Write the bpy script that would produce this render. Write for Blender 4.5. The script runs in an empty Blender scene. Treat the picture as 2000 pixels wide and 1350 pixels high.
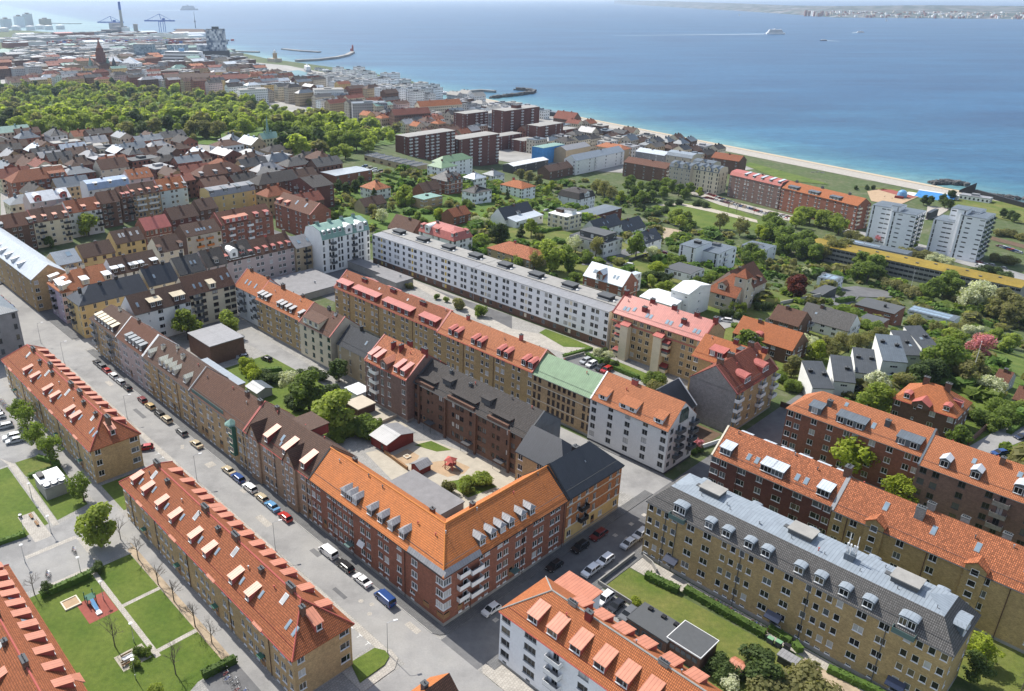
import bpy, math, random
import numpy as np
from mathutils import Vector, Matrix
import mathutils.geometry as mg
R = math.radians
rnd = random.Random(7)
sc = bpy.context.scene
col = sc.collection

# ---------------------------------------------------------------- camera, sky, sun, exposure
CAM_H = 108.0
cam = bpy.data.objects.new('camera', bpy.data.cameras.new('camera')); col.objects.link(cam)
cam.location = (0, 0, CAM_H); cam.rotation_euler = (R(90 - 23.162), 0, 0)
cam.data.sensor_width = 36; cam.data.lens = 36 * 1538 / 2000
cam.data.shift_x = 0.08; cam.data.shift_y = -0.01
cam.data.clip_start = 1; cam.data.clip_end = 120000
sc.camera = cam
SUN_AZ, SUN_EL = 130.0, 48.0                     # azimuth counted from +x towards +y
w = bpy.data.worlds.new('World'); sc.world = w; w.use_nodes = True
nt = w.node_tree; bg = nt.nodes['Background']
sky = nt.nodes.new('ShaderNodeTexSky'); sky.sky_type = 'NISHITA'; sky.sun_disc = False
sky.sun_elevation = R(SUN_EL); sky.sun_rotation = R(90 - SUN_AZ); sky.altitude = 100
sky.air_density = 1.0; sky.dust_density = 1.0; sky.ozone_density = 1.0
bw = nt.nodes.new('ShaderNodeRGBToBW'); mx = nt.nodes.new('ShaderNodeMix'); mx.data_type = 'RGBA'; mx.inputs[0].default_value = .4; nt.links.new(sky.outputs[0], bw.inputs[0]); nt.links.new(sky.outputs[0], mx.inputs[6]); nt.links.new(bw.outputs[0], mx.inputs[7]); nt.links.new(mx.outputs[2], bg.inputs[0]); bg.inputs[1].default_value = 0.15
sd = bpy.data.lights.new('sun', 'SUN'); sd.energy = 3.7; sd.angle = R(0.55); sd.color = (1.0, 0.95, 0.87)
so = bpy.data.objects.new('sun', sd); col.objects.link(so)
sv = Vector((math.cos(R(SUN_AZ)) * math.cos(R(SUN_EL)), math.sin(R(SUN_AZ)) * math.cos(R(SUN_EL)), math.sin(R(SUN_EL))))
so.rotation_euler = sv.to_track_quat('Z', 'Y').to_euler(); so.location = (0, 0, 300)
vs = sc.view_settings; vs.view_transform = 'Standard'; vs.look = 'None'; vs.gamma = 1; vs.exposure = 0.7
vs.use_curve_mapping = False
sc.cycles.max_bounces = 6; sc.cycles.diffuse_bounces = 2; sc.cycles.glossy_bounces = 2
sc.cycles.transmission_bounces = 3; sc.cycles.transparent_max_bounces = 6; sc.cycles.volume_bounces = 0

# ---------------------------------------------------------------- plan frame: a runs along the main street towards the viewer, b across it
ANG = R(-47.8); OX, OY = 1.575, 114.85
AX, AY = math.cos(ANG), math.sin(ANG)
def W(a, b): return (OX + a * AX - b * AY, OY + a * AY + b * AX)
def sm(t):
    t = max(0.0, min(1.0, t)); return t * t * (3 - 2 * t)
def terr(x, y):
    s = .88 * x + .475 * y
    z = -33 * max(sm((s - 225) / 175), sm((y - 690 + .12 * x) / 230))
    if y < 1500: z -= 4.5 * max(0, min(1, (s - 662) / 30))
    return z
def TZ(a, b): return terr(*W(a, b))

# ---------------------------------------------------------------- materials
def N(t, ty, **k):
    n = t.nodes.new(ty)
    for a, v in k.items():
        if a in n.inputs: n.inputs[a].default_value = v
        else: setattr(n, a, v)
    return n
MATS = {}
def c3(c, f=1): return (c[0] * f, c[1] * f, c[2] * f, 1)
def mat(name):
    if name in MATS: return MATS[name]
    kind, c, p = PAL[name] if len(PAL[name]) == 3 else (*PAL[name], {})
    m = bpy.data.materials.new(name); m.use_nodes = True; t = m.node_tree
    b = t.nodes['Principled BSDF']; L = t.links.new
    b.inputs['Roughness'].default_value = p.get('r', .75)
    b.inputs['Metallic'].default_value = p.get('metal', 0)
    b.inputs['Specular IOR Level'].default_value = p.get('spec', .3)
    uv = N(t, 'ShaderNodeUVMap'); geo = N(t, 'ShaderNodeNewGeometry'); oi = N(t, 'ShaderNodeObjectInfo')
    def noise(scale, src=None, detail=4, rough=.6):
        n = N(t, 'ShaderNodeTexNoise', Scale=scale, Detail=detail, Roughness=rough); L(src or geo.outputs['Position'], n.inputs['Vector']); return n
    def ramp(fac, stops):
        r = N(t, 'ShaderNodeValToRGB'); e = r.color_ramp.elements
        while len(e) < len(stops): e.new(.5)
        for i, (q, cc) in enumerate(stops): e[i].position = q; e[i].color = cc
        L(fac, r.inputs[0]); return r.outputs[0]
    def mix(f, x, y, mode='MIX'):
        n = N(t, 'ShaderNodeMix', data_type='RGBA', blend_type=mode)
        for s, v in ((0, f), (6, x), (7, y)):
            if hasattr(v, 'links'): L(v, n.inputs[s])
            else: n.inputs[s].default_value = v
        return n.outputs[2]
    def bump(h, st, dist=.05, prev=None):
        n = N(t, 'ShaderNodeBump', Strength=st, Distance=dist); L(h, n.inputs['Height'])
        if prev: L(prev, n.inputs['Normal'])
        L(n.outputs[0], b.inputs['Normal']); return n.outputs[0]
    def bricks(wd, ht, c1, c2, mort, ms, off=.5, bias=0):
        n = N(t, 'ShaderNodeTexBrick', offset=off); L(uv.outputs[0], n.inputs['Vector'])
        for k, v in (('Color1', c1), ('Color2', c2), ('Mortar', mort), ('Scale', 1), ('Mortar Size', ms), ('Mortar Smooth', .3), ('Bias', bias), ('Brick Width', wd), ('Row Height', ht)): n.inputs[k].default_value = v
        return n
    out = c3(c)
    if kind == 'tile':
        v = p.get('v', .22)
        br = bricks(.3, .4, c3(c, 1 + v), c3(c, 1 - v), c3(c, .34), .055, 0)
        n = noise(.35); n2 = noise(2.2)
        o1 = mix(ramp(n.outputs[0], [(.35, (0, 0, 0, 1)), (.75, (1, 1, 1, 1))]), br.outputs[0], mix(.5, br.outputs[0], p.get('w', c3(c, .6))))
        o1 = mix(p.get('moss', .25), o1, mix(1, o1, ramp(n2.outputs[0], [(.3, (.55, .5, .45, 1)), (.7, (1.15, 1.1, 1.05, 1))]), 'MULTIPLY'))
        out = o1; inv = N(t, 'ShaderNodeMath', operation='SUBTRACT'); inv.inputs[0].default_value = 1; L(br.outputs[1], inv.inputs[1])
        bump(inv.outputs[0], .8, .06)
    elif kind == 'metal':
        br = bricks(.6, 400, c3(c, 1.05), c3(c, .95), c3(c, .62), .035, 0)
        n = noise(.6)
        out = mix(.35, br.outputs[0], mix(1, br.outputs[0], ramp(n.outputs[0], [(.3, (.6, .6, .6, 1)), (.7, (1.2, 1.2, 1.2, 1))]), 'MULTIPLY'))
        bump(br.outputs[1], .7, .05)
    elif kind == 'brick':
        br = bricks(.26, .085, c3(c, 1.22), c3(c, .74), p.get('mort', c3(c, 1.15)), .01)
        n = noise(1.3); n2 = noise(.18)
        o1 = mix(.55, br.outputs[0], mix(1, br.outputs[0], ramp(n.outputs[0], [(.3, (.7, .7, .7, 1)), (.7, (1.25, 1.22, 1.2, 1))]), 'MULTIPLY'))
        out = mix(.35, o1, mix(1, o1, ramp(n2.outputs[0], [(.35, (.7, .68, .66, 1)), (.65, (1.15, 1.15, 1.15, 1))]), 'MULTIPLY'))
        bump(br.outputs[1], .3, .02)
    elif kind in ('plaster', 'flat', 'asphalt', 'paving', 'sand', 'soil'):
        n = noise(p.get('s', .5)); n2 = noise(p.get('s2', 3.0)); a_ = p.get('a', .12)
        o1 = mix(ramp(n.outputs[0], [(.3, (0, 0, 0, 1)), (.7, (1, 1, 1, 1))]), c3(c, 1 - a_), c3(c, 1 + a_))
        out = mix(.5, o1, mix(1, o1, ramp(n2.outputs[0], [(.3, (.86, .86, .86, 1)), (.7, (1.1, 1.1, 1.1, 1))]), 'MULTIPLY'))
        if kind == 'asphalt':
            n3 = noise(.06, None, 6, .7); out = mix(.7, out, mix(1, out, ramp(n3.outputs[0], [(.38, (.7, .7, .71, 1)), (.5, (1, 1, 1, 1)), (.62, (1.14, 1.13, 1.1, 1))]), 'MULTIPLY'))
        if kind == 'paving':
            sx = p.get('w', .5); v = N(t, 'ShaderNodeMapping'); L(geo.outputs['Position'], v.inputs[0]); v.inputs['Rotation'].default_value = (0, 0, ANG)
            br = N(t, 'ShaderNodeTexBrick', offset=.5); L(v.outputs[0], br.inputs['Vector'])
            for k, q in (('Color1', (1.08, 1.08, 1.08, 1)), ('Color2', (.9, .9, .9, 1)), ('Mortar', (.62, .62, .62, 1)), ('Scale', 1), ('Mortar Size', .03), ('Brick Width', sx), ('Row Height', sx)): br.inputs[k].default_value = q
            out = mix(1, out, br.outputs[0], 'MULTIPLY')
        bump(n2.outputs[0], .15, .03)
    elif kind == 'grass':
        n = noise(.09); n2 = noise(1.1); n3 = noise(7)
        o1 = mix(ramp(n.outputs[0], [(.35, (0, 0, 0, 1)), (.68, (1, 1, 1, 1))]), c3(c), p.get('c2', c3(c, 1.5)))
        o1 = mix(.6, o1, mix(1, o1, ramp(n2.outputs[0], [(.3, (.66, .7, .6, 1)), (.7, (1.3, 1.25, 1.2, 1))]), 'MULTIPLY'))
        out = mix(.6, o1, mix(1, o1, ramp(n3.outputs[0], [(.3, (.6, .62, .6, 1)), (.7, (1.35, 1.3, 1.3, 1))]), 'MULTIPLY'))
        bump(n3.outputs[0], .6, .12)
    elif kind == 'ground':
        n = noise(.035, None, 6, .65); n2 = noise(.3, None, 5); n3 = noise(2.5)
        o1 = ramp(n.outputs[0], [(.36, (.085, .125, .03, 1)), (.5, (.06, .09, .025, 1)), (.6, (.11, .12, .05, 1)), (.7, (.22, .2, .17, 1))])
        o1 = mix(.5, o1, ramp(n2.outputs[0], [(.35, (.05, .09, .025, 1)), (.55, (.10, .12, .05, 1)), (.72, (.22, .21, .17, 1))]))
        out = mix(1, o1, ramp(n3.outputs[0], [(.3, (.75, .75, .75, 1)), (.7, (1.2, 1.2, 1.2, 1))]), 'MULTIPLY')
    elif kind == 'leaf':
        n = noise(.45); v = p.get('v', .35)
        nb = noise(.045, None, 2); ad = N(t, 'ShaderNodeMath', operation='ADD'); L(oi.outputs['Random'], ad.inputs[0]); L(nb.outputs[0], ad.inputs[1]); fr = N(t, 'ShaderNodeMapRange'); L(ad.outputs[0], fr.inputs[0]); fr.inputs[1].default_value = .35; fr.inputs[2].default_value = 1.15
        o1 = mix(fr.outputs[0], c3(c, 1 - v * .6), p.get('c2', c3(c, 1 + v)))
        out = mix(.7, o1, mix(1, o1, ramp(n.outputs[0], [(.3, (.62, .66, .6, 1)), (.7, (1.35, 1.3, 1.1, 1))]), 'MULTIPLY'))
        tr = N(t, 'ShaderNodeBsdfTranslucent'); ms = N(t, 'ShaderNodeMixShader'); ms.inputs[0].default_value = p.get('tr', .38)
        L(mix(1, out, (1.3, 1.35, .75, 1), 'MULTIPLY'), tr.inputs[0]); L(b.outputs[0], ms.inputs[1]); L(tr.outputs[0], ms.inputs[2])
        L(ms.outputs[0], t.nodes['Material Output'].inputs[0])
    elif kind == 'water':
        # shallow sandy water near the shore turns turquoise, deep water blue
        sx = N(t, 'ShaderNodeSeparateXYZ'); L(geo.outputs['Position'], sx.inputs[0])
        m1 = N(t, 'ShaderNodeMath', operation='MULTIPLY_ADD'); L(sx.outputs[0], m1.inputs[0]); m1.inputs[1].default_value = .88
        m2 = N(t, 'ShaderNodeMath', operation='MULTIPLY'); L(sx.outputs[1], m2.inputs[0]); m2.inputs[1].default_value = .475; L(m2.outputs[0], m1.inputs[2])
        nz = noise(.006, None, 5); m3 = N(t, 'ShaderNodeMath', operation='MULTIPLY_ADD'); L(nz.outputs[0], m3.inputs[0]); m3.inputs[1].default_value = 120; L(m1.outputs[0], m3.inputs[2])
        mr = N(t, 'ShaderNodeMapRange'); L(m3.outputs[0], mr.inputs[0]); mr.inputs[1].default_value = 740; mr.inputs[2].default_value = 1300
        base = ramp(mr.outputs[0], [(0, (.088, .205, .235, 1)), (.06, (.038, .145, .215, 1)), (.18, (.019, .10, .195, 1)), (1, (.012, .075, .175, 1))])
        mp = N(t, 'ShaderNodeMapping'); L(geo.outputs['Position'], mp.inputs[0]); mp.inputs['Scale'].default_value = (.25, 1, 1)
        nb = noise(.012, mp.outputs[0], 6, .6); out = mix(.8, base, mix(1, base, ramp(nb.outputs[0], [(.36, (.6, .68, .76, 1)), (.64, (1.45, 1.34, 1.22, 1))]), 'MULTIPLY'))
        mp2 = N(t, 'ShaderNodeMapping'); L(geo.outputs['Position'], mp2.inputs[0]); mp2.inputs['Scale'].default_value = (.5, 1, 1)
        nw = noise(.11, mp2.outputs[0], 8, .75); out = mix(.75, out, mix(1, out, ramp(nw.outputs[0], [(.36, (.62, .68, .72, 1)), (.64, (1.38, 1.32, 1.26, 1))]), 'MULTIPLY')); bump(nw.outputs[0], .5, 1.6)
    elif kind == 'glass':
        n = noise(.35, None, 2); out = mix(n.outputs[0], c3(c, .5), c3(c, 1.5))
    elif kind == 'paint':
        n = noise(1.5); out = mix(.3, out, mix(1, out, ramp(n.outputs[0], [(.3, (.75, .75, .75, 1)), (.7, (1.15, 1.15, 1.15, 1))]), 'MULTIPLY'))
    elif kind == 'check':
        br = bricks(p.get('w', 3), p.get('h', 4), c3(c), p['c2'], c3(c), 0, .5, p.get('bias', 0)); out = br.outputs[0]
    elif kind == 'town':
        n = N(t, 'ShaderNodeTexVoronoi', Scale=.012); L(geo.outputs['Position'], n.inputs['Vector'])
        out = ramp(n.outputs['Color'], [(0, (.035, .05, .04, 1)), (.5, (.05, .07, .05, 1)), (.6, (.13, .1, .09, 1)), (.72, (.22, .22, .22, 1)), (1, (.05, .07, .05, 1))])
    if hasattr(out, 'links'): L(out, b.inputs['Base Color'])
    else: b.inputs['Base Color'].default_value = out
    if kind == 'car': b.inputs['Coat Weight'].default_value = .6
    MATS[name] = m; return m

PAL = {
 # roof tiles
 't_bright': ('tile', (.66, .222, .062), dict(v=.13, moss=.32, r=.55, w=(.62, .2, .05, 1))),
 't_orange': ('tile', (.54, .18, .065), dict(v=.18)),
 't_salmon': ('tile', (.58, .215, .095), dict(v=.16)),
 't_old': ('tile', (.38, .125, .055), dict(v=.25, moss=.5)),
 't_left': ('tile', (.45, .15, .062), dict(v=.2, moss=.6)),
 't_mix': ('tile', (.52, .18, .08), dict(v=.42, moss=.4)),
 't_red': ('tile', (.30, .085, .05), dict(v=.2)),
 't_brown': ('tile', (.15, .086, .06), dict(v=.2)),
 't_brown2': ('tile', (.17, .085, .055), dict(v=.25)),
 't_rust': ('tile', (.20, .085, .05), dict(v=.2)),
 't_dark': ('tile', (.085, .075, .07), dict(v=.25)),
 't_slate': ('tile', (.05, .055, .065), dict(v=.15, r=.5)),
 't_grey': ('tile', (.16, .155, .15), dict(v=.2)),
 # sheet metal
 'm_black': ('metal', (.032, .036, .045), dict(r=.42, spec=.5)),
 'm_grey': ('metal', (.265, .305, .345), dict(r=.4, spec=.5)),
 'm_dark': ('metal', (.075, .083, .092), dict(r=.5)),
 'm_slate': ('metal', (.115, .14, .165), dict(r=.45, spec=.5)),
 'm_light': ('metal', (.50, .55, .60), dict(r=.4, spec=.5)),
 'm_white': ('metal', (.75, .77, .79), dict(r=.45)),
 'm_red': ('metal', (.44, .13, .105), dict(r=.45, spec=.4)),
 'm_salmon': ('metal', (.53, .21, .13), dict(r=.45, spec=.4)),
 'm_darkred': ('metal', (.25, .045, .04), dict(r=.5)),
 'm_green': ('metal', (.185, .29, .17), dict(r=.55)),
 'm_copper': ('metal', (.20, .33, .285), dict(r=.6)),
 'm_beige': ('metal', (.55, .47, .33), dict(r=.5)),
 'm_pale': ('metal', (.52, .52, .44), dict(r=.5)),
 'm_zinc': ('metal', (.27, .27, .28), dict(r=.45, spec=.5)),
 'm_blue': ('metal', (.30, .40, .55), dict(r=.4, spec=.5)),
 'sedum': ('grass', (.21, .15, .02), dict(c2=(.31, .22, .03, 1))),
 # walls
 'b_yellow': ('brick', (.43, .31, .165)), 'b_olive': ('brick', (.39, .285, .14)), 'b_red': ('brick', (.245, .10, .065)),
 'b_darkred': ('brick', (.13, .05, .04)), 'b_brown': ('brick', (.15, .085, .06)), 'b_beige': ('brick', (.36, .25, .17)),
 'b_tan': ('brick', (.42, .30, .17)), 'b_mauve': ('brick', (.20, .13, .11)), 'b_grey': ('brick', (.27, .26, .25)), 'b_orange': ('brick', (.40, .17, .07)),
 'p_white': ('plaster', (.78, .78, .76), dict(a=.05)), 'p_bluewhite': ('plaster', (.79, .80, .82), dict(a=.04)), 'p_cream': ('plaster', (.66, .58, .43), dict(a=.06)),
 'p_yellow': ('plaster', (.62, .45, .20), dict(a=.08)), 'p_pink': ('plaster', (.60, .46, .44), dict(a=.06)), 'p_lilac': ('plaster', (.46, .38, .46), dict(a=.06)),
 'p_grey': ('plaster', (.36, .36, .37), dict(a=.08)), 'p_greywhite': ('plaster', (.66, .66, .65), dict(a=.05)), 'p_beige': ('plaster', (.50, .44, .35), dict(a=.08)),
 'p_tan': ('plaster', (.40, .31, .20), dict(a=.08)), 'p_stone': ('plaster', (.22, .215, .22), dict(a=.12)), 'p_dark': ('plaster', (.07, .07, .075), dict(a=.1)),
 'p_rose': ('plaster', (.47, .38, .36), dict(a=.06)), 'p_concrete': ('plaster', (.30, .29, .27), dict(a=.12)), 'p_red': ('plaster', (.20, .035, .03), dict(a=.1)),
 'p_blue': ('plaster', (.05, .22, .50), dict(a=.15)), 'p_lightblue': ('plaster', (.50, .58, .62), dict(a=.05)),
 # small parts
 'white': ('paint', (.76, .76, .75), dict(r=.5)), 'cream': ('paint', (.66, .6, .48)), 'grey': ('paint', (.3, .31, .32)), 'dkgrey': ('paint', (.09, .095, .1)),
 'black': ('paint', (.02, .02, .022), dict(r=.5)), 'brownp': ('paint', (.10, .055, .04)), 'redp': ('paint', (.42, .10, .08)), 'dkredp': ('paint', (.20, .035, .03)), 'greenp': ('paint', (.05, .14, .10)),
 'greenlid': ('paint', (.18, .35, .2)), 'orangep': ('paint', (.55, .2, .05)), 'yellowp': ('paint', (.62, .45, .13)), 'bluep': ('paint', (.04, .12, .42)), 'wood': ('paint', (.30, .17, .08)), 'tealp': ('paint', (.10, .16, .15)),
 'steel': ('paint', (.42, .44, .46), dict(r=.35, metal=.6)), 'sail': ('paint', (.8, .8, .8)), 'rubber': ('paint', (.018, .018, .02), dict(r=.8)),
 'g_dark': ('glass', (.014, .016, .018), dict(r=.08, spec=.35)), 'g_mid': ('glass', (.10, .11, .12), dict(r=.12, spec=.4)), 'g_blind': ('glass', (.42, .42, .41), dict(r=.3, spec=.5)),
 'g_warm': ('glass', (.10, .085, .06), dict(r=.12, spec=.6)), 'g_sky': ('glass', (.22, .30, .37), dict(r=.1, spec=.8)), 'g_green': ('glass', (.03, .06, .055), dict(r=.08, spec=.7)),
 # ground
 'ground': ('ground', (.2, .2, .2), dict(r=.95)), 'asphalt': ('asphalt', (.285, .28, .272), dict(r=.9, s=.25, a=.08)), 'asphalt2': ('asphalt', (.145, .145, .148), dict(r=.9)), 'paving': ('paving', (.32, .31, .29), dict(r=.9)), 'pavedark': ('paving', (.15, .15, .15), dict(r=.9, w=.4)),
 'pavelight': ('paving', (.42, .39, .345), dict(r=.9)), 'gravel': ('soil', (.42, .38, .31), dict(r=.95, a=.1)), 'bark': ('soil', (.13, .085, .055), dict(r=.95, a=.2)), 'bed': ('soil', (.38, .30, .21), dict(r=.95, a=.25)),
 'sand': ('sand', (.50, .41, .29), dict(r=.95)), 'sandplay': ('sand', (.42, .30, .19), dict(r=.95)), 'rubberred': ('sand', (.28, .08, .06), dict(r=.9)), 'kerb': ('plaster', (.40, .39, .37)), 'line': ('paint', (.66, .66, .64)),
 'lawn': ('grass', (.075, .125, .016), dict(r=.95, c2=(.125, .165, .03, 1))), 'lawndry': ('grass', (.085, .13, .02), dict(r=.95, c2=(.17, .17, .05, 1))), 'meadow': ('grass', (.07, .12, .02), dict(r=.95)),
 'rock': ('plaster', (.10, .10, .10), dict(s=.3, a=.4)), 'quay': ('plaster', (.30, .29, .27), dict(s=.05, a=.25)), 'water': ('water', (.05, .2, .3), dict(r=.42, spec=.2)), 'hill': ('town', (.1, .14, .07), dict(r=.95)), 'foam': ('paint', (.36, .45, .52)),
 # plants
 'leaf_spring': ('leaf', (.23, .30, .055), dict(c2=(.31, .37, .085, 1), tr=.55)), 'leaf_green': ('leaf', (.135, .20, .045), dict(c2=(.195, .26, .06, 1), tr=.55)), 'leaf_dark': ('leaf', (.055, .088, .028), dict(c2=(.085, .125, .036, 1), tr=.35)),
 'leaf_olive': ('leaf', (.19, .20, .08), dict(c2=(.26, .25, .115, 1), tr=.55)), 'leaf_yellow': ('leaf', (.30, .36, .035), dict(c2=(.32, .38, .05, 1), tr=.5)), 'leaf_white': ('leaf', (.50, .52, .40), dict(v=.1)), 'leaf_pink': ('leaf', (.52, .20, .26), dict(v=.15)),
 'leaf_copper': ('leaf', (.15, .04, .035), dict(v=.3, tr=.5)), 'leaf_rust': ('leaf', (.22, .07, .03), dict(v=.3)), 'leaf_hedge': ('leaf', (.085, .145, .03), dict(v=.3, tr=.35)), 'bark_tree': ('soil', (.085, .065, .05)), 'twig': ('soil', (.14, .115, .095)),
}
for k, c in dict(white=(.78, .78, .78), silver=(.45, .47, .49), grey=(.14, .145, .15), black=(.012, .012, .014), blue=(.015, .06, .22), lightblue=(.12, .30, .52), red=(.42, .02, .015), darkred=(.16, .012, .015), beige=(.48, .40, .27), gold=(.5, .36, .16), green=(.03, .10, .06), navy=(.012, .02, .05)).items():
    PAL['car_' + k] = ('car', c, dict(r=.28, spec=.5, metal=.1))

# ---------------------------------------------------------------- mesh builder
class MB:
    def __init__(s): s.v = []; s.f = []; s.m = []
    def poly(s, pts, m=0):
        i = len(s.v); s.v += [tuple(p) for p in pts]; s.f.append(tuple(range(i, i + len(pts)))); s.m.append(m)
    def box(s, x0, x1, y0, y1, z0, z1, m=0, bottom=True):
        i = len(s.v); s.v += [(x, y, z) for z in (z0, z1) for y in (y0, y1) for x in (x0, x1)]
        F = [(0, 1, 5, 4), (1, 3, 7, 5), (3, 2, 6, 7), (2, 0, 4, 6), (4, 5, 7, 6)] + ([(0, 2, 3, 1)] if bottom else [])
        for f in F: s.f.append(tuple(i + k for k in f)); s.m.append(m)
    def prism(s, base, z0, z1, m=0, mt=None):
        n = len(base)
        for k in range(n):
            p, q = base[k], base[(k + 1) % n]; s.poly([(*p, z0), (*q, z0), (*q, z1), (*p, z1)], m)
        s.poly([(*p, z1) for p in base], m if mt is None else mt); s.poly([(*p, z0) for p in reversed(base)], m)
    def tube(s, p, q, r0, r1=None, n=6, m=0):
        r1 = r0 if r1 is None else r1; p, q = Vector(p), Vector(q); d = (q - p)
        if d.length < 1e-6: return
        d.normalize(); u = d.orthogonal().normalized(); v = d.cross(u); i = len(s.v)
        for c, r in ((p, r0), (q, r1)):
            for k in range(n):
                t = 2 * math.pi * k / n; s.v.append(tuple(c + u * (r * math.cos(t)) + v * (r * math.sin(t))))
        for k in range(n):
            s.f.append((i + k, i + (k + 1) % n, i + n + (k + 1) % n, i + n + k)); s.m.append(m)
        s.f.append(tuple(i + n + k for k in range(n))); s.m.append(m); s.f.append(tuple(i + k for k in reversed(range(n)))); s.m.append(m)
    def lathe(s, prof, cx=0, cy=0, n=12, m=0):
        i = len(s.v)
        for r, z in prof:
            for k in range(n): t = 2 * math.pi * k / n; s.v.append((cx + r * math.cos(t), cy + r * math.sin(t), z))
        for j in range(len(prof) - 1):
            for k in range(n):
                s.f.append((i + j * n + k, i + j * n + (k + 1) % n, i + (j + 1) * n + (k + 1) % n, i + (j + 1) * n + k)); s.m.append(m)
        s.f.append(tuple(i + (len(prof) - 1) * n + k for k in range(n))); s.m.append(m)
    def mesh(s, name, mats):
        me = bpy.data.meshes.new(name); me.from_pydata(s.v, [], s.f)
        for k in (mats if isinstance(mats, (list, tuple)) else [mats]): me.materials.append(mat(k))
        me.polygons.foreach_set('material_index', s.m)
        uv = me.uv_layers.new(name='UVMap'); dat = [0.0] * (2 * len(me.loops)); V = s.v
        for p in me.polygons:
            n = p.normal
            if abs(n.z) > .995: tx, ty, tz, bx, by, bz = 1, 0, 0, 0, 1, 0
            else:
                l = math.hypot(n.x, n.y); tx, ty, tz = -n.y / l, n.x / l, 0; bx, by, bz = -n.z * ty, n.z * tx, l
            for li in p.loop_indices:
                q = V[me.loops[li].vertex_index]; dat[2 * li] = q[0] * tx + q[1] * ty; dat[2 * li + 1] = q[0] * bx + q[1] * by + q[2] * bz
        uv.data.foreach_set('uv', dat); me.update(); return me
    def obj(s, name, mats, parent=None, loc=(0, 0, 0), rz=0):
        return link(name, s.mesh(name, mats), parent, loc, rz)
def link(name, data, parent=None, loc=(0, 0, 0), rz=0, sc_=None):
    o = bpy.data.objects.new(name, data); col.objects.link(o); o.location = loc; o.rotation_euler = (0, 0, rz)
    if parent: o.parent = parent
    if sc_: o.scale = sc_
    return o
def tag(o, label=None, cat=None, group=None, kind=None):
    for k, v in (('label', label), ('category', cat), ('group', group), ('kind', kind)):
        if v: o[k] = v
    return o
def thing(name, label, cat, a, b, rot=0, z=None, group=None):
    x, y = W(a, b); z = terr(x, y) if z is None else z
    o = link(name, None, None, (x, y, z), ANG + rot); return tag(o, label, cat, group)

# ---------------------------------------------------------------- building parts
WD = dict(m=(1.4, 1.5, 2), n=(1.05, 1.4, 1), w=(2.0, 1.4, 2), t=(1.05, 1.75, 2), s=(.6, .8, 1), g=(1.2, 2.1, 2), B=(1.2, 2.1, 2), l=(2.6, 1.4, 3), q=(1.5, 1.5, 2), a=(1.0, 1.9, 2), D=(1.3, 2.3, 0), G=(3.0, 2.4, 0), S=(2.4, 2.0, 2), c=(1.0, .5, 1), r=(2.4, .7, 3), v=(.8, 2.6, 1))
WM = {}
GL = [('g_dark', 8), ('g_mid', 2.5), ('g_blind', 1.6), ('g_warm', 1.2)]
def pick_glass(): return rnd.choices([g for g, _ in GL], [k for _, k in GL])[0]
def win_mesh(w, h, lights, frame, glass, sill=True):
    k = (w, h, lights, frame, glass, sill)
    if k in WM: return WM[k]
    m = MB(); t = .075 if w > .7 else .06
    x0, x1 = -w / 2, w / 2
    m.box(x0, x0 + t, .03, .13, 0, h); m.box(x1 - t, x1, .03, .13, 0, h); m.box(x0 + t, x1 - t, .03, .13, 0, t); m.box(x0 + t, x1 - t, .03, .13, h - t, h)
    if lights == 2: x = 0 if w < 1.8 else w * .14; m.box(x - t * .45, x + t * .45, .035, .125, t, h - t)
    if lights == 3:
        for x in (-w / 6, w / 6): m.box(x - t * .4, x + t * .4, .035, .125, t, h - t)
    if sill: m.box(x0 - .07, x1 + .07, -.09, .03, -.07, .012)
    if glass: m.poly([(x0 + t, .1, t), (x1 - t, .1, t), (x1 - t, .1, h - t), (x0 + t, .1, h - t)], 1)
    WM[k] = m.mesh('window', [frame] + ([glass] if glass else [])); return WM[k]
def pane_mesh(w, h, glass):
    k = ('pane', w, h, glass)
    if k not in WM:
        m = MB(); t = .075 if w > .7 else .06
        m.poly([(-w / 2 + t, .1, t), (w / 2 - t, .1, t), (w / 2 - t, .1, h - t), (-w / 2 + t, .1, h - t)]); WM[k] = m.mesh('pane', glass)
    return WM[k]
def door_mesh(w, h, c):
    k = ('door', w, h, c)
    if k not in WM:
        m = MB(); m.box(-w / 2, w / 2, .06, .12, 0, h); m.box(-w / 2 + .2, w / 2 - .2, .04, .06, h * .45, h - .25, 1); WM[k] = m.mesh('door', [c, 'g_dark'])
    return WM[k]
FP = []                                            # footprint samples of everything built so far
class Frame:                                       # a wing's own axes inside its building's root
    def __init__(s, root, x, y, r): s.root, s.x, s.y, s.r = root, x, y, r
    def at(s, x, y, r=0):
        c, q = math.cos(s.r), math.sin(s.r); return Frame(s.root, s.x + x * c - y * q, s.y + x * q + y * c, s.r + r)
    def put(s, name, data, z=0, parent=None): return link(name, data, parent or s.root, (s.x, s.y, z), s.r)
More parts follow.
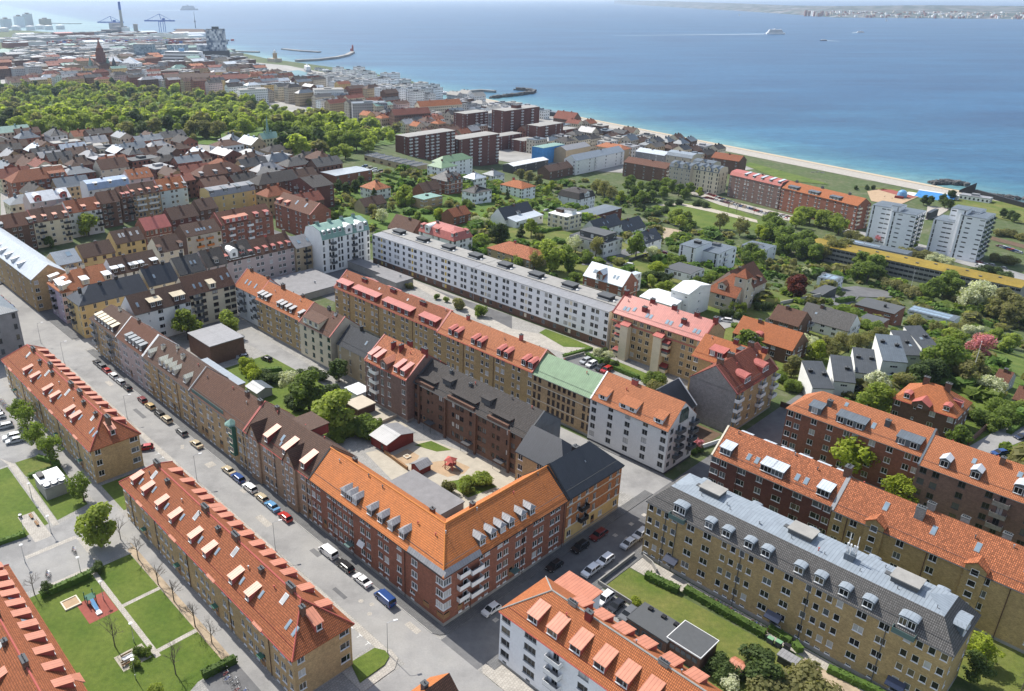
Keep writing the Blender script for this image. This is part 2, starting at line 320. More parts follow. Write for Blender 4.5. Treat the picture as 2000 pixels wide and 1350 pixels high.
def cut(mb, T, L, z0, z1, ops, m=0, dep=.13):      # a wall sheet with real openings and reveals
    zs = sorted({z0, z1, *[o[1] for o in ops], *[o[1] + o[3] for o in ops]}); zs = [z for z in zs if z0 <= z <= z1]
    for za, zb in zip(zs, zs[1:]):
        if zb - za < 1e-5: continue
        row = sorted([(o[0] - o[2] / 2, o[0] + o[2] / 2) for o in ops if o[1] <= za + 1e-6 and o[1] + o[3] >= zb - 1e-6]); x = 0
        for p, q in row + [(L, L)]:
            if p - x > 1e-5: mb.poly([T(x, 0, za), T(p, 0, za), T(p, 0, zb), T(x, 0, zb)], m)
            x = max(x, q)
    for o in ops:
        p, q, za, zb = o[0] - o[2] / 2, o[0] + o[2] / 2, o[1], o[1] + o[3]
        mb.poly([T(p, 0, za), T(q, 0, za), T(q, dep, za), T(p, dep, za)], m); mb.poly([T(p, dep, zb), T(q, dep, zb), T(q, 0, zb), T(p, 0, zb)], m)
        mb.poly([T(p, 0, za), T(p, dep, za), T(p, dep, zb), T(p, 0, zb)], m); mb.poly([T(q, dep, za), T(q, 0, za), T(q, 0, zb), T(q, dep, zb)], m)
def pattern(p, L, off=0):
    n = len(p); return [((i + .5) * L / n + off, c) for i, c in enumerate(p) if c != '.']
def facade_ops(p, L, zf, fh, nf, ground=None, bw=False):
    ops = []
    for fl in range(nf):
        q = ground if (fl == 0 and ground is not None) else p
        for x, c in pattern(q, L):
            if c in 'yY' or c not in WD: continue
            w, h, l = WD[c]
            if c in 'DG' and fl: w, h, l, c = WD['s'] + ('s',)
            w = min(w, L / len(q) * .94); sill = {'D': .02, 'G': .02, 'g': .35, 'B': .35, 'S': .5, 'c': 1.5, 'r': 1.3, 'v': .2}.get(c, max(.7, fh - h - .55))
            h = min(h, fh - sill - .12); ops.append((x, zf + fl * fh + sill, w, h, l, c))
    if bw:
        for x, c in pattern(p, L):
            if c in 'mnwtqBl': ops.append((x, zf - .62, .95, .45, 1, 'c'))
    return ops
def zprof(prof, y):
    for (ya, za), (yb, zb) in zip(prof, prof[1:]):
        if ya <= y <= yb: return za + (zb - za) * (y - ya) / (yb - ya)
    return prof[-1][1] if y > prof[-1][0] else prof[0][1]
def dormer(F, prof, x, y0, w, hd, kind, rm, cm, wn='m', nw=1, sd=.12, frame='white', rise=.5, glass=None):
    """one dormer standing on the roof slope of frame F"""
    zb = zprof(prof, y0); zt = zb + hd; m = MB()
    ymax = prof[len(prof) // 2][0]
    def back(z):
        y = y0
        while y < ymax and zprof(prof, y) < z + sd * (y - y0): y += .06
        return y, min(z + sd * (y - y0), zprof(prof, y) + .3)
    if kind == 'gable': pts = [(-w / 2, zt), (0, zt + rise), (w / 2, zt)]
    elif kind == 'arch': pts = [(-w / 2 * math.cos(t), zt + rise * math.sin(t)) for t in [math.pi * k / 6 for k in range(7)]]
    elif kind == 'hip': pts = [(-w / 2, zt), (0, zt + rise), (w / 2, zt)]
    else: pts = [(-w / 2, zt), (w / 2, zt)]
    fr = [(-w / 2, y0, zb - .1)] + [(px, y0, pz if kind != 'hip' else zt) for px, pz in pts] + [(w / 2, y0, zb - .1)]
    nb = len(fr); m.poly([fr[0]] + [fr[-1]] + fr[-2:0:-1], 0)
    for sg in (-1, 1):
        yb, zz = back(zt); q = [(sg * w / 2, y0, zb - .1), (sg * w / 2, yb, zz - .1), (sg * w / 2, y0, zt)]
        m.poly(q if sg < 0 else q[::-1], 0)
    o = .16; th = .1; E = []
    for px, pz in pts:
        yb, zz = back(pz); fx = px * (1 + 2 * o / w); yf = y0 - o * 1.3 + (w * .35 if kind == 'hip' and px == 0 else 0)
        E.append(((fx, yf, pz - o * sd), (fx, yb + .1, zz + .04)))
    for (p, q), (r_, s_) in zip(E, E[1:]):
        up = lambda v: (v[0], v[1], v[2] + th)
        m.poly([up(p), up(r_), up(s_), up(q)], 1); m.poly([p, q, s_, r_], 1); m.poly([p, r_, up(r_), up(p)], 1)
    up = lambda v: (v[0], v[1], v[2] + th)
    if kind == 'hip': m.poly([up(E[0][0]), up(E[2][0]), up(E[1][0])], 1)
    p, q = E[0]; m.poly([p, up(p), up(q), q], 1); p, q = E[-1]; m.poly([p, q, up(q), up(p)], 1)
    d_ = F.at(x, 0).put('dormer', m.mesh('dormer', [cm, rm]))
    ww, wh, l = WD[wn]; ww = min(ww, w / nw - .12); wh = min(wh, hd - .22)
    for k in range(nw):
        wx = (k + .5) * w / nw - w / 2
        link('window', win_mesh(round(ww, 2), round(wh, 2), l, frame, glass or pick_glass()), d_, (wx, y0 - .135, zt - wh - .1))
    return d_
def place_windows(F, ops, frame, dl, doorc='wood', sill=True, glass=None):
    for x, z, w, h, l, c in ops:
        G = F.at(x, 0); w, h = round(w, 2), round(h, 2)
        if c in 'DG': G.put('door' if c == 'D' else 'gateway', door_mesh(w, h, doorc), z); continue
        g = glass or pick_glass(); nm = 'window' if not (c == 'c') else 'basement_window'
        if dl >= 2: wo = G.put(nm, win_mesh(w, h, l, frame, None, sill), z); link('pane', pane_mesh(w, h, g), wo)
        else: G.put(nm, win_mesh(w, h, l, frame, g, sill), z)
BALC = {}
def balcony_mesh(w, c, dp=1.2):
    if (w, c, dp) not in BALC:
        m = MB(); m.box(-w / 2, w / 2, -dp, 0, -.12, .02, 1); m.box(-w / 2, w / 2, -dp - .04, -dp + .02, .02, 1.0, 0)
        for s in (-1, 1): m.box(s * (w / 2 - .03) - .03, s * (w / 2 - .03) + .03, -dp + .02, 0, .02, 1.0, 0)
        BALC[(w, c, dp)] = m.mesh('balcony', [c, 'grey'])
    return BALC[(w, c, dp)]
def chimney(F, x, y, w, l, z0, z1, c='b_brown', pots=2, cap='dkgrey'):
    m = MB(); m.box(-w / 2, w / 2, -l / 2, l / 2, z0 - 1.2, z1); m.box(-w / 2 - .08, w / 2 + .08, -l / 2 - .08, l / 2 + .08, z1, z1 + .12, 1)
    for k in range(pots):
        m.lathe([(.13, z1 + .12), (.11, z1 + .5)], ((k + .5) / pots - .5) * w * .9 if w >= l else 0, 0 if w >= l else ((k + .5) / pots - .5) * l * .9, 6, 1)
    F.at(x, y).put('chimney', m.mesh('chimney', [c, cap]))
def bld(name, label, a, b, L, d, h, rot=0, wall='b_yellow', roof='t_left', rtype='gable', rh=4.2, ends='gg', nf=4, pf='', pr='', pl='', pb='', gf=None, gr=None,
        frame='white', plinth='p_concrete', zf=1.0, dorm=(), chim=(), sky=(), ov=.35, bands=(), balc='grey', dp=(), dpc='brownp', cat='apartment building', dl=1, root=None, fr=None,
        verge=None, ridge=None, bw=False, doorc='wood', group=None, rmats=None, prof=None, gutter='dkgrey', eave=None, rwall=None, lwall=None, bwall=None, glass=None, sill=True, th=.22, panels=None, vents=(), wings=(), rf=.5, z=None, base=None):
    top = root is None
    if top:
        rr = ANG + R(rot); cx, cy = L / 2, d / 2
        ca, sa = math.cos(R(rot)), math.sin(R(rot)); pa, pb_ = a + cx * ca - cy * sa, b + cx * sa + cy * ca
        x, y = W(pa, pb_); z = terr(x, y) if z is None else z
        root = tag(link(name, None, None, (x, y, z), rr), label, cat, group); F = Frame(root, -cx, -cy, 0); FP.extend(W(a + L * t * ca - d * u * sa, b + L * t * sa + d * u * ca) for t in [k / max(1, int(L / 8)) for k in range(int(L / 8) + 1)] for u in (.1, .9))
    else: F = fr
    e0, e1 = ends[0], ends[1]
    fh = (h - zf - .15) / max(nf, 1)
    if prof is None:
        if rtype == 'gable': prof = [(-ov, h - ov * rh / (d * rf)), (d * rf, h + rh), (d + ov, h - ov * rh / (d * (1 - rf)))]
        elif rtype == 'mansard': prof = [(-.25, h), (1.3, h + rh * .72), (d / 2, h + rh), (d - 1.3, h + rh * .72), (d + .25, h)]
        elif rtype == 'tent': prof = [(-ov, h), (d / 2, h + rh), (d + ov, h)]
        elif rtype == 'shed': prof = [(-ov, h), (d + ov, h + rh)]
        else: prof = [(-.15, h + .02), (d / 2, h + .25), (d + .15, h + .02)]
    rm = rmats or [roof] * (len(prof) - 1)
    mats = list(dict.fromkeys(rm)); y0, y1 = prof[0][0], prof[-1][0]
    def ins(e, y):
        if e == 'h': return min(y - y0, y1 - y) - ov
        if e == 'm': return y
        if e == 'M': return -y                      # inner mitre
        return -.18 if e == 'o' else 0.012
    m = MB(); LT = [(ins(e0, y), y, z_) for y, z_ in prof]; RT = [(L - ins(e1, y), y, z_) for y, z_ in prof]
    dn = lambda v: (v[0], v[1], v[2] - th)
    for i in range(len(prof) - 1):
        mi = mats.index(rm[i]); m.poly([LT[i], RT[i], RT[i + 1], LT[i + 1]], mi); m.poly([dn(LT[i + 1]), dn(RT[i + 1]), dn(RT[i]), dn(LT[i])], mi)
        if e0 != 'h': m.poly([LT[i + 1], dn(LT[i + 1]), dn(LT[i]), LT[i]], mi)
        if e1 != 'h': m.poly([RT[i], dn(RT[i]), dn(RT[i + 1]), RT[i + 1]], mi)
    m.poly([dn(LT[0]), dn(RT[0]), RT[0], LT[0]], 0); m.poly([LT[-1], RT[-1], dn(RT[-1]), dn(LT[-1])], 0)
    k = len(prof)
    if e0 == 'h':
        for i in range(k // 2):
            q = [LT[i], LT[i + 1], LT[k - 2 - i], LT[k - 1 - i]]; q = q if i + 1 < k - 2 - i else [LT[i], LT[i + 1], LT[k - 1 - i]]
            m.poly(q[::-1], mats.index(rm[i]))
        m.poly([LT[0], dn(LT[0]), dn(LT[-1]), LT[-1]][::-1], 0)
    if e1 == 'h':
        for i in range(k // 2):
            q = [RT[i], RT[i + 1], RT[k - 2 - i], RT[k - 1 - i]]; q = q if i + 1 < k - 2 - i else [RT[i], RT[i + 1], RT[k - 1 - i]]
            m.poly(q, mats.index(rm[i]))
        m.poly([RT[0], dn(RT[0]), dn(RT[-1]), RT[-1]], 0)
    F.put('roof', m.mesh('roof', mats))
    # walls
    m = MB(); wm = [wall]
    def mi_(c):
        if c and c not in wm: wm.append(c)
        return wm.index(c) if c else 0
    xl, xr = (d if e0 == 'M' else 0) + .01, (L + (d if e1 == 'M' else 0)) - .01
    zb = -4.0 if z is None or not top else -4.0
    of = facade_ops(pf, L, zf, fh, nf, gf, bw)
    if base:
        T0 = lambda x, y, z_: (x, y, z_); cut(m, T0, L, zb, base[0], [o for o in of if o[1] < base[0]], mi_(base[1])); cut(m, T0, L, base[0], h, [o for o in of if o[1] >= base[0]], 0)
    else: cut(m, lambda x, y, z_: (x, y, z_), L, zb, h, of, 0)
    place_windows(F, of, frame, dl, doorc, sill, glass)
    if e1 != 'm':
        orr = facade_ops(pr, d, zf, fh, nf, gr) if pr else []
        cut(m, lambda x, y, z_: (xr - y, x, z_), d, zb, h, orr, mi_(rwall)); place_windows(F.at(L - .01, 0, R(90)), orr, frame, dl, doorc, sill, glass)
    if e0 != 'm':
        ol = facade_ops(pl, d, zf, fh, nf) if pl else []
        cut(m, lambda x, y, z_: (.01 + y, d - x, z_), d, zb, h, ol, mi_(lwall)); place_windows(F.at(.01, d, R(-90)), ol, frame, dl, doorc, sill, glass)
    bl, br_ = (d if e0 == 'm' else 0), L - (d if e1 == 'm' else 0)
    obk = facade_ops(pb, br_ - bl, zf, fh, nf) if pb else []
    cut(m, lambda x, y, z_: (br_ - x, d - y, z_), br_ - bl, zb, h, obk, mi_(bwall)); place_windows(F.at(br_, d, R(180)), obk, frame, dl, doorc, sill, glass)
    inner = [(max(.01, min(d - .01, y)), zprof(prof, max(.01, min(d - .01, y))) - th * .8) for y, _ in prof]
    if e0 in 'go': m.poly([(.01, y, z_) for y, z_ in [(d - .01, h)] + inner[::-1] + [(.01, h)]], mi_(lwall))
    if e1 in 'go': m.poly([(L - .01, y, z_) for y, z_ in [(.01, h)] + inner + [(d - .01, h)]], mi_(rwall))
    F.put('wall', m.mesh('wall', wm))
    if plinth and zf > .5:
        m = MB(); g_ = .05; zt = zf - .68 if bw else zf - .35
        m.box(0, L, -g_, 0, -3, zt)
        if e1 != 'm': m.box(L - .005, L + g_, 0 if e1 in 'o' or pr else .02, d, -3, zt)
        F.put('plinth', m.mesh('plinth', plinth))
    for z0_, z1_, c, pj in bands:
        m = MB(); m.box(0 if e0 == 'm' else .02, L + (pj if pr or e1 == 'm' else -.02), -pj, -.002, z0_, z1_)
        if pr: m.box(L + .002, L + pj, 0, d, z0_, z1_)
        F.put('cornice', m.mesh('cornice', c))
    if gutter:
        m = MB(); m.tube((0, y0 - .08, prof[0][1] - .12), (L, y0 - .08, prof[0][1] - .12), .09, n=5); F.put('gutter', m.mesh('gutter', gutter))
    if dl >= 2 and rtype == 'gable' and d > 6:
        i0, i1 = (ins(e0, .75), ins(e1, .75)); m = MB(); zz = zprof(prof, .75) + .2; m.tube((max(.4, i0 + .3), .75, zz), (L - max(.4, i1 + .3), .75, zz), .04, n=4)
        for k in range(int(L / 3)): xx = 1 + k * 3; m.tube((xx, .75, zz - .25), (xx, .75, zz), .03, n=3)
        F.put('snow_guard', m.mesh('snow_guard', 'dkgrey' if gutter != 'redp' else 'dkredp'))
        for k in range(int(L / 8)):
            fx, fy = (k + rnd.uniform(.2, .8)) / int(L / 8), rnd.choice((rnd.uniform(.3, .46), rnd.uniform(.3, .46), .62)); m = MB(); zc = zprof(prof, fy * d)
            if min(fx * L, L - fx * L) < d * .55 and 'h' in ends: continue
            m.tube((0, 0, zc - .3), (0, 0, zc + .55), .1, n=6); m.tube((0, 0, zc + .55), (0, 0, zc + .68), .19, .16, n=6); F.at(fx * L, fy * d).put('vent_pipe', m.mesh('vent_pipe', rnd.choice(['dkgrey', 'redp', 'steel'])))
    for q in dp:
        m = MB(); m.tube((q * L, -.1, .1), (q * L, -.1, h - .1), .075, n=5); F.put('downpipe', m.mesh('downpipe', dpc))
    if verge:
        for e, x in ((0, .15), (1, L - .15)):
            if verge[e]:
                m = MB()
                for (ya, za), (yb, zb_) in zip(prof, prof[1:]):
                    m.poly([(x - .2, ya, za + .14), (x + .2, ya, za + .14), (x + .2, yb, zb_ + .14), (x - .2, yb, zb_ + .14)]); m.poly([(x - .2, ya, za - .05), (x - .2, ya, za + .14), (x - .2, yb, zb_ + .14), (x - .2, yb, zb_ - .05)]); m.poly([(x + .2, ya, za + .14), (x + .2, ya, za - .05), (x + .2, yb, zb_ - .05), (x + .2, yb, zb_ + .14)])
                    m.poly([(x - .2, y0, za - .1), (x + .2, y0, za - .1), (x + .2, y0, za + .14), (x - .2, y0, za + .14)]) if ya == y0 else None
                F.put('verge', m.mesh('verge', verge[e]))
    if ridge:
        j = max(range(len(prof)), key=lambda i: prof[i][1]); m = MB(); m.tube((*LT[j][:2], LT[j][2] + .02), (*RT[j][:2], RT[j][2] + .02), .16, n=6)
        for e, T_ in ((e0, LT), (e1, RT)):
            if e == 'h':
                for i in (0, -1): m.tube(T_[i], T_[j], .14, n=6)
            if e == 'm': m.tube(T_[0], T_[j], .14, n=6)
        F.put('ridge_cap', m.mesh('ridge_cap', ridge))
    back = [(d - y, z_) for y, z_ in reversed(prof)]
    FR = dict(f=(F, prof, L), b=(F.at(L, d, R(180)), back, L), r=(F.at(L, 0, R(90)), prof, d), l=(F.at(0, d, R(-90)), prof, d))
    for g in dorm:
        g = dict(g); G, P_, LL = FR[g.pop('on', 'f')]; xs = g.pop('xs')
        for x in xs: dormer(G, P_, x * LL, **g)
    for c_ in chim:
        fx, fy, w_, l_, up = c_[:5]; zc = zprof(prof, fy * d); chimney(F, fx * L, fy * d, w_, l_, zc, zc + up, *c_[5:])
    for s_ in sky:
        on, fx, y, w_, l_ = s_[:5]; G, P_, LL = FR[on]; z_, z2 = zprof(P_, y), zprof(P_, y + l_); m = MB()
        gm = s_[5] if len(s_) > 5 else 'g_sky'; t_ = .12
        for (px, py, pz), hh, mm in (((0, 0, 0), t_, 0),):
            A_ = [(-w_ / 2, y, z_ + hh), (w_ / 2, y, z_ + hh), (w_ / 2, y + l_, z2 + hh), (-w_ / 2, y + l_, z2 + hh)]; B_ = [(p[0], p[1], p[2] - .3) for p in A_]
            for k in range(4): m.poly([B_[k], B_[(k + 1) % 4], A_[(k + 1) % 4], A_[k]], 0)
            m.poly(A_, 0); q = .1; m.poly([(-w_ / 2 + q, y + q, z_ + hh + .02 + q * (z2 - z_) / l_), (w_ / 2 - q, y + q, z_ + hh + .02 + q * (z2 - z_) / l_), (w_ / 2 - q, y + l_ - q, z2 + hh + .02 - q * (z2 - z_) / l_), (-w_ / 2 + q, y + l_ - q, z2 + hh + .02 - q * (z2 - z_) / l_)], 1)
        G.at(fx * LL, 0).put('skylight', m.mesh('skylight', [s_[6] if len(s_) > 6 else 'grey', gm]))
    for v_ in vents:                                  # roof hoods: fx, fy, w, l, height, mats
        fx, fy, w_, l_, hh, c1, c2 = v_; zc = zprof(prof, fy * d); m = MB(); m.box(-w_ / 2, w_ / 2, -l_ / 2, l_ / 2, zc - .6, zc + hh, 0); m.box(-w_ / 2 - .15, w_ / 2 + .15, -l_ / 2 - .15, l_ / 2 + .15, zc + hh, zc + hh + .14, 1)
        F.at(fx * L, fy * d).put('roof_hood', m.mesh('roof_hood', [c1, c2]))
    for p_, G, LL in ((pf, F, L), (pr, F.at(L, 0, R(90)), d), (pl, F.at(0, d, R(-90)), d)):
        for x, c in pattern(p_, LL):
            for fl in range(nf):
                if c == 'B' and fl >= 1: G.at(x, 0).put('balcony', balcony_mesh(min(3.0, LL / len(p_) * 1.5), balc), zf + fl * fh + .3)
                if c in 'yY':
                    m = MB(); m.box(-.55, .55, -.02, .02, 0, 1.4); G.at(x, 0).put('panel', m.mesh('panel', panels or 'yellowp'), zf + fl * fh + .75)
    for wd in wings:
        wd = dict(wd); ox, oy, r_ = wd.pop('at'); wd.pop('name', 0); wd.pop('label', 0); bld(None, None, 0, 0, root=root, fr=F.at(ox, oy, R(r_)), dl=wd.pop('dl', dl), **wd)
    return root, F, prof

# ---------------------------------------------------------------- ground patches, plants, vehicles, street furniture
def patch(name, pts, m, off=.004, label=None, step=7, kind='structure', flat=False, cat=None, z=None):
    """a sheet draped over the ground, outline in plan metres"""
    P = [W(*p) for p in pts]; B = []
    for p, q in zip(P, P[1:] + P[:1]):
        n = max(1, int(math.dist(p, q) / step)); B += [(p[0] + (q[0] - p[0]) * k / n, p[1] + (q[1] - p[1]) * k / n) for k in range(n)]
    n0 = len(B); V = [Vector(p) for p in B]; E_ = [(i, (i + 1) % n0) for i in range(n0)]
    zr = {round(terr(*p), 2) for p in B}
    if len(zr) > 1:
        xs, ys = [p[0] for p in B], [p[1] for p in B]; x = min(xs) + step / 2
        while x < max(xs):
            y = min(ys) + step / 2
            while y < max(ys):
                ins = False
                for i in range(n0):
                    (xa, ya), (xb, yb) = B[i], B[(i + 1) % n0]
                    if (ya > y) != (yb > y) and x < (xb - xa) * (y - ya) / (yb - ya) + xa: ins = not ins
                if ins: V.append(Vector((x, y)))
                y += step
            x += step
        off = .12 + off * 3 if off < .1 else off
    vs_, _, fs, *_ = mg.delaunay_2d_cdt(V, E_, [list(range(n0))], 1, 1e-4)
    mb = MB(); mb.v = [(v.x, v.y, (terr(v.x, v.y) if z is None else z) + off) for v in vs_]
    for f in fs:
        f = list(f); a_, b_, c_ = (vs_[k] for k in f[:3])
        if (b_ - a_).cross(c_ - a_) < 0: f.reverse()
        mb.f.append(tuple(f)); mb.m.append(0)
    o = mb.obj(name, m); tag(o, label, cat, None, kind); return o
def slab(name, pts, m, z0, z1, kind='structure', label=None, cat=None):
    P = [W(*p) for p in pts]; x0, y0 = P[0]; ar = sum(p[0] * q[1] - q[0] * p[1] for p, q in zip(P, P[1:] + P[:1]))
    if ar < 0: P.reverse()
    zg = terr(x0, y0); mb = MB(); mb.prism([(x - x0, y - y0) for x, y in P], z0, z1); o = mb.obj(name, m, None, (x0, y0, zg)); tag(o, label, cat, None, kind); return o
def rect(a0, a1, b0, b1): return [(a0, b0), (a1, b0), (a1, b1), (a0, b1)]
TREES = {}
def crown_mesh(kind, leaf, seed, n=2300):
    k = (kind, leaf, seed, n)
    if k in TREES: return TREES[k]
    r = random.Random(seed * 77 + len(kind)); mb = MB(); H = 10.0; lob = []
    if kind in ('round', 'loose'):
        nl = r.randint(13, 19) if kind == 'round' else 22; sq = r.uniform(.85, 1.12), r.uniform(-.06, .06)
        for i in range(nl):
            t = r.uniform(0, 6.283); z = r.uniform(.26, .86); rad = (.34 if kind == 'round' else .36) * math.sin(math.pi * min(.97, (z - .1) / .93)) * r.uniform(.5, 1.05)
            lob.append((rad * H * (math.cos(t) * sq[0] + sq[1] * z * 4), rad * H * math.sin(t) / sq[0], z * H, H * r.uniform(.08, .2) * (1 if kind == 'round' else .85)))
        lob.append((0, 0, .82 * H, H * .17)); lob.append((0, 0, .55 * H, H * .2))
    elif kind == 'bush':
        for i in range(9):
            t = r.uniform(0, 6.283); q = r.uniform(0, .42); lob.append((q * H * math.cos(t), q * H * math.sin(t), r.uniform(.25, .66) * H, H * r.uniform(.2, .33)))
    elif kind == 'tall':
        for i in range(16):
            t = r.uniform(0, 6.283); z = r.uniform(.2, .9); q = .17 * math.sin(math.pi * min(.97, z)) * r.uniform(.3, 1); lob.append((q * H * math.cos(t), q * H * math.sin(t), z * H, H * r.uniform(.08, .14)))
    elif kind == 'cone':
        for i in range(26):
            z = r.uniform(.08, .97); q = .2 * (1 - z) * r.uniform(.4, 1); t = r.uniform(0, 6.283); lob.append((q * H * math.cos(t), q * H * math.sin(t), z * H, H * (.03 + .1 * (1 - z))))
    vol = [l[3] ** 2 for l in lob]; sz = (1500 / max(n, 1)) ** .5 * dict(round=.46, loose=.36, bush=.62, tall=.42, cone=.42)[kind]
    if kind == 'loose': n = int(n * .85)
    for i in range(n):
        cx, cy, cz, cr = r.choices(lob, vol)[0]
        d = Vector((r.gauss(0, 1), r.gauss(0, 1), r.gauss(0, 1))).normalized()
        p = Vector((cx, cy, cz)) + d * cr * (r.uniform(.72, 1.06) if r.random() < .8 else r.uniform(.2, .8))
        nn = (d + Vector((r.gauss(0, .5), r.gauss(0, .5), r.gauss(.25, .5)))).normalized(); u = nn.orthogonal().normalized(); v = nn.cross(u); t = r.uniform(0, 6.28)
        u, v = u * math.cos(t) + v * math.sin(t), v * math.cos(t) - u * math.sin(t); s = sz * r.uniform(.55, 1.25)
        mb.poly([p - u * s - v * s * .5, p + u * s * .4 - v * s * .8, p + u * s + v * s * .3, p - u * s * .2 + v * s * .85])
    TREES[k] = mb.mesh('crown', leaf); return TREES[k]
def branch(mb, p, d, ln, r0, lv, r):
    q = p + d * ln; mb.tube(p, q, r0, r0 * .6, 4 if lv < 3 else 3)
    if lv <= 0: return
    for k in range(r.choice((2, 3, 3))):
        nd = (d + Vector((r.gauss(0, .48), r.gauss(0, .48), r.gauss(.12, .3)))).normalized(); branch(mb, p + d * ln * r.uniform(.55, 1), nd, ln * r.uniform(.55, .82), r0 * .58, lv - 1, r)
def trunk_mesh(kind, seed):
    k = ('trunk', kind, seed)
    if k in TREES: return TREES[k]
    r = random.Random(seed + 5); mb = MB()
    if kind == 'bare':
        mb.tube((0, 0, -.3), (0, 0, 3), .16, .12, 6)
        for i in range(7): branch(mb, Vector((0, 0, r.uniform(2.2, 5))), Vector((r.gauss(0, .5), r.gauss(0, .5), 1)).normalized(), r.uniform(1.5, 2.4), .07, 3, r)
        mb.tube((0, 0, 3), (.2, .1, 7), .12, .05, 5)
    else:
        mb.tube((0, 0, -.4), (.05, 0, 4.2), .3, .2, 7)
        for i in range(6):
            t = i * 1.05 + r.uniform(-.3, .3); branch(mb, Vector((.05, 0, r.uniform(2.4, 4.4))), Vector((math.cos(t) * .7, math.sin(t) * .7, .8)).normalized(), r.uniform(2, 3), .12, 1, r)
    TREES[k] = mb.mesh('trunk', 'twig' if kind == 'bare' else 'bark_tree'); return TREES[k]
def tree(kind, leaf, a, b, h, label, group=None, wide=1.0, name=None, cat=None):
    x, y = W(a, b); s = h / 10; sd_ = rnd.randrange(5)
    nm = name or ('park_tree' if group == 'trees in the wooded park' else {'bush': 'bush', 'cone': 'conifer', 'bare': 'bare_tree'}.get(kind, 'blossom_tree' if leaf in ('leaf_white', 'leaf_pink') else 'tree'))
    o = tag(link(nm, None, None, (x, y, terr(x, y)), rnd.uniform(0, 6.28), (s * wide, s * wide, s)), label, cat or {'bush': 'bush'}.get(kind, 'tree'), group)
    if kind != 'bush': link('trunk', trunk_mesh('bare' if kind == 'bare' else 'n', sd_), o)
    if kind != 'bare': link('crown', crown_mesh(kind, leaf, sd_), o)
    return o
def hedge(pts, w, h, label, leaf='leaf_hedge', name='hedge', z=0):
    """clipped hedge along a polyline in plan metres: a leafy body with an uneven skin"""
    mb = MB(); P = [W(*p) for p in pts]; x0, y0 = P[0]; zg = terr(x0, y0); r = random.Random(int(abs(x0 * 13 + y0)))
    for (xa, ya), (xb, yb) in zip(P, P[1:]):
        ln = math.dist((xa, ya), (xb, yb)); ux, uy = (xb - xa) / ln, (yb - ya) / ln; zb = terr(xb, yb) - zg; za = terr(xa, ya) - zg
        q = w * .42
        i = [(xa - x0 - uy * q, ya - y0 + ux * q), (xb - x0 - uy * q, yb - y0 + ux * q), (xb - x0 + uy * q, yb - y0 - ux * q), (xa - x0 + uy * q, ya - y0 - ux * q)]
        zz = (za, zb, zb, za); lo = [(p[0], p[1], z_ - .2) for p, z_ in zip(i, zz)]; hi = [(p[0], p[1], z_ + h * .93) for p, z_ in zip(i, zz)]
        for k in range(4): mb.poly([lo[k], hi[k], hi[(k + 1) % 4], lo[(k + 1) % 4]])
        mb.poly(hi[::-1])
        for k in range(int(min(900, ln * 2 * (w + 2 * h) * 2.6))):
            t = r.uniform(-.2, ln + .2); fc = r.choices((0, 1, 2), (w, h, h))[0]
            if fc == 0: sx, z_, nn = r.uniform(-w / 2, w / 2), h * r.uniform(.92, 1.04), Vector((0, 0, 1))
            else: sg = 1 if fc == 1 else -1; sx, z_, nn = sg * w / 2 * r.uniform(.85, 1.08), r.uniform(.05, 1) * h, Vector((-uy * sg, ux * sg, .2))
            p = Vector((xa - x0 + ux * t - uy * sx, ya - y0 + uy * t + ux * sx, z_ + za + (zb - za) * t / ln)); nn = (nn + Vector((r.gauss(0, .5), r.gauss(0, .5), r.gauss(0, .5)))).normalized(); u = nn.orthogonal().normalized(); v = nn.cross(u); s = r.uniform(.1, .26)
            mb.poly([p - u * s, p + v * s, p + u * s, p - v * s])
    return tag(mb.obj(name, leaf, None, (x0, y0, zg)), label, 'hedge')
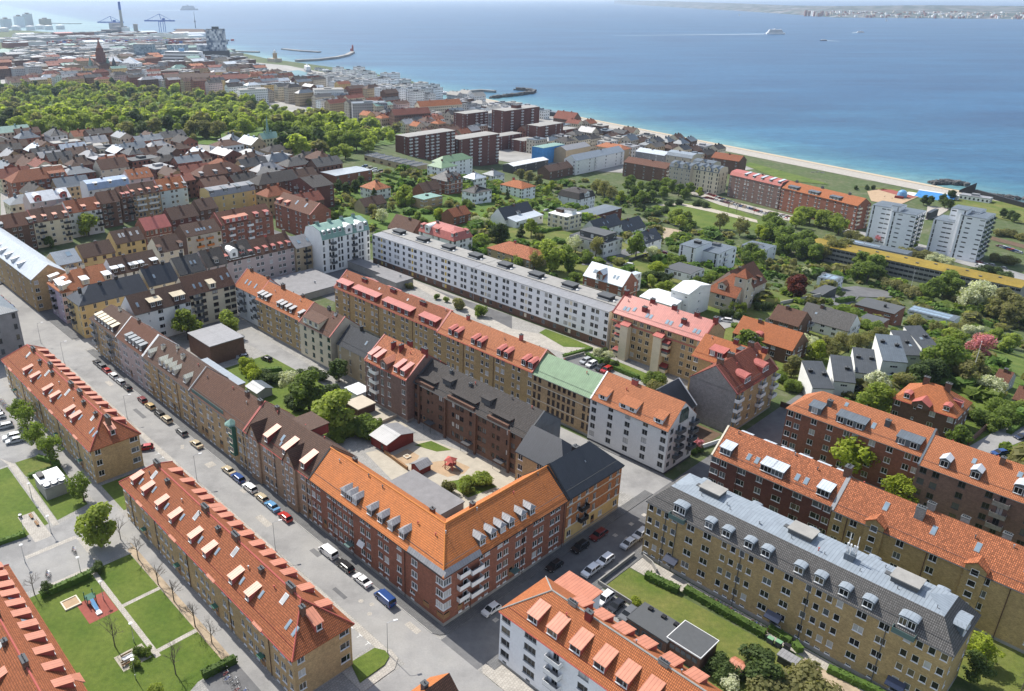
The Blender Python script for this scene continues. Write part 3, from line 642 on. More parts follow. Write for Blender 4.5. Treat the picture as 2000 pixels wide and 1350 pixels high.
# cars: side profiles of body and glasshouse, lofted across the width
CARS = {}
def car_meshes(kind):
    if kind in CARS: return CARS[kind]
    S = dict(hatch=(4.1, 1.76, 1.48), sedan=(4.7, 1.84, 1.44), suv=(4.5, 1.86, 1.66), estate=(4.75, 1.84, 1.5), van=(5.0, 1.95, 1.96))[kind]; Lc, Wc, Hc = S; h2 = Lc / 2
    belt = {'van': 1.18, 'suv': 1.02}.get(kind, .93)
    body = dict(hatch=[(-h2, .3), (-h2, .68), (-h2 + .12, .84), (-h2 + 1.05, .93), (h2 - .25, .97), (h2 - .05, .85), (h2, .35)], sedan=[(-h2, .3), (-h2, .62), (-h2 + .15, .78), (-h2 + 1.3, .92), (h2 - .9, .97), (h2 - .08, .93), (h2, .35)],
                suv=[(-h2, .36), (-h2, .8), (-h2 + .12, .96), (-h2 + 1.1, 1.04), (h2 - .2, 1.06), (h2 - .04, .9), (h2, .4)], estate=[(-h2, .3), (-h2, .64), (-h2 + .15, .8), (-h2 + 1.25, .93), (h2 - .2, .97), (h2 - .04, .85), (h2, .35)],
                van=[(-h2, .3), (-h2, .75), (-h2 + .15, .98), (-h2 + .75, 1.14), (h2 - .05, 1.2), (h2, 1.1), (h2, .35)])[kind]
    g0 = dict(hatch=(-h2 + .95, -h2 + 1.75, h2 - .62, h2 - .12), sedan=(-h2 + 1.2, -h2 + 1.95, h2 - 1.45, h2 - .75), suv=(-h2 + 1.0, -h2 + 1.75, h2 - .5, h2 - .1), estate=(-h2 + 1.15, -h2 + 1.9, h2 - .6, h2 - .12), van=(-h2 + .68, -h2 + 1.35, h2 - .22, h2 - .06))[kind]
    m = MB(); wb = Wc / 2
    rows = [[(x, s * wb * (.9 if (i in (0, 1, len(body) - 1)) else .97), z) for i, (x, z) in enumerate(body)] for s in (-1, 1)]; n = len(body)
    mid = [[(p[0], p[1] * 1.03, min(p[2], .62) if p[2] > .62 else p[2]) for p in rw] for rw in rows]
    for k in range(n - 1): m.poly([rows[0][k], rows[0][k + 1], rows[1][k + 1], rows[1][k]][::-1])
    m.poly([*rows[0]]); m.poly([*rows[1]][::-1]); m.poly([rows[0][0], rows[0][-1], rows[1][-1], rows[1][0]])
    bz = belt; rz_ = Hc; rw_ = wb * .76 if kind != 'van' else wb * .86; bw_ = wb * .94
    a0, a1, a2, a3 = g0
    if kind == 'van': # painted upper body with side glass set in
        pass
    rf = [(a1 - .05, -rw_, rz_ - .04), (a2 + .05, -rw_, rz_ - .04), (a2 + .05, rw_, rz_ - .04), (a1 - .05, rw_, rz_ - .04)]; c = [(a1 + .25, -rw_ * .8, rz_), (a2 - .2, -rw_ * .8, rz_), (a2 - .2, rw_ * .8, rz_), (a1 + .25, rw_ * .8, rz_)]
    for k in range(4): m.poly([rf[k], rf[(k + 1) % 4], c[(k + 1) % 4], c[k]])
    m.poly(c)
    low = [(a0, -bw_, bz), (a3, -bw_, bz), (a3, bw_, bz), (a0, bw_, bz)]
    for k in range(4): m.tube(low[k], rf[k], .05, .045, 4)
    for f_ in ((.46,) if kind != 'van' else (.32, .66)):
        for s in (0, 3):
            o_ = 1 if s == 0 else 2; p = Vector(low[s]).lerp(Vector(low[o_]), f_); q = Vector(rf[s]).lerp(Vector(rf[o_]), f_ - .02); m.tube(p, q, .05, .05, 4)
    if kind == 'van':
        for s, o_ in ((0, 1), (3, 2)):
            p, q, r_, t_ = Vector(low[s]).lerp(Vector(low[o_]), .34), Vector(low[o_]), Vector(rf[o_]), Vector(rf[s]).lerp(Vector(rf[o_]), .32); y = Vector((0, -.03 if s == 0 else .03, 0)); m.poly([p + y, q + y, r_ + y, t_ + y])
    body_me = m.mesh('body', 'car_white')
    m = MB(); F_ = .97
    for k in range(4):
        p, q, r_, t_ = low[k], low[(k + 1) % 4], rf[(k + 1) % 4], rf[k]; m.poly([(p[0], p[1] * F_, p[2]), (q[0], q[1] * F_, q[2]), (r_[0], r_[1] * F_, r_[2]), (t_[0], t_[1] * F_, t_[2])])
    gl = m.mesh('glass', 'g_dark')
    m = MB(); i = MB(); rr = .33 if kind not in ('suv', 'van') else .36; pr_ = [(.0, -.11), (rr * .6, -.11), (rr, -.09), (rr, .09), (rr * .6, .11), (.0, .11)]; K = 12
    for r_, y in pr_:
        for k in range(K): t = 2 * math.pi * k / K; m.v.append((r_ * math.cos(t), y, r_ * math.sin(t)))
    for j in range(len(pr_) - 1):
        for k in range(K): m.f.append((j * K + k, j * K + (k + 1) % K, (j + 1) * K + (k + 1) % K, (j + 1) * K + k)); m.m.append(1 if j in (0, 4) else 0)
    wh = m.mesh('wheel', ['rubber', 'steel'])
    m = MB(); m.box(-.03, .03, -.16, .16, -.07, .07); hl = m.mesh('headlight', 'g_blind')
    m = MB(); m.box(-.03, .03, -.14, .14, -.08, .08); tl = m.mesh('tail_light', 'car_red')
    CARS[kind] = (S, body_me, gl, wh, hl, tl, body); return CARS[kind]
def car(kind, colour, a, b, rot, label, group='cars parked along the kerbs and in the car parks', full=True, z=None):
    (Lc, Wc, Hc), bm_, gl, wh, hl, tl, body = car_meshes(kind); o = thing({'van': 'van'}.get(kind, 'parked_car'), label, 'van' if kind == 'van' else 'car', a, b, R(rot), z, group)
    bo = link('body', bm_, o); bo.material_slots[0].link = 'OBJECT'; bo.material_slots[0].material = mat('car_' + colour); link('window_glass', gl, o)
    for sx in (-1, 1):
        for sy in (-1, 1): link('wheel', wh, o, (sx * Lc * .3, sy * (Wc / 2 - .13), .34))
    if full:
        for sy in (-1, 1): link('headlight', hl, o, (-Lc / 2 + .02, sy * (Wc / 2 - .32), body[1][1] - .04)); link('tail_light', tl, o, (Lc / 2 - .01, sy * (Wc / 2 - .26), .8))
    return o
def lamp(a, b, h, rot, label, arm=1.3, group='street lamps'):
    o = thing('street_lamp', label, 'street lamp', a, b, R(rot), None, group); m = MB(); m.tube((0, 0, -.3), (0, 0, 1.1), .11, .1, 6); m.tube((0, 0, 1.1), (0, 0, h), .075, .05, 6); m.obj('pole', 'steel', o)
    if arm: m = MB(); m.tube((0, 0, h), (arm, 0, h + .22), .045, .04, 5); m.obj('arm', 'steel', o); m = MB(); m.box(arm - .1, arm + .65, -.16, .16, h + .14, h + .3); m.obj('lamp_head', 'white', o)
    else: m = MB(); m.lathe([(.05, h), (.1, h + .05), (.34, h + .3), (.36, h + .36), (.05, h + .5)], n=10); m.obj('lamp_head', 'white', o)
    return o
BK = {}
def bike(a, b, rot, c, label, group):
    if c not in BK:
        w = MB()
        for k in range(12):
            t, t2 = 2 * math.pi * k / 12, 2 * math.pi * (k + 1) / 12; w.tube((.33 * math.cos(t), 0, .33 * math.sin(t)), (.33 * math.cos(t2), 0, .33 * math.sin(t2)), .025, n=4)
        f = MB(); A_, B_, C_, D_, E_ = (-.5, 0, .34), (-.15, 0, .34), (-.3, 0, .85), (.38, 0, .8), (.52, 0, .34)
        for p, q in ((A_, B_), (A_, C_), (B_, C_), (B_, D_), (C_, D_), (D_, E_)): f.tube(p, q, .03, n=4)
        s = MB(); s.box(-.42, -.18, -.08, .08, .88, .95); hb = MB(); hb.tube((.38, 0, .8), (.36, 0, 1.02), .02, n=4); hb.tube((.36, -.28, 1.02), (.36, .28, 1.02), .02, n=4)
        BK[c] = (w.mesh('wheel', 'rubber'), f.mesh('frame', c), s.mesh('saddle', 'black'), hb.mesh('handlebar', 'steel'))
    w, f, s, hb = BK[c]; o = thing('bicycle', label, 'bicycle', a, b, R(rot), None, group); link('wheel', w, o, (-.5, 0, .34)); link('wheel', w, o, (.52, 0, .34)); link('frame', f, o); link('saddle', s, o); link('handlebar', hb, o); return o

def scatter(name, label, cat, leaf, spots, kind, n=420):
    """many crowns or shrubs that read as one mass, joined into one object: spots are (x, y, z, height, width factor)"""
    protos = []
    for sd_ in (11, 12, 13):
        me = crown_mesh(kind, leaf, sd_, n); v = np.empty(len(me.vertices) * 3); me.vertices.foreach_get('co', v); protos.append(v.reshape(-1, 3))
    out = []; r = random.Random(3)
    for x, y, z, h, wd in spots:
        v = protos[r.randrange(3)]; t = r.uniform(0, 6.28); s = h / 10; c, q = math.cos(t) * s * wd, math.sin(t) * s * wd
        out.append(np.stack([v[:, 0] * c - v[:, 1] * q + x, v[:, 0] * q + v[:, 1] * c + y, v[:, 2] * s + z], 1))
    V = np.concatenate(out); k = len(V) // 4; me = bpy.data.meshes.new(name); me.vertices.add(len(V)); me.vertices.foreach_set('co', V.ravel()); me.loops.add(4 * k); me.loops.foreach_set('vertex_index', np.arange(4 * k)); me.polygons.add(k); me.polygons.foreach_set('loop_start', np.arange(0, 4 * k, 4)); me.update(calc_edges=True)
    me.materials.append(mat(leaf)); return tag(link(name, me), label, cat, None, 'stuff')

# ---------------------------------------------------------------- land, sea
def land():
    B = [(2200, -500), (690, 310), (460, 602), (439, 650), (360, 695), (329, 742), (299, 838), (246, 948), (189, 1036), (150, 1110), (60, 1320), (-38, 1546), (-164, 1775), (-340, 2020), (-420, 2130), (-520, 2330), (-593, 2482), (-700, 2760), (-900, 3200), (-950, 3350), (-1200, 3420), (-1500, 3600), (-1900, 4000), (-2600, 4300), (-5000, 4300), (-5000, -500)]
    pts = []
    for p, q in zip(B, B[1:] + B[:1]):
        n = max(1, int(math.dist(p, q) / 60)); pts += [(p[0] + (q[0] - p[0]) * k / n, p[1] + (q[1] - p[1]) * k / n) for k in range(n)]
    n0 = len(pts)
    def inside(x, y):
        c = False
        for i in range(n0):
            (xa, ya), (xb, yb) = pts[i], pts[(i + 1) % n0]
            if (ya > y) != (yb > y) and x < (xb - xa) * (y - ya) / (yb - ya) + xa: c = not c
        return c
    V = [Vector(p) for p in pts]
    for x0, x1, y0, y1, st in ((-700, 500, 40, 1200, 14), (-3000, 100, 1200, 4400, 70)):
        y = y0
        while y < y1:
            x = x0
            while x < x1:
                if inside(x, y) and inside(x + 12, y + 12): V.append(Vector((x + rnd.uniform(-.5, .5), y)))
                x += st
            y += st
    vs_, _, fs, *_ = mg.delaunay_2d_cdt(V, [(i, (i + 1) % n0) for i in range(n0)], [list(range(n0))], 1, 1e-4)
    mb = MB(); mb.v = [(v.x, v.y, terr(v.x, v.y)) for v in vs_]
    for f in fs:
        f = list(f); a_, b_, c_ = (vs_[k] for k in f[:3])
        if (b_ - a_).cross(c_ - a_) < 0: f.reverse()
        mb.f.append(tuple(f)); mb.m.append(0)
    for i in range(n0):
        (xa, ya), (xb, yb) = pts[i], pts[(i + 1) % n0]; mb.poly([(xb, yb, terr(xb, yb)), (xa, ya, terr(xa, ya)), (xa, ya, -45), (xb, yb, -45)])
    tag(mb.obj('ground', 'ground'), kind='structure')
land()
m = MB(); S_ = 45000; m.poly([(-S_, -3000, 0), (S_, -3000, 0), (S_, S_, 0), (-S_, S_, 0)]); tag(m.obj('sea', 'water', None, (0, 0, -36)), kind='structure')

# ================================================================ LARGE STRUCTURE: ground sheets and streets of the near quarter
patch('paved_ground',rect(-262,13.6,-80,64),'paving',.004,step=40)
patch('paved_ground',rect(13.61,120,-30,24),'paving',.004,step=40)
patch('road',rect(-262,70,-11,-2.6),'asphalt',.012,step=40)
patch('road',rect(3.4,12.8,-2.6,150),'asphalt2',.012,step=40)
patch('road',[(-262,-17),(-166,-17),(-166,-11),(-262,-11)],'asphalt',.012)
patch('road',rect(3.4,11.4,-60,-11),'asphalt',.012)
patch('cross_street',rect(-181,-172,-2.6,125),'asphalt',.012,step=40)
slab('pavement',rect(-170,1.2,-2.6,-.02),'pavedark',-.3,.12)
slab('pavement',[(1.2,-2.6),(2.4,-2.0),(3.3,-.6),(3.4,1),(3.4,66),(1.2,66)],'pavedark',-.3,.12)
slab('pavement',rect(12.8,14.9,-.5,150),'pavedark',-.3,.12)
slab('pavement',[(12.81,-.52),(13.1,-1.7),(14.1,-2.45),(68,-2.55),(68,1.4),(14.95,1.4),(14.95,-.52)],'pavelight',-.3,.12)
slab('pavement',rect(-262,-183,-2.6,0),'pavedark',-.3,.12)
slab('kerb',rect(-170,1.2,-2.75,-2.61),'kerb',-.3,.13)
patch('cycle_path',rect(-168,-1,-12.6,-11.2),'pavelight',.016,step=40)
patch('parking_strip',rect(-170,-4,-17.4,-12.7),'asphalt',.012,step=40)
for a_ in(-10.1,-7.4,-4.9,-90,-92.6,-95.2):
 patch('parking_line',[(a_-.5,-12.8),(a_+.5,-12.8),(a_+.5,-12.65),(a_-.5,-12.65)],'line',.02);patch('parking_line',rect(a_-.07,a_+.07,-13.6,-12.65),'line',.021)
for a_,b_ in((-14.5,-7.2),(-12.3,-6.2),(-10.6,-8.1),(-92,-6.5),(-91,-7)):
 P_=[(a_+.5*math.cos(t*.524),b_+.5*math.sin(t*.524))for t in range(12)];patch('manhole_cover',P_,'pavelight',.018)
for b_ in(8,12,16.5,46,52,57):
 patch('road_patch',rect(6.2,7.1,b_,b_+1.1),'pavelight',.016);patch('road_patch',rect(8.6,9.5,b_+1,b_+2),'pavelight',.016)
slab('grass_island',[(-3.2,-18.2),(-3.0,-12.9),(-1.2,-11.9),(.3,-12.2),(1.2,-14),(1.4,-19.6)],'lawn',-.2,.35)
slab('pavement',[(-3.4,-20.5),(-3.2,-12.3),(-.8,-10.8),(1.5,-11.2),(3.0,-13.2),(3.2,-20.5)],'pavelight',-.2,.12)
patch('paved_ground',rect(-181,-20,88,126),'paving',.006,step=40)
patch('road',rect(-170,3.4,61.5,74.8),'asphalt',.014,step=40)
slab('pavement',rect(-22,1,74,75),'pavedark',-.2,.12)
# west courts
patch('path',rect(-165,4,-33.0,-30.2),'asphalt',.012,step=40)
patch('bed',rect(-62,-17.6,-34.6,-33.0),'bed',.016)
patch('road',[(-160,-62),(-160,-33.2),(-112.6,-35.6),(-113.4,-62)],'asphalt',.014)
patch('path',[(-118,-44),(-113,-43.2),(-79.5,-43.4),(-79,-42.2),(-112,-41.8)],'pavelight',.02)
patch('lawn',[(-112.8,-41.6),(-112.5,-36),(-106,-33.4),(-103.6,-33.4),(-104.3,-41.6)],'lawndry',.016)
patch('lawn',[(-103.2,-41.6),(-102.8,-33.6),(-82.5,-34.6),(-80.9,-42)],'lawn',.016)
patch('lawn',[(-112,-43.6),(-81,-43.9),(-79.6,-49),(-80,-56),(-112,-57)],'lawn',.016)
patch('lawn',rect(-88,-74.5,-29.4,-18.2),'lawn',.016)
patch('path',rect(-88,-76,-48.3,-44.8),'pavelight',.022)
patch('path',[(-80.5,-56),(-79,-43),(-81,-34.5),(-60.5,-33.2),(-59,-42),(-61.5,-58)],'asphalt',.018)
patch('gravel_yard',rect(-71.4,-60.2,-51.5,-41.2),'asphalt',.024)
patch('paved_edge',rect(-72.6,-71.4,-51.5,-41),'pavelight',.026);patch('paved_edge',rect(-60.2,-59,-51.5,-41),'pavelight',.026);patch('paved_edge',rect(-71.4,-60.2,-41.2,-40.2),'pavelight',.026)
patch('lawn',[(-58.8,-55.5),(-58.5,-34.7),(-17.8,-34.6),(-17.6,-40),(-10,-55.5)],'lawn',.016)
patch('path',rect(-58.4,-27.5,-43.1,-42.1),'pavelight',.024);patch('path',rect(-44.8,-43.9,-42.1,-34.6),'pavelight',.024);patch('path',rect(-29.4,-28.4,-42.1,-34.6),'pavelight',.024)
patch('rubber_surface',rect(-50.8,-43.8,-48.7,-43.2),'rubberred',.028)
patch('bicycle_yard',rect(-17.4,-6,-39.5,-33),'asphalt2',.022)
patch('seating_yard',rect(-32.6,-28.3,-48.6,-43.5),'gravel',.022)
# inner court of the block
patch('court',rect(-160,-10,10.5,50),'paving',.012,step=40)
patch('play_yard',[(-57,27),(-52.4,40.6),(-50,44),(-34,47.5),(-20,47.5),(-22,28),(-40,23.5)],'gravel',.02)
patch('sandpit',[(-51,31.3),(-46.2,31),(-44.8,33.4),(-46.5,36.4),(-51.2,36.2)],'sandplay',.028)
patch('sandpit',[(-42.6,36),(-41.6,33.6),(-34.6,35),(-32.9,39),(-34,42.2),(-39.5,41.4)],'sandplay',.028)
patch('lawn',[(-33.5,33),(-25,32.6),(-23.5,41),(-29.6,40.6)],'lawn',.028)
patch('lawn',[(-51.4,38.8),(-45,41),(-43,44.4),(-50,43.6)],'lawn',.028)
patch('lawn',rect(-127,-66,17,41.5),'lawn',.024,step=40)
patch('court_drive',[(-150,40),(-104,41.2),(-102,46),(-150,47.5)],'asphalt',.03)
patch('court_drive',rect(-74,-60,34,44.5),'gravel',.03)
# right of the cross street
patch('lawn',[(14.1,31.6),(14.2,39.6),(26,40.2),(64,42),(92,42),(92,24),(41,24),(40,31.6)],'lawndry',.02)
patch('path',[(14,44),(14.2,40),(23.6,40.2),(27.6,42.4),(95,42.6),(95,44.9),(14,44.9)],'pavelight',.026)
patch('car_park',rect(14,33,14.5,30.6),'asphalt',.02)
patch('court',rect(14.5,110,58,74),'lawndry',.014,step=40)
patch('court',rect(14.5,110,84,106),'lawndry',.014,step=40)
patch('path',rect(50,62,37.5,42.5),'bed',.03)

# ================================================================ NEAR BUILDINGS
LD=dict(on='f',w=1.5,hd=1.35,kind='shed',rm='m_salmon',cm='redp',wn='n',sd=.28)
def shed_roofs(t,xs_front,xs_back):return[dict(LD,xs=xs_front,y0=.95,rm=t),dict(LD,on='b',xs=xs_back,y0=1.1,rm=t)]
def ridge_chims(xs):return[(x,.5 if i%2==0 else .42,2.0 if i%2==0 else .9,.8,1.0 if i%2==0 else .8,'b_brown',4 if i%2==0 else 2)for i,x in enumerate(xs)]
PL='mmn.mm.nmmn.mm.nmmn.mm.nmmn.mmn'
def lamell(label,a0,L,xf,xb,hx,ch,bays,dps,dl=2,**k):
 r=bld('apartment_block',label,a0,-29.8,L,11.7,9.85,0,'b_yellow','t_left',rh=4.7,ends='hh',nf=3,pf=PL,pr='m..w',pb=PL,zf=.9,bw=True,ov=.45,dl=dl,
 dorm=shed_roofs('m_salmon',[1-(x+L)/L if 0 else x for x in xf],[1-x for x in xb])+[dict(on='r',xs=[.52],y0=1.2,w=1.6,hd=1.5,kind='shed',rm='m_salmon',cm='redp',wn='n',sd=.3)],
 chim=ridge_chims(ch),sky=[('f',x,3.6,1.1,1.5,'g_blind','white')for x in hx]+[('f',x+.028,1.6+(i%2)*.5,.65,1.2)for i,x in enumerate(xf)]+[('f',.93,1.7,.7,1.4),('f',.96,1.7,.7,1.4)],
 dp=dps,ridge='redp',gutter='redp',**k)
 F=r[1]
 for x in bays:
  m=MB();m.poly([(-1.5,-.75,9.35),(1.5,-.75,9.35),(1.3,.3,9.95),(-1.3,.3,9.95)]);m.poly([(1.5,-.75,9.35),(-1.5,-.75,9.35),(-1.5,-.75,9.15),(1.5,-.75,9.15)]);m.poly([(-1.5,-.75,9.2),(1.5,-.75,9.2),(1.5,0,9.2),(-1.5,0,9.2)])
  F.at(x*L,0).put('bay_roof',m.mesh('bay_roof','m_salmon'))
 for x in bays:
  m=MB();m.box(-.7,.7,-1.0,-.02,2.75,2.9);F.at(x*L,0).put('door_canopy',m.mesh('door_canopy','greenp'));F.at(x*L,-.15).put('door',door_mesh(1.2,2.2,'wood'),.3)
 return r
lamell('long yellow brick block with red tiled hip roof between the street and the car park',-158,68.8,[.25,.34,.49,.57,.725,.785],[.115,.19,.26,.315,.365,.43,.48,.535,.59,.655,.705,.765,.845,.925],[.16,.395,.62,.88],[.17,.29,.38,.435,.61,.77,.70,.885,.965],[.12,.37,.62,.87],[.06,.24,.45,.66,.86])
lamell('long yellow brick block with red tiled hip roof beside the lawn with the slide',-71.2,68.6,[.06,.14,.24,.33,.455,.54,.685,.77],[.115,.195,.275,.32,.38,.40,.44,.495,.555,.615,.67,.725,.775,.855,.935],[.12,.405,.625,.87],[.10,.20,.42,.52,.595,.75,.87,.94],[.15,.38,.61,.85],[.06,.24,.45,.69,.89])
lamell('red roofed block cut off by the lower left corner of the picture',-58,70,[.15,.24,.4,.5,.66,.76],[.05,.13,.21,.27,.33,.40,.47,.53,.62,.7,.78,.86],[.2,.45,.7,.9],[.12,.3,.45,.6,.8],[.2,.5,.8],[.06,.24,.45,.69,.89],dl=1)if 0 else None
r=bld('apartment_block','red roofed block cut off by the lower left corner beside the lawn',-58,-69,72,11.7,9.85,0,'b_yellow','t_left',rh=4.7,ends='hh',nf=3,pb=PL,pf=PL,zf=.9,ov=.45,dl=1,
dorm=[dict(LD,on='b',xs=[1-x for x in(.035,.075,.125,.165,.21,.255,.305,.355,.41,.47,.53,.6,.67)],y0=1.1),dict(LD,xs=[.1,.2,.3,.42,.52,.64],y0=1)],
chim=ridge_chims([.1,.16,.26,.36,.46,.56]),sky=[('b',.93,1.6,.8,1.3),('b',.82,1.6,.8,1.3),('b',.72,1.6,.8,1.3),('f',.2,3.4,1.1,1.6,'g_blind','white'),('f',.35,3.4,1.1,1.6,'g_blind','white')],ridge='redp',gutter='redp')
for x in(.08,.17,.33,.5):
 m=MB();m.poly([(-1.3,-.9,9.3),(1.3,-.9,9.3),(.7,.5,10.3),(-.7,.5,10.3)]);m.poly([(1.3,-.9,9.3),(.7,.5,10.3),(1.3,.2,9.4)]);m.poly([(-1.3,-.9,9.3),(-1.3,.2,9.4),(-.7,.5,10.3)]);m.poly([(-1.3,-.9,9.28),(-1.3,.2,9.28),(1.3,.2,9.28),(1.3,-.9,9.28)]);r[1].at(72-x*72,11.7,R(180)).put('bay_roof',m.mesh('bay_roof','m_salmon'))

# red brick corner building with bright orange tiles: two wings meeting in a mitre
HD=dict(w=1.65,hd=1.4,kind='hip',rm='m_zinc',cm='dkgrey',wn='m',sd=.02,rise=.65,y0=.55)
r=bld('corner_building','red brick corner building with bright orange tiled roof and grey capped dormers',-41.2,0,42.5,11.4,12.5,0,'b_red','t_bright',rh=4.9,ends='gm',nf=4,pf='mm.mmmmm.mm.mm.m.m....',gf='mmDmmmmm.mm.mm.m.m.G.G',zf=1.5,bw=True,dl=2,ov=.55,
dorm=[dict(HD,xs=[.27,.315,.36,.475,.555,.63,.71])],chim=[(.13,.72,.9,.8,.9,'b_brown',1),(.7,.78,.9,.8,.9,'b_brown',1)],dp=(.2,.35,.745),dpc='brownp',verge=('black',None),ridge='orangep',gutter='black',
wings=[dict(at=(42.5,0,90),name='',label='',L=35.2,d=11.4,h=12.5,wall='b_red',roof='t_bright',rh=4.9,ends='mg',nf=4,pf='..Bm.mm.mm.mm.mm.mm.',gf='G.Dm.mm.mmDmm.mm.mm.',zf=1.5,bw=True,dl=2,ov=.55,balc='white',plinth='p_concrete',
dorm=[dict(HD,xs=[.30,.385,.46,.53,.63,.705])],chim=[(.42,.66,.9,.9,1.0,'b_brown',1)],dp=(.2,.62,.98),verge=(None,'black'),ridge='orangep',gutter='black')])
F=r[1]
m=MB()
m.poly([(32.9,-.5,12.15),(43.1,-.5,12.15),(43.1,.1,13.0),(32.9,.1,13.0)]);m.poly([(43.1,-.5,12.15),(43.1,9.3,12.15),(42.5,9.3,13.0),(42.5,.1,13.0),(43.1,.1,13.0)][:3]+[(42.4,.1,13.0)])
m.box(32.9,43.1,-.55,-.4,11.95,12.15);m.box(43.0,43.15,-.4,9.3,11.95,12.15);F.put('bay_roof',m.mesh('bay_roof','m_zinc'))
m=MB();m.box(33.2,42.85,-.35,-.02,3.4,11.94);m.box(42.52,42.85,-.02,8.9,3.4,11.94);F.put('corner_bay',m.mesh('corner_bay','b_red'))
for fl in range(3):
 z_=4.35+fl*2.72
 for x in(34.9,):F.at(x,-.47).put('window',win_mesh(1.6,1.4,2,'white','g_mid'),z_)
 F.at(41.9,-.47).put('corner_window',win_mesh(1.9,1.5,3,'white',pick_glass()),z_);F.at(42.97,.55,R(90)).put('corner_window',win_mesh(1.9,1.5,3,'white',pick_glass()),z_)
 F.at(42.97,5.2,R(90)).put('window',win_mesh(1.1,1.4,1,'white','g_dark'),z_);F.at(42.88,7.6,R(90)).put('balcony',balcony_mesh(3.2,'white',1.1),z_-.35)
m=MB();m.box(-.9,.9,-1.5,0,2.85,3.0);F.at(14.3,0).put('door_canopy',m.mesh('door_canopy','tealp'));m=MB();m.box(-.9,.9,-1.4,0,2.85,3.0);F.at(42.5,19,R(90)).put('door_canopy',m.mesh('door_canopy','tealp'))
m=MB();m.poly([(-1,-.75,0),(1,-.75,0),(1,0,1),(-1,0,1)]);F.at(18.1,-.06).put('awning',m.mesh('awning','white'),4.6)

r=bld('corner_building','brick and yellow plaster building with black metal roof beside the orange corner building',1.3,35.4,19.4,11,12.3,90,'b_orange','m_black',rh=5.6,ends='gh',nf=4,pf='tttt.tt',gf='m.mDm.m',base=(4.2,'p_yellow'),pr='t.B.t',zf=1.0,dl=2,ov=.4,balc='black',verge=('black',None),gutter='black',chim=[(.5,.55,1.2,1.2,.7,'black',2)],
bands=[(4.2,4.45,'cream',.08),(7.0,7.2,'cream',.07),(9.7,9.9,'cream',.07),(1.0,1.25,'p_concrete',.06)],sky=[('f',.5,3,.3,.3)])
m=MB();m.box(.03,19.37,-.035,-.003,1.25,4.2);m2=MB()
for y_ in(1.0,3.1):r[1].at(5.4,0).put('balcony',balcony_mesh(2.6,'black',1.1),4.3+(y_>2)*2.8)
bld('apartment_house','narrow house with black standing seam roof set behind the black roofed corner',-19,42,14,10.5,12.0,0,'b_yellow','m_black',rh=4.6,ends='gh',nf=4,pf='m.m.m',frame='white',zf=1,dl=1,gutter='black')

# the row along the main street
def row(label,a0,a1,h,rh,wall,roof,pf,d=11,**k):
 return bld('apartment_house',label,a0,.0,a1-a0,d,h,0,wall,roof,rh=rh,pf=pf,dl=k.pop('dl',2),zf=k.pop('zf',1.0),bw=True,**k)
m=row('beige brick house with brown tiles and two gabled bays next to the orange roof',-69.2,-41.3,12.3,5.4,'b_beige','t_brown','mnm.mmn.mnm.mm',d=12.5,dp=(.08,.48,.95),verge=('m_red',None),gutter='redp',
dorm=[dict(on='f',xs=[.345,.62,.89],y0=.3,w=1.7,hd=1.9,kind='shed',rm='m_salmon',cm='dkredp',wn='n',sd=.35)],sky=[('f',.48,2,.9,1.2),('f',.5,1.2,0.6,.8)],chim=[(.2,.5,1,.8,.7,'b_brown',1),(.5,.9,.9,.9,1,'steel',1)],gf='mDm.mmn.mnm.mD')
F=m[1];P_=m[2]
for x in(4.6,20.2):
 q=MB();w2=2.3;q.box(-w2,w2,-.45,-.02,-.5,12.2);q.poly([(-w2,-.45,12.2),(w2,-.45,12.2),(0,-.45,15.6)]);F.at(x,0).put('gable_bay',q.mesh('gable_bay','b_beige'))
 q=MB()
 for s_ in(-1,1):
  p1,p2,p3,p4=(0,-.7,15.85),(s_*(w2+.35),-.7,11.95),(s_*(w2+.35),.3,12.4),(0,4.9,15.85);q.poly([p1,p2,p3,p4]if s_<0 else[p4,p3,p2,p1]);q.poly([(p[0],p[1],p[2]-.2)for p in([p4,p3,p2,p1]if s_<0 else[p1,p2,p3,p4])]);q.poly([p1,(0,-.7,15.65),(p2[0],p2[1],p2[2]-.2),p2][::s_])
 F.at(x,0).put('bay_roof',q.mesh('bay_roof','t_brown'))
 for fl in range(4):
  for dx in(-.95,.95):F.at(x+dx,-.57).put('window',win_mesh(1.0,1.4,2,'white',pick_glass()),1.9+fl*2.78)
 F.at(x,-.57).put('window',win_mesh(.9,1.2,2,'white',pick_glass()),12.6)
m=MB();m.box(0,7,0,5,0,2.4);m.box(-.25,7.25,-.25,5.25,2.4,2.6,1);F.at(11,7.2).put('roof_box',m.mesh('roof_box',['dkredp','t_brown']),14.4)
r=row('beige brick house with brown roof terrace and green glazed oriel',-97.6,-69.3,12.0,5.0,'b_tan','t_brown2','l.l.mm.n.mm.mn',dp=(.03,.97),verge=('brownp','m_red'),chim=[(.75,.5,.9,.9,.8,'b_brown',1),(.97,.5,1.4,.8,.9,'b_brown',2)],gf='m.DG.m.G.mm.mn')
F=r[1];m=MB();m.box(-1.1,1.1,-1.0,-.02,2.9,11.6);F.at(22.8,0).put('oriel',m.mesh('oriel','greenp'));m=MB();m.lathe([(1.7,11.6),(1.5,11.9),(.05,13)],0,-.5,8);F.at(22.8,0).put('oriel_roof',m.mesh('oriel_roof','m_copper'))
for fl in range(3):F.at(22.8,-1.12).put('window',win_mesh(1.6,1.3,2,'cream','g_mid'),3.9+fl*2.6)
m=MB();m.box(1,18,-.02,.06,12.0,13.0);F.put('terrace_screen',m.mesh('terrace_screen','tealp'))
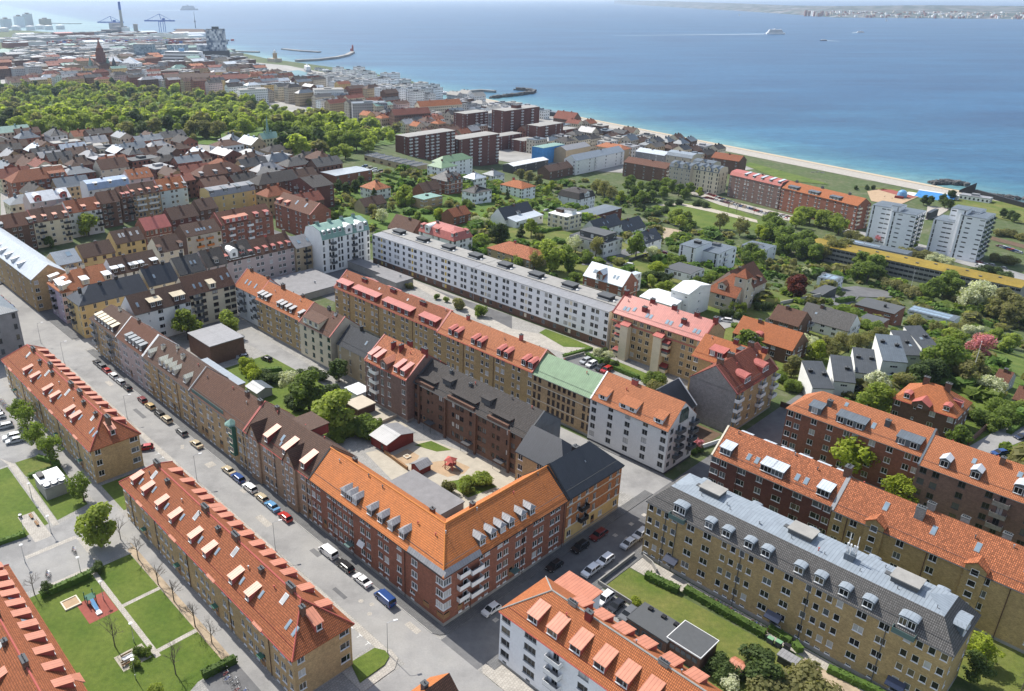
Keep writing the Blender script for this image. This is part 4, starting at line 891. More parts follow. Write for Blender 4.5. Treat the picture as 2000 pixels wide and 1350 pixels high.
row('yellow brick house with dark brown roof and five pale gabled dormers',-127,-97.7,12.2,4.9,'b_yellow','t_brown','mm.sm.mm.mm.ms.mm.m',dp=(.33,.72),verge=('white','grey'),frame='white',gf='mmDsm.mm.mmDms.mm.m',
dorm=[dict(on='f',xs=[.115,.36,.455,.55,.645,.875],y0=.55,w=1.9,hd=1.5,kind='gable',rm='m_pale',cm='cream',wn='m',sd=.05,rise=.75)],chim=[(.22,.34,1.1,1,1,'cream',1),(.6,.4,1.1,1,1,'cream',1),(.42,.5,.8,.8,.6,'cream',1)])
row('pink plastered house with rust red roof and five flat black dormers',-146.6,-127.1,12.3,4.9,'p_rose','t_rust','m.mm.s.mm.m',verge=('white','white'),dorm=[dict(on='f',xs=[.35,.48,.61,.74,.87],y0=.5,w=1.5,hd=1.7,kind='shed',rm='m_slate',cm='dkgrey',wn='m',sd=.1)],gf='m.mmDs.mm.m',chim=[(.3,.5,.9,.8,.6)])
row('yellow corner house with brown roof and six beige shed dormers',-168,-146.7,12.0,4.8,'b_tan','t_brown','mB.mm.mBmm',dp=(.6,),balc='grey',dorm=[dict(on='f',xs=[.2,.32,.44,.56,.68,.82],y0=.45,w=1.7,hd=1.6,kind='shed',rm='m_beige',cm='brownp',wn='m',sd=.2)],ends='hg',chim=[(.6,.5,1,.8,.7,'cream',1)])
# north wing of the block, seen across the court
bld('apartment_house','white plastered court wing with two wide beige box dormers',-161.5,12,20,11,11.8,90,'p_white','t_brown',rh=5.0,ends='gg',nf=4,pf='..s.w..w.w',zf=1,dl=1,dorm=[dict(on='f',xs=[.4,.82],y0=.4,w=4.4,hd=2.1,kind='shed',rm='m_beige',cm='t_brown',wn='m',nw=2,sd=.2)],chim=[(.45,.42,1.2,.9,1,'cream',1)],sky=[('f',.12,1.6,.8,1.3)],verge=(None,'brownp'))
bld('apartment_house','cream plastered court house with brown roof and dark balconies behind the court trees',-163.5,32.1,18.4,11,13,90,'p_cream','t_brown2',rh=5.2,ends='gg',nf=5,pf='wBw.w.ww',zf=.8,dl=1,balc='dkgrey',frame='brownp',sky=[('f',.2,1.3,.8,1.3),('f',.33,1.3,.8,1.3),('f',.8,1.8,.8,1.3),('f',.95,2.2,.8,1.3)],dorm=[dict(on='f',xs=[.53],y0=.05,w=2.6,hd=2,kind='shed',rm='m_beige',cm='p_cream',wn='m',sd=.25)])
# east row of the block
bld('apartment_house','white corner house with orange tiles and dark balconies at the bend of the row',-163.6,50.6,16,11,12.4,0,'p_greywhite','t_orange',rh=5,ends='gg',nf=4,pf='w.B.w.B',zf=.8,dl=1,balc='dkgrey',verge=('m_red','m_red'),sky=[('f',.3,1.4,.8,1.4),('f',.45,1.4,.8,1.4),('f',.7,1.4,.8,1.4)],chim=[(.2,.5,1.2,.9,1),(.9,.5,.9,.8,.8)])
bld('apartment_house','olive brick house with orange tiled roof and six small grey dormers',-147.5,49.6,28,11.5,12,0,'b_olive','t_orange',rh=4.8,ends='gg',nf=4,pf='mn.mn.mn.mn.mn',zf=1,dl=2,dorm=[dict(on='f',xs=[.04,.12,.21,.48,.56,.66,.76,.94],y0=.6,w=1.4,hd=1.4,kind='shed',rm='m_zinc',cm='brownp',wn='n',sd=.2)],verge=(None,'m_red'),chim=[(.33,.5,1.4,1,1.4,'b_brown',2),(.75,.52,.9,.9,.8)])
bld('apartment_house','cream house with brown tiles and a pale gable wall amid the east row',-119.4,48.9,17.3,12,12,0,'p_cream','t_brown2',rh=5,ends='gg',nf=4,pf='.m.m.q.q',zf=1,dl=2,frame='greenp',rwall='p_beige',dorm=[dict(on='f',xs=[.38],y0=.1,w=9,hd=2.2,kind='shed',rm='t_brown2',cm='p_cream',wn='m',nw=3,sd=.25)],verge=('m_red','m_red'),chim=[(.5,.5,1,.8,.8,'dkgrey',2),(.75,.45,.8,.7,.5,'white',1)])
bld('apartment_house','low grey house with black slate roof squeezed between the cream and the red roofed house',-100.6,50.3,20.5,10,10.2,0,'p_tan','t_slate',rh=4.6,ends='gg',nf=3,pf='a.a.aa.a',zf=1,dl=2,frame='cream',sky=[('f',.55,2.2,.7,1)],chim=[(.3,.5,.8,.8,1.2,'black',1)],bands=[(9.4,9.7,'p_beige',.08)])
r=bld('apartment_house','brick house with red tiles, white balconies and red copings in the east row',-79.9,45.2,18.4,14.5,13.4,0,'b_mauve','t_mix',rh=5.4,ends='gg',nf=4,pf='mBgm.m',zf=1.2,dl=2,balc='white',verge=('m_red','m_red'),gutter='redp',dorm=[dict(on='f',xs=[.1,.24,.72,.88],y0=.35,w=1.5,hd=1.6,kind='shed',rm='m_red',cm='redp',wn='m',sd=.3),dict(on='f',xs=[.47],y0=-.2,w=3.0,hd=1.9,kind='gable',rm='m_salmon',cm='b_mauve',wn='g',sd=.05,rise=1.0)],
chim=[(.36,.36,.5,1.6,1.7,'dkredp',1),(.53,.38,.5,1.6,1.7,'dkredp',1),(.6,.52,1.5,.8,1.6,'dkredp',3),(.95,.5,2.0,.8,1.4,'dkredp',2)])
r=bld('apartment_block','long dark brown brick block with charcoal tiles and roof terraces above the playground',-61.4,47.7,40.4,13,12.2,0,'b_brown','t_dark',rh=4.6,ends='gg',nf=4,pf='mm.ns.mm.nmm.nsmm.nn.mm.m',gf='mmDns.mm.nmmDnsmm.nnDmm.m',zf=.8,dl=2,frame='brownp',rwall='m_slate',sill=False,verge=('dkgrey','dkgrey'),chim=[(.22,.42,.7,.7,.7,'dkgrey',1),(.42,.36,.7,.7,.7,'dkgrey',1)])
F=r[1]
for x0,x1 in((.6,7.6),(13.2,22.8),(27.6,34.6)):
 m=MB();m.box(x0,x1,-.12,.9,12.15,12.9);F.put('terrace_parapet',m.mesh('terrace_parapet','b_brown'));m=MB();m.box(x0+.1,x1-.1,1.6,2.9,12.35,13.6);F.put('terrace_front',m.mesh('terrace_front','dkredp'));m=MB();m.box(x0,x1,.5,3.4,13.7,13.92);F.put('terrace_canopy',m.mesh('terrace_canopy','t_dark'))
for x in(10.3,24.6):
 m=MB();m.box(-1.5,1.5,0,3.4,0,1.5);m.box(-1.8,1.8,-.3,3.6,1.5,1.68,1);F.at(x,2.4).put('roof_box',m.mesh('roof_box',['dkgrey','t_dark']),13.9)
for x in(7.2,21.5,33):m=MB();m.box(-1.4,1.4,-1.9,0,2.5,2.62);m.tube((-1.3,-1.8,0),(-1.3,-1.8,2.5),.05);m.tube((1.3,-1.8,0),(1.3,-1.8,2.5),.05);F.at(x,0).put('door_canopy',m.mesh('door_canopy','p_dark'))
for x in(2.2,12.6,23.8,35.4):m=MB();m.box(-.3,.3,-.55,-.02,-.3,12.0);F.at(x,0).put('pier',m.mesh('pier','b_brown'))

# second row, along the back street
RD=dict(y0=.35,hd=1.7,kind='shed',rm='m_red',cm='dkredp',wn='m',sd=.2)
bld('apartment_block','olive brick block with orange tiles and long red box dormers beside the garages',-138.6,76.8,55.2,11.5,12.3,0,'b_olive','t_old',rh=4.9,ends='gg',nf=4,pf='m.mn.mmn.mm.mnm.mm.nmm.m',zf=1,dl=2,verge=('m_red','m_red'),gutter='redp',dp=(.16,.46,.78),
dorm=[dict(RD,xs=[.08],w=7,nw=2),dict(RD,xs=[.31],w=13.5,nw=3),dict(RD,xs=[.62],w=14.5,nw=4),dict(RD,xs=[.9],w=8,nw=2),dict(RD,on='b',xs=[.15,.4,.62,.85],w=7,nw=3)],chim=[(.22,.4,2.4,.9,.9,'dkredp',4),(.5,.42,2.4,.9,.9,'dkredp',4),(.78,.4,2.4,.9,.9,'dkredp',4)],sky=[('f',.38,3.8,.6,.6,'g_blind','white'),('f',.65,3.9,.6,.6,'g_blind','white')])
bld('apartment_block','olive brick block with salmon tiles and paired red dormers next to the green copper roof',-83.2,76.3,39.6,11.5,12.2,0,'b_olive','t_salmon',rh=4.9,ends='gg',nf=4,pf='m.mnn.mm.nm.mm.nn.m',zf=1,dl=2,rwall='b_tan',verge=('m_red','m_red'),gutter='redp',dp=(.3,.62),dorm=[dict(RD,kind='gable',rise=.3,xs=[.14,.21,.39,.46,.66,.73,.9,.965],w=1.7)],chim=[(.2,.5,.9,.9,1,'redp',1),(.75,.5,.9,.9,1.4,'redp',2)])
bld('apartment_house','ornate yellow brick house with green copper roof and tall dark windows',-43.5,76.2,20.6,11,11.8,0,'b_tan','m_green',rh=4.4,ends='gg',nf=4,pf='aa.aaaaaa.aa',zf=1,dl=2,frame='brownp',bands=[(11.2,11.6,'cream',.18),(8.6,8.8,'cream',.1),(4.0,4.2,'cream',.1)],sky=[('b',.4,2.5,1,1.2),('b',.8,2.5,1,1.2)],sill=True,glass='g_dark')
r=bld('apartment_house','white house with salmon tiles, box dormers and a glazed gable',-22.8,75.0,23.2,12.5,12.6,0,'p_greywhite','t_salmon',rh=5.4,ends='gg',nf=5,pf='q.q.q.q.q',pr='mB.B',zf=.9,dl=2,frame='grey',balc='dkgrey',verge=('white',None),sill=False,
dorm=[dict(on='f',xs=[.14,.85],y0=.5,w=2.6,hd=1.25,kind='shed',rm='t_salmon',cm='white',wn='m',nw=1,sd=.38),dict(on='f',xs=[.47],y0=.5,w=5.2,hd=1.25,kind='shed',rm='t_salmon',cm='white',wn='m',nw=2,sd=.38)],chim=[(.38,.48,1.6,.8,1.1,'redp',2)],plinth='p_dark')
m=MB();m.box(-1.8,1.8,-.25,.02,0,2.3);m.poly([(-1.8,-.25,2.3),(1.8,-.25,2.3),(1.5,.02,3.4),(-1.5,.02,3.4)]);r[1].at(23.2,6.2,R(90)).put('glazed_gable',m.mesh('glazed_gable','g_green'),13.0)
for x in(-1.2,-.4,.4,1.2):m=MB();m.box(x-.05,x+.05,-.3,-.25,0,2.3);r[1].at(23.2,6.2,R(90)).put('mullion',m.mesh('mullion','tealp'),13.0)
# white slab and the red metal roofed terrace behind
def slabhouse(label,a0,L,gl):
 r=bld('apartment_slab',label,a0,127.0,L,13.6,13.3,0,'p_bluewhite','m_zinc',rtype='flat',nf=5,pf='m'+'.wyw.m.mm.m'*int(L/17+.3),pr='',zf=.2,dl=1,frame='grey',panels=gl,sill=False,rmats=None,plinth=None,gutter='grey',gf='.m'*int(L/5),th=.3,base=(2.75,'b_brown'))
 F=r[1];m=MB();m.box(0,L,5.4,13.5,13.1,13.75);F.put('upper_roof',m.mesh('upper_roof','p_concrete'));n=int(L/14)
 for k in range(n):
  x=(k+.5)*L/n;m=MB();m.box(-2.4,2.4,-1.7,1.7,0,1.1);m.box(-2.7,2.7,-2,2,1.1,1.4,1);m.box(-2.2,2.6,-2.6,-1.72,0,.5,2);F.at(x,9).put('stair_head',m.mesh('stair_head',['black','dkgrey','steel']),13.75)
  m=MB();m.lathe([(.5,0),(.5,.35),(.1,.55)],n=8);F.at(x+4,8).put('roof_hood',m.mesh('roof_hood','white'),13.75)
 m=MB();m.box(.5,L-.5,-.03,-.004,-.3,2.75);return r
slabhouse('long white slab block with flat dark roof and yellow window panels, its left half',-180,62.5,'yellowp');slabhouse('long white slab block with flat dark roof and yellow window panels, its right half',-117.3,62.5,'cream')
r=bld('apartment_block','yellow brick block with pale red metal roof and projecting stair towers',-52.6,125.6,32.5,12.5,14.6,0,'b_yellow','m_red',rh=4.6,ends='gg',nf=5,pf='mm.mmm.mm.mmm',zf=.8,dl=2,verge=('dkredp','dkredp'),gutter='dkredp',bands=[(11.6,11.9,'m_red',.35)],rmats=['m_red','m_red'],frame='cream',
sky=[('f',x,y,1,1.3)for x,y in((.1,1.2),(.14,1.2),(.2,1.8),(.36,1.2),(.4,1.2),(.58,1.2),(.62,1.2),(.72,1.6),(.87,1.2),(.91,1.2))],chim=[(.3,.25,1.4,1.2,1.2,'dkredp',2),(.73,.25,1.4,1.2,1.2,'dkredp',2),(.32,.5,1.3,1.2,1,'dkredp',2),(.56,.5,1.3,1.2,1,'dkredp',2),(.8,.5,1.3,1.2,1,'dkredp',2),(.99,.5,1.0,1.5,1.2,'dkredp',1),(.02,.5,1.0,1.5,1.2,'dkredp',1)])
F=r[1]
for x in(6.3,18.5):
 m=MB();m.box(-1.4,1.4,-2.2,-.02,-.5,12.2);F.at(x,0).put('stair_tower',m.mesh('stair_tower','p_cream'));m=MB();m.poly([(-1.7,-2.5,12.2),(1.7,-2.5,12.2),(1.5,.4,13.1),(-1.5,.4,13.1)]);m.box(-1.7,1.7,-2.5,-.03,12.0,12.2);F.at(x,0).put('tower_roof',m.mesh('tower_roof','m_red'))
 for fl in(0,2,3):
  m=MB();m.box(-1.1,1.1,-1.6,-.02,0,1.0);m.box(-1.1,1.1,-1.55,-.02,1.0,2.0,2);m.poly([(-1.4,-1.9,2.0),(1.4,-1.9,2.0),(1.2,0,2.7),(-1.2,0,2.7)],1);m.box(-1.4,1.4,-1.9,-.03,1.95,1.99,1);F.at(x+2.6*(1 if x>10 else-1),0).put('oriel',m.mesh('oriel',['p_cream','m_darkred','g_mid']),.6+fl*2.7)
bld('apartment_block','yellow brick block with orange tiles and red box dormers behind the grey gable',-20,119.8,19,12.5,12.2,0,'b_yellow','t_orange',rh=4.8,ends='gg',nf=4,pf='m.mm.mm',zf=.8,dl=2,gutter='redp',dorm=[dict(RD,xs=[.35],w=4.5,nw=2,y0=1.2)],chim=[(.7,.3,3.2,2.6,1.8,'dkredp',1),(.5,.5,1.2,1,1,'dkredp',2),(.95,.5,1.5,.9,1.2,'dkredp',2)])
r=bld('apartment_block','yellow brick gable house with bare grey fire wall and red eyebrow dormers',1.5,105.2,23,13.4,12.6,90,'b_yellow','t_red',rh=5.6,ends='gg',nf=4,pf='Bm.m.Bm.B',zf=.9,dl=2,lwall='b_grey',balc='white',verge=('m_red','m_red'),gutter='dkredp',dorm=[dict(on='f',xs=[.3,.74],y0=.7,w=3.6,hd=1.5,kind='arch',rm='m_red',cm='redp',wn='m',nw=2,sd=.12,rise=.8)],chim=[(.12,.52,1,1.6,1.2),(.4,.55,1,1.6,1.2),(.85,.52,1,1.4,1.2)])
bld('timber_house','small dark timber framed house with black roof beside the grey fire wall',-8,92,11,12,6.5,90,'b_darkred','m_black',rh=5.6,ends='gg',nf=2,pf='mm.m',zf=.6,dl=1,verge=('black','white'),cat='house')

# right of the cross street
AD=dict(w=1.75,hd=1.45,kind='arch',rm='m_grey',cm='m_slate',wn='q',sd=.02,rise=.25,y0=.2,frame='white')
q1=[(-.3,13.5),(3.0,17.3),(6.5,17.9),(10,17.3),(13.3,13.5)]
r=bld('apartment_block','long olive brick block with dark tiled mansard and flat grey metal roof top',14.2,45.2,55.4,13,13.7,0,'b_olive','t_dark',ends='hh',prof=q1,rmats=['t_grey','m_grey','m_grey','t_grey'],nf=4,pf='nnnn.w.w.nnnn.w.w.nnnn.w.w.nnnn',pr='n..n',zf=1.6,bw=True,dl=2,gutter='dkgrey',dp=(.08,.125,.37,.60,.83),dpc='dkgrey',
dorm=[dict(AD,xs=[.24,.305,.385,.445,.555,.62,.695,.765]),dict(AD,xs=[.125,.875],w=2.6,nw=2,hd=1.7),dict(AD,on='r',xs=[.5],w=4.2,nw=2,hd=1.7),dict(AD,on='b',xs=[.1,.3,.5,.7,.9])])
F=r[1]
for x in(10,28,45.6):m=MB();m.box(-2.1,2.1,-1.5,1.5,0,.9);m.box(-2.3,2.3,-1.7,1.7,.9,1.1,1);m.box(-3.4,-2.4,-.5,.5,-.3,.3,0);F.at(x,6.6).put('lift_house',m.mesh('lift_house',['dkgrey','p_concrete']),17.7)
m=MB();m.box(-.8,.8,-.7,.7,-.4,1.3);F.at(36.6,5.8).put('chimney',m.mesh('chimney','m_slate'),17.6)
m=MB()
for dx,dy,hh in((-.6,0,5.2),(.7,.3,5.0),(0,-.5,3.2)):m.tube((dx,dy,1.2),(dx,dy,hh),.06,n=5)
for dx in(-.7,-.2,.4,.8):m.box(dx-.14,dx+.14,-.25,.05,2.0,3.2)
F.at(36.6,5.8).put('antenna_mast',m.mesh('antenna_mast','white'),17.6)
for x in(7.0,28.5,49.5):m=MB();m.poly([(-1.4,-1.5,2.9),(1.4,-1.5,2.9),(1.4,-.02,3.7),(-1.4,-.02,3.7)]);m.box(-1.4,1.4,-1.5,-.02,2.75,2.88);F.at(x,0).put('door_canopy',m.mesh('door_canopy','car_navy'));F.at(x,-.1).put('door',door_mesh(1.3,2.2,'dkgrey'),.3)
for x in(7.0,48.5):F.at(x,0).put('balcony',balcony_mesh(3.4,'tealp',1.0),12.9)
for x in range(3,54,6):m=MB();m.tube((0,0,0),(0,0,.6),.05);m.tube((0,0,.1),(.4,-.2,.1),.04);F.at(x,4.2).put('roof_hook',m.mesh('roof_hook','dkgrey'),17.45)
SD=dict(hd=1.7,kind='shed',rm='m_light',cm='m_slate',wn='l',sd=.22,y0=.6)
bld('apartment_block','dark red brick block with orange tiles and four grey metal box dormers',12.7,73.2,27.2,11.5,12.6,0,'b_darkred','t_mix',rh=5.0,ends='gg',nf=4,pf='wm.w.m.w.w.wm',zf=1,dl=2,verge=('cream','grey'),dp=(.24,.72),dorm=[dict(SD,xs=[.1,.45,.54,.9],w=2.6),dict(SD,on='b',xs=[.1,.25,.4,.55,.7,.9],w=2.6)],sky=[('f',.28,1.3,.9,1.2),('f',.35,1.3,.9,1.2),('f',.68,1.3,.9,1.2),('f',.75,1.3,.9,1.2)],chim=[(.98,.5,1.2,1.6,1.6,'b_brown',3)])
r=bld('apartment_block','long olive brick block with orange tiles and two gabled stair bays',40,72.6,52,11.5,12.3,0,'b_olive','t_mix',rh=5.0,ends='gg',nf=4,pf='mm..m.m.mm..m.m.mm',zf=1,dl=2,verge=('grey',None),dp=(.06,.34,.6),sky=[('f',.16,2.8,.9,1.4),('f',.33,2.2,.9,1.4),('f',.47,2.4,.9,1.4),('f',.62,2.4,.9,1.4)],chim=[(.27,.36,1.6,1.2,2.0,'b_grey',3),(.29,.52,1.4,.9,1.4,'b_grey',4),(.4,.56,1.4,.9,1.4,'b_grey',4),(.53,.56,1.4,.9,1.4,'b_grey',4)])
F=r[1]
for x in(8.2,25.6):
 m=MB();w2=1.7;m.box(-w2,w2,-.4,-.02,-.5,12.9);m.poly([(-w2,-.4,12.9),(w2,-.4,12.9),(0,-.4,14.1)]);F.at(x,0).put('gable_bay',m.mesh('gable_bay','b_olive'))
 m=MB()
 for s_ in(-1,1):
  p1,p2,p3,p4=(0,-.7,14.35),(s_*(w2+.3),-.7,13.0),(s_*(w2+.3),1.2,13.0),(0,2.6,14.35);m.poly([p1,p2,p3,p4]if s_<0 else[p4,p3,p2,p1]);m.poly([(p[0],p[1],p[2]-.2)for p in([p4,p3,p2,p1]if s_<0 else[p1,p2,p3,p4])]);m.poly([p1,(0,-.7,14.15),(p2[0],p2[1],p2[2]-.2),p2][::s_])
 F.at(x,0).put('bay_roof',m.mesh('bay_roof','t_mix'))
 for fl in range(5):F.at(x,-.52).put('window',win_mesh(1.3,1.3,1,'white',pick_glass()),1.5+fl*2.45)
bld('apartment_block','red brick block with salmon tiles and slate grey box dormers behind the round green tree',14.2,107.6,31.3,11,12.6,0,'b_red','t_salmon',rh=4.8,ends='hg',nf=4,pf='mm.m.m.mm.m.m.mm',zf=1,dl=2,verge=(None,'m_slate'),dorm=[dict(SD,rm='m_slate',xs=[.2],w=3.0,nw=1,wn='m'),dict(SD,rm='m_slate',xs=[.47],w=6.6,nw=3,wn='m'),dict(SD,rm='m_slate',xs=[.88],w=5.0,nw=2,wn='m'),dict(SD,on='b',rm='m_slate',xs=[.2,.35,.5,.65,.8],w=2.6)],chim=[(.27,.3,1.1,1,1.2,'dkgrey',1),(.7,.3,1.1,1,1.2,'dkgrey',1)],sky=[('f',.62,1.6,.9,1.2),('f',.38,4,.8,.8)],frame='white')
bld('apartment_block','grey brown brick block with orange tiles and zinc gabled dormers at the right edge',45.6,104.5,46,12,12.2,0,'b_mauve','t_salmon',rh=5,ends='gg',nf=4,pf='mm.m.mB.m.mm.mB.mm',zf=1,dl=2,frame='dkgrey',verge=('m_slate',None),balc='b_grey',dorm=[dict(SD,kind='gable',rise=.6,rm='m_light',xs=[.1,.23],w=2,wn='q',y0=.8,sd=.03),dict(SD,kind='arch',rise=.8,rm='m_light',xs=[.42],w=3.6,wn='q',nw=2,y0=.8,sd=.03)],chim=[(.3,.42,.9,.9,1.4,'b_brown',1),(.42,.42,.9,.9,1.4,'b_brown',1)],sky=[('f',.2,3.2,.8,1),('f',.38,3.6,.9,1)])
PD=dict(w=2.2,hd=1.35,kind='shed',rm='m_salmon',cm='redp',wn='w',sd=.3,y0=1.0)
r=bld('apartment_block','pale blue white block with orange tiles and salmon metal dormers at the lower edge',13.9,1.6,52,12,11.8,0,'p_bluewhite','t_orange',rh=4.4,ends='hg',nf=4,pf='w.l.B.w.w.B.w.w.B.w',zf=1.2,bw=True,dl=2,frame='grey',balc='white',ridge='p_concrete',gutter='redp',dorm=[dict(PD,xs=[.12,.2,.29,.38,.46,.54,.63]),dict(PD,on='b',xs=[1-.19,1-.27,1-.35,1-.43,1-.52,1-.6],w=2.4)],chim=[(.27,.46,1.2,.8,1.5,'dkredp',1),(.2,.5,1.6,.6,.5,'p_concrete',3),(.53,.5,1.6,.6,.5,'p_concrete',3)])
m=MB();m.box(-3.5,3.5,0,7,0,10.3);m.box(-3.8,3.8,-.3,7.3,10.3,10.55,1);r[1].at(4.6,10.5).put('rear_wing',m.mesh('rear_wing',['p_bluewhite','m_salmon']))
bld('small_house','little house with orange and brown tiled gable roof poking in at the lower edge',20.4,-24,11.4,8.5,4.8,90,'b_red','t_bright',rh=4.2,ends='gg',nf=1,pf='m.m',rmats=['t_brown2','t_bright'],cat='house',chim=[(.6,.6,.9,.9,1.2,'dkgrey',1)])


# ================================================================ THE TOWN BETWEEN THE NEAR BLOCKS AND THE SHORE
def shd(n,rm='m_light',cm='brownp',w=1.7,y0=.6,hd=1.5,wn='m',kind='shed',lo=.06,hi=.94,on='f',**k):
 return[dict(on=on,xs=[lo+(hi-lo)*i/max(1,n-1)for i in range(n)]if n>1 else[(lo+hi)/2],y0=y0,w=w,hd=hd,kind=kind,rm=rm,cm=cm,wn=wn,sd=.15,**k)]
def hs(name,label,a,b,L,d,h,rot,wall,roof,pf='',**k):
 k.setdefault('chim',[(.3+.4*rnd.random(),.45,1.0,.9,.9,'b_brown',1)]);k.setdefault('gutter',None);k.setdefault('plinth',None);k.setdefault('nf',max(1,round(h/2.9)));k.setdefault('zf',.5);k.setdefault('pl',k.get('pr',''))
 k.setdefault('cat','apartment building' if name.startswith('apart')else 'house')
 return bld(name,label,a,b,L,d,h,rot,wall,roof,pf=pf,**k)
hs('apartment_block','long yellow brick block with pale metal roof and a row of white shed dormers',-335.0,-2.5,117.1,13,12.8,0,'b_yellow','m_light','m.mm.mm.mm.mm.mm.mm.mm.m',nf=4,rh=4.4,pr='q.B.q',balc='white',dorm=shd(9,'m_white','white',lo=.32,hi=.85),verge=(None,'m_white'),chim=[])
hs('apartment_block','yellow brick court wing with pale grey metal roof beside the pink house',-229.9,10.6,9.4,13,12.6,90,'b_yellow','m_grey','q.BB.q',nf=4,rh=3.6,balc='white',sky=[('f',.6,3,1.2,2.4),('f',.7,3,1.2,2.4)],chim=[])
hs('apartment_house','lilac and pink corner house with salmon tiles and large white dormers',-198.8,1.3,18.5,14,12.2,90,'p_pink','t_salmon','m.m.mm.m.m',nf=4,rh=5,pl='mB.m',lwall='p_lilac',balc='black',dorm=shd(3,'m_white','cream',w=2.6,hd=1.9)+shd(3,'m_white','cream',w=2.4,hd=1.9,on='l'),ends='hg',chim=[(.3,.5,1.2,.9,1.2,'cream',2),(.6,.5,1.2,.9,1.2,'cream',2)])
hs('apartment_house','white house with dark brown roof and six white shed dormers',-205.2,23.0,18.4,12,12.2,90,'p_white','t_brown','t.t.t.t.t.t',nf=4,rh=4.8,dorm=shd(3,'m_white','t_brown',w=2.6,lo=.05,hi=.9)+shd(3,'m_light','t_brown',w=1.6,lo=.2,hi=.62))
hs('apartment_house','cream house with brown roof between the white house and the balcony block',-220.7,48.0,10.5,12,12.2,90,'p_cream','t_brown','m.m.m',nf=4,rh=4.8,dorm=shd(2,'t_brown2','brownp',w=1.8))
hs('corner_house','yellow plastered corner house with black metal roof and pale turret roof',-180.7,1.2,24.1,12,12.3,90,'p_yellow','m_black','t.t.t.t.tt.t',nf=4,rh=4.4,pl='tB.t',lwall='p_yellow',balc='dkgrey',ends='hg',frame='cream',bands=[(3.9,4.1,'cream',.1),(11.7,12,'cream',.15)],chim=[(.1,.4,1,.9,.8,'black',2),(.4,.45,1,.9,.8,'black',2),(.65,.5,1,.9,.8,'black',2)])
hs('apartment_house','house with black sheet metal roof next to the yellow corner house',-183.6,26.9,11.7,12,12.3,90,'p_cream','m_black','t.t.t',nf=4,rh=5.2,sky=[('f',.3,2,.8,1.2)],chim=[(.2,.5,1.6,.9,.8,'brownp',2),(.75,.5,1,.9,.8,'black',2)])
hs('apartment_house','house with dark slate roof and two roof windows behind the orange corner',-187.7,40.8,10.8,12,12.3,90,'p_beige','t_slate','t.t.t',nf=4,rh=5.2,sky=[('f',.6,2.5,.8,1.2),('f',.75,2.5,.8,1.2)],chim=[(.4,.5,1.2,1,1.4,'black',2)])
hs('apartment_house','house with grey slate roof left of the white curved gable',-189.8,53.1,9.2,12,12.3,90,'p_rose','t_dark','t.t.t',nf=4,rh=5,dorm=shd(1,'t_dark','dkgrey',w=2))
hs('apartment_house','white house with curved baroque gable and dark roof',-191.5,63.7,11.7,12,13,90,'p_white','t_dark','a.a.a',nf=4,rh=4.6,dorm=[dict(on='f',xs=[.2],y0=-.1,w=3.4,hd=2.2,kind='arch',rm='p_white',cm='p_white',wn='m',sd=.02,rise=1.6),dict(on='f',xs=[.6],y0=1,w=2,hd=1.6,kind='shed',rm='t_dark',cm='dkgrey',wn='m',sd=.2)])
hs('apartment_house','low yellow house with dark brown roof and red shutters',-241.4,24.1,13.7,11,10,90,'p_yellow','t_brown','m.m.m.m',nf=3,rh=4.2,frame='dkredp')
hs('apartment_house','yellow house with brown roof and four roof windows',-252.1,42.2,13.3,11,10,90,'p_yellow','t_brown','m.mm.m',nf=3,rh=4.4,frame='brownp',sky=[('f',x,2.2,.9,1.6,'g_blind','white')for x in(.25,.37,.62,.85)])
hs('apartment_house','red and cream striped brick house with dark red metal roof',-262.0,59.8,12.8,11,10.8,90,'b_red','m_red','aaaaaa',nf=3,rh=4.4,frame='cream',bands=[(3.6,3.9,'cream',.1),(7,7.2,'cream',.1),(10.3,10.6,'cream',.15)],chim=[(.5,.5,1,.9,1.2)])
hs('apartment_house','dark brick house with dark brown roof behind the red metal roof',-275.6,79.0,14.5,12,9.5,90,'b_darkred','t_brown','m.m.m.m',nf=3,rh=4.6)
hs('apartment_house','low dark brown roofed house left of the brick turret house',-283.3,97.9,10.2,12,9.5,90,'b_brown','t_brown','m.m.m',nf=3,rh=4.4)
hs('apartment_house','pale house with orange balconies and a row of roof windows',-232.1,65.6,16.7,12,13,90,'p_beige','t_brown','m.B.B.m',nf=4,rh=4,balc='orangep',lwall='b_brown',sky=[('f',x,1.4,.9,1.3)for x in(.1,.35,.42,.5,.58,.75)],frame='yellowp')
hs('apartment_block','red brick block with brown roof and long red box dormer ending in a copper turret',-239.1,86.1,27.2,12,13,90,'b_red','t_rust','m.B.mm.B.mm.m.',nf=4,rh=4.6,balc='white',verge=('m_red',None),dorm=[dict(on='f',xs=[.3],y0=.3,w=12,hd=1.9,kind='shed',rm='m_salmon',cm='redp',wn='m',nw=4,sd=.15)]+shd(2,'m_red','redp',lo=.7,hi=.9,w=2.2))
hs('apartment_block','red brick wing with brown roof and two dark roof lights',-259.8,127.0,32.1,12,13,0,'b_red','t_rust','mm.m.mm.m',nf=4,rh=4.6,pr='m.m',verge=(None,'m_red'),sky=[('f',.5,2.2,1.2,2),('f',.75,2.2,1.2,2)],dorm=shd(2,'m_salmon','redp',w=3,lo=.08,hi=.3))
hs('apartment_house','pale pink plastered house with brown roof and red dormers',-191.4,60.9,33.1,11.5,12,90,'p_rose','t_brown2','m.mm.m.mm.m.mm.m',nf=4,rh=5,dorm=shd(9,'m_red','redp',w=1.5),sill=True,chim=[(.7,.5,1,.8,.8,'redp',1),(.97,.5,1,1.4,1.2)])
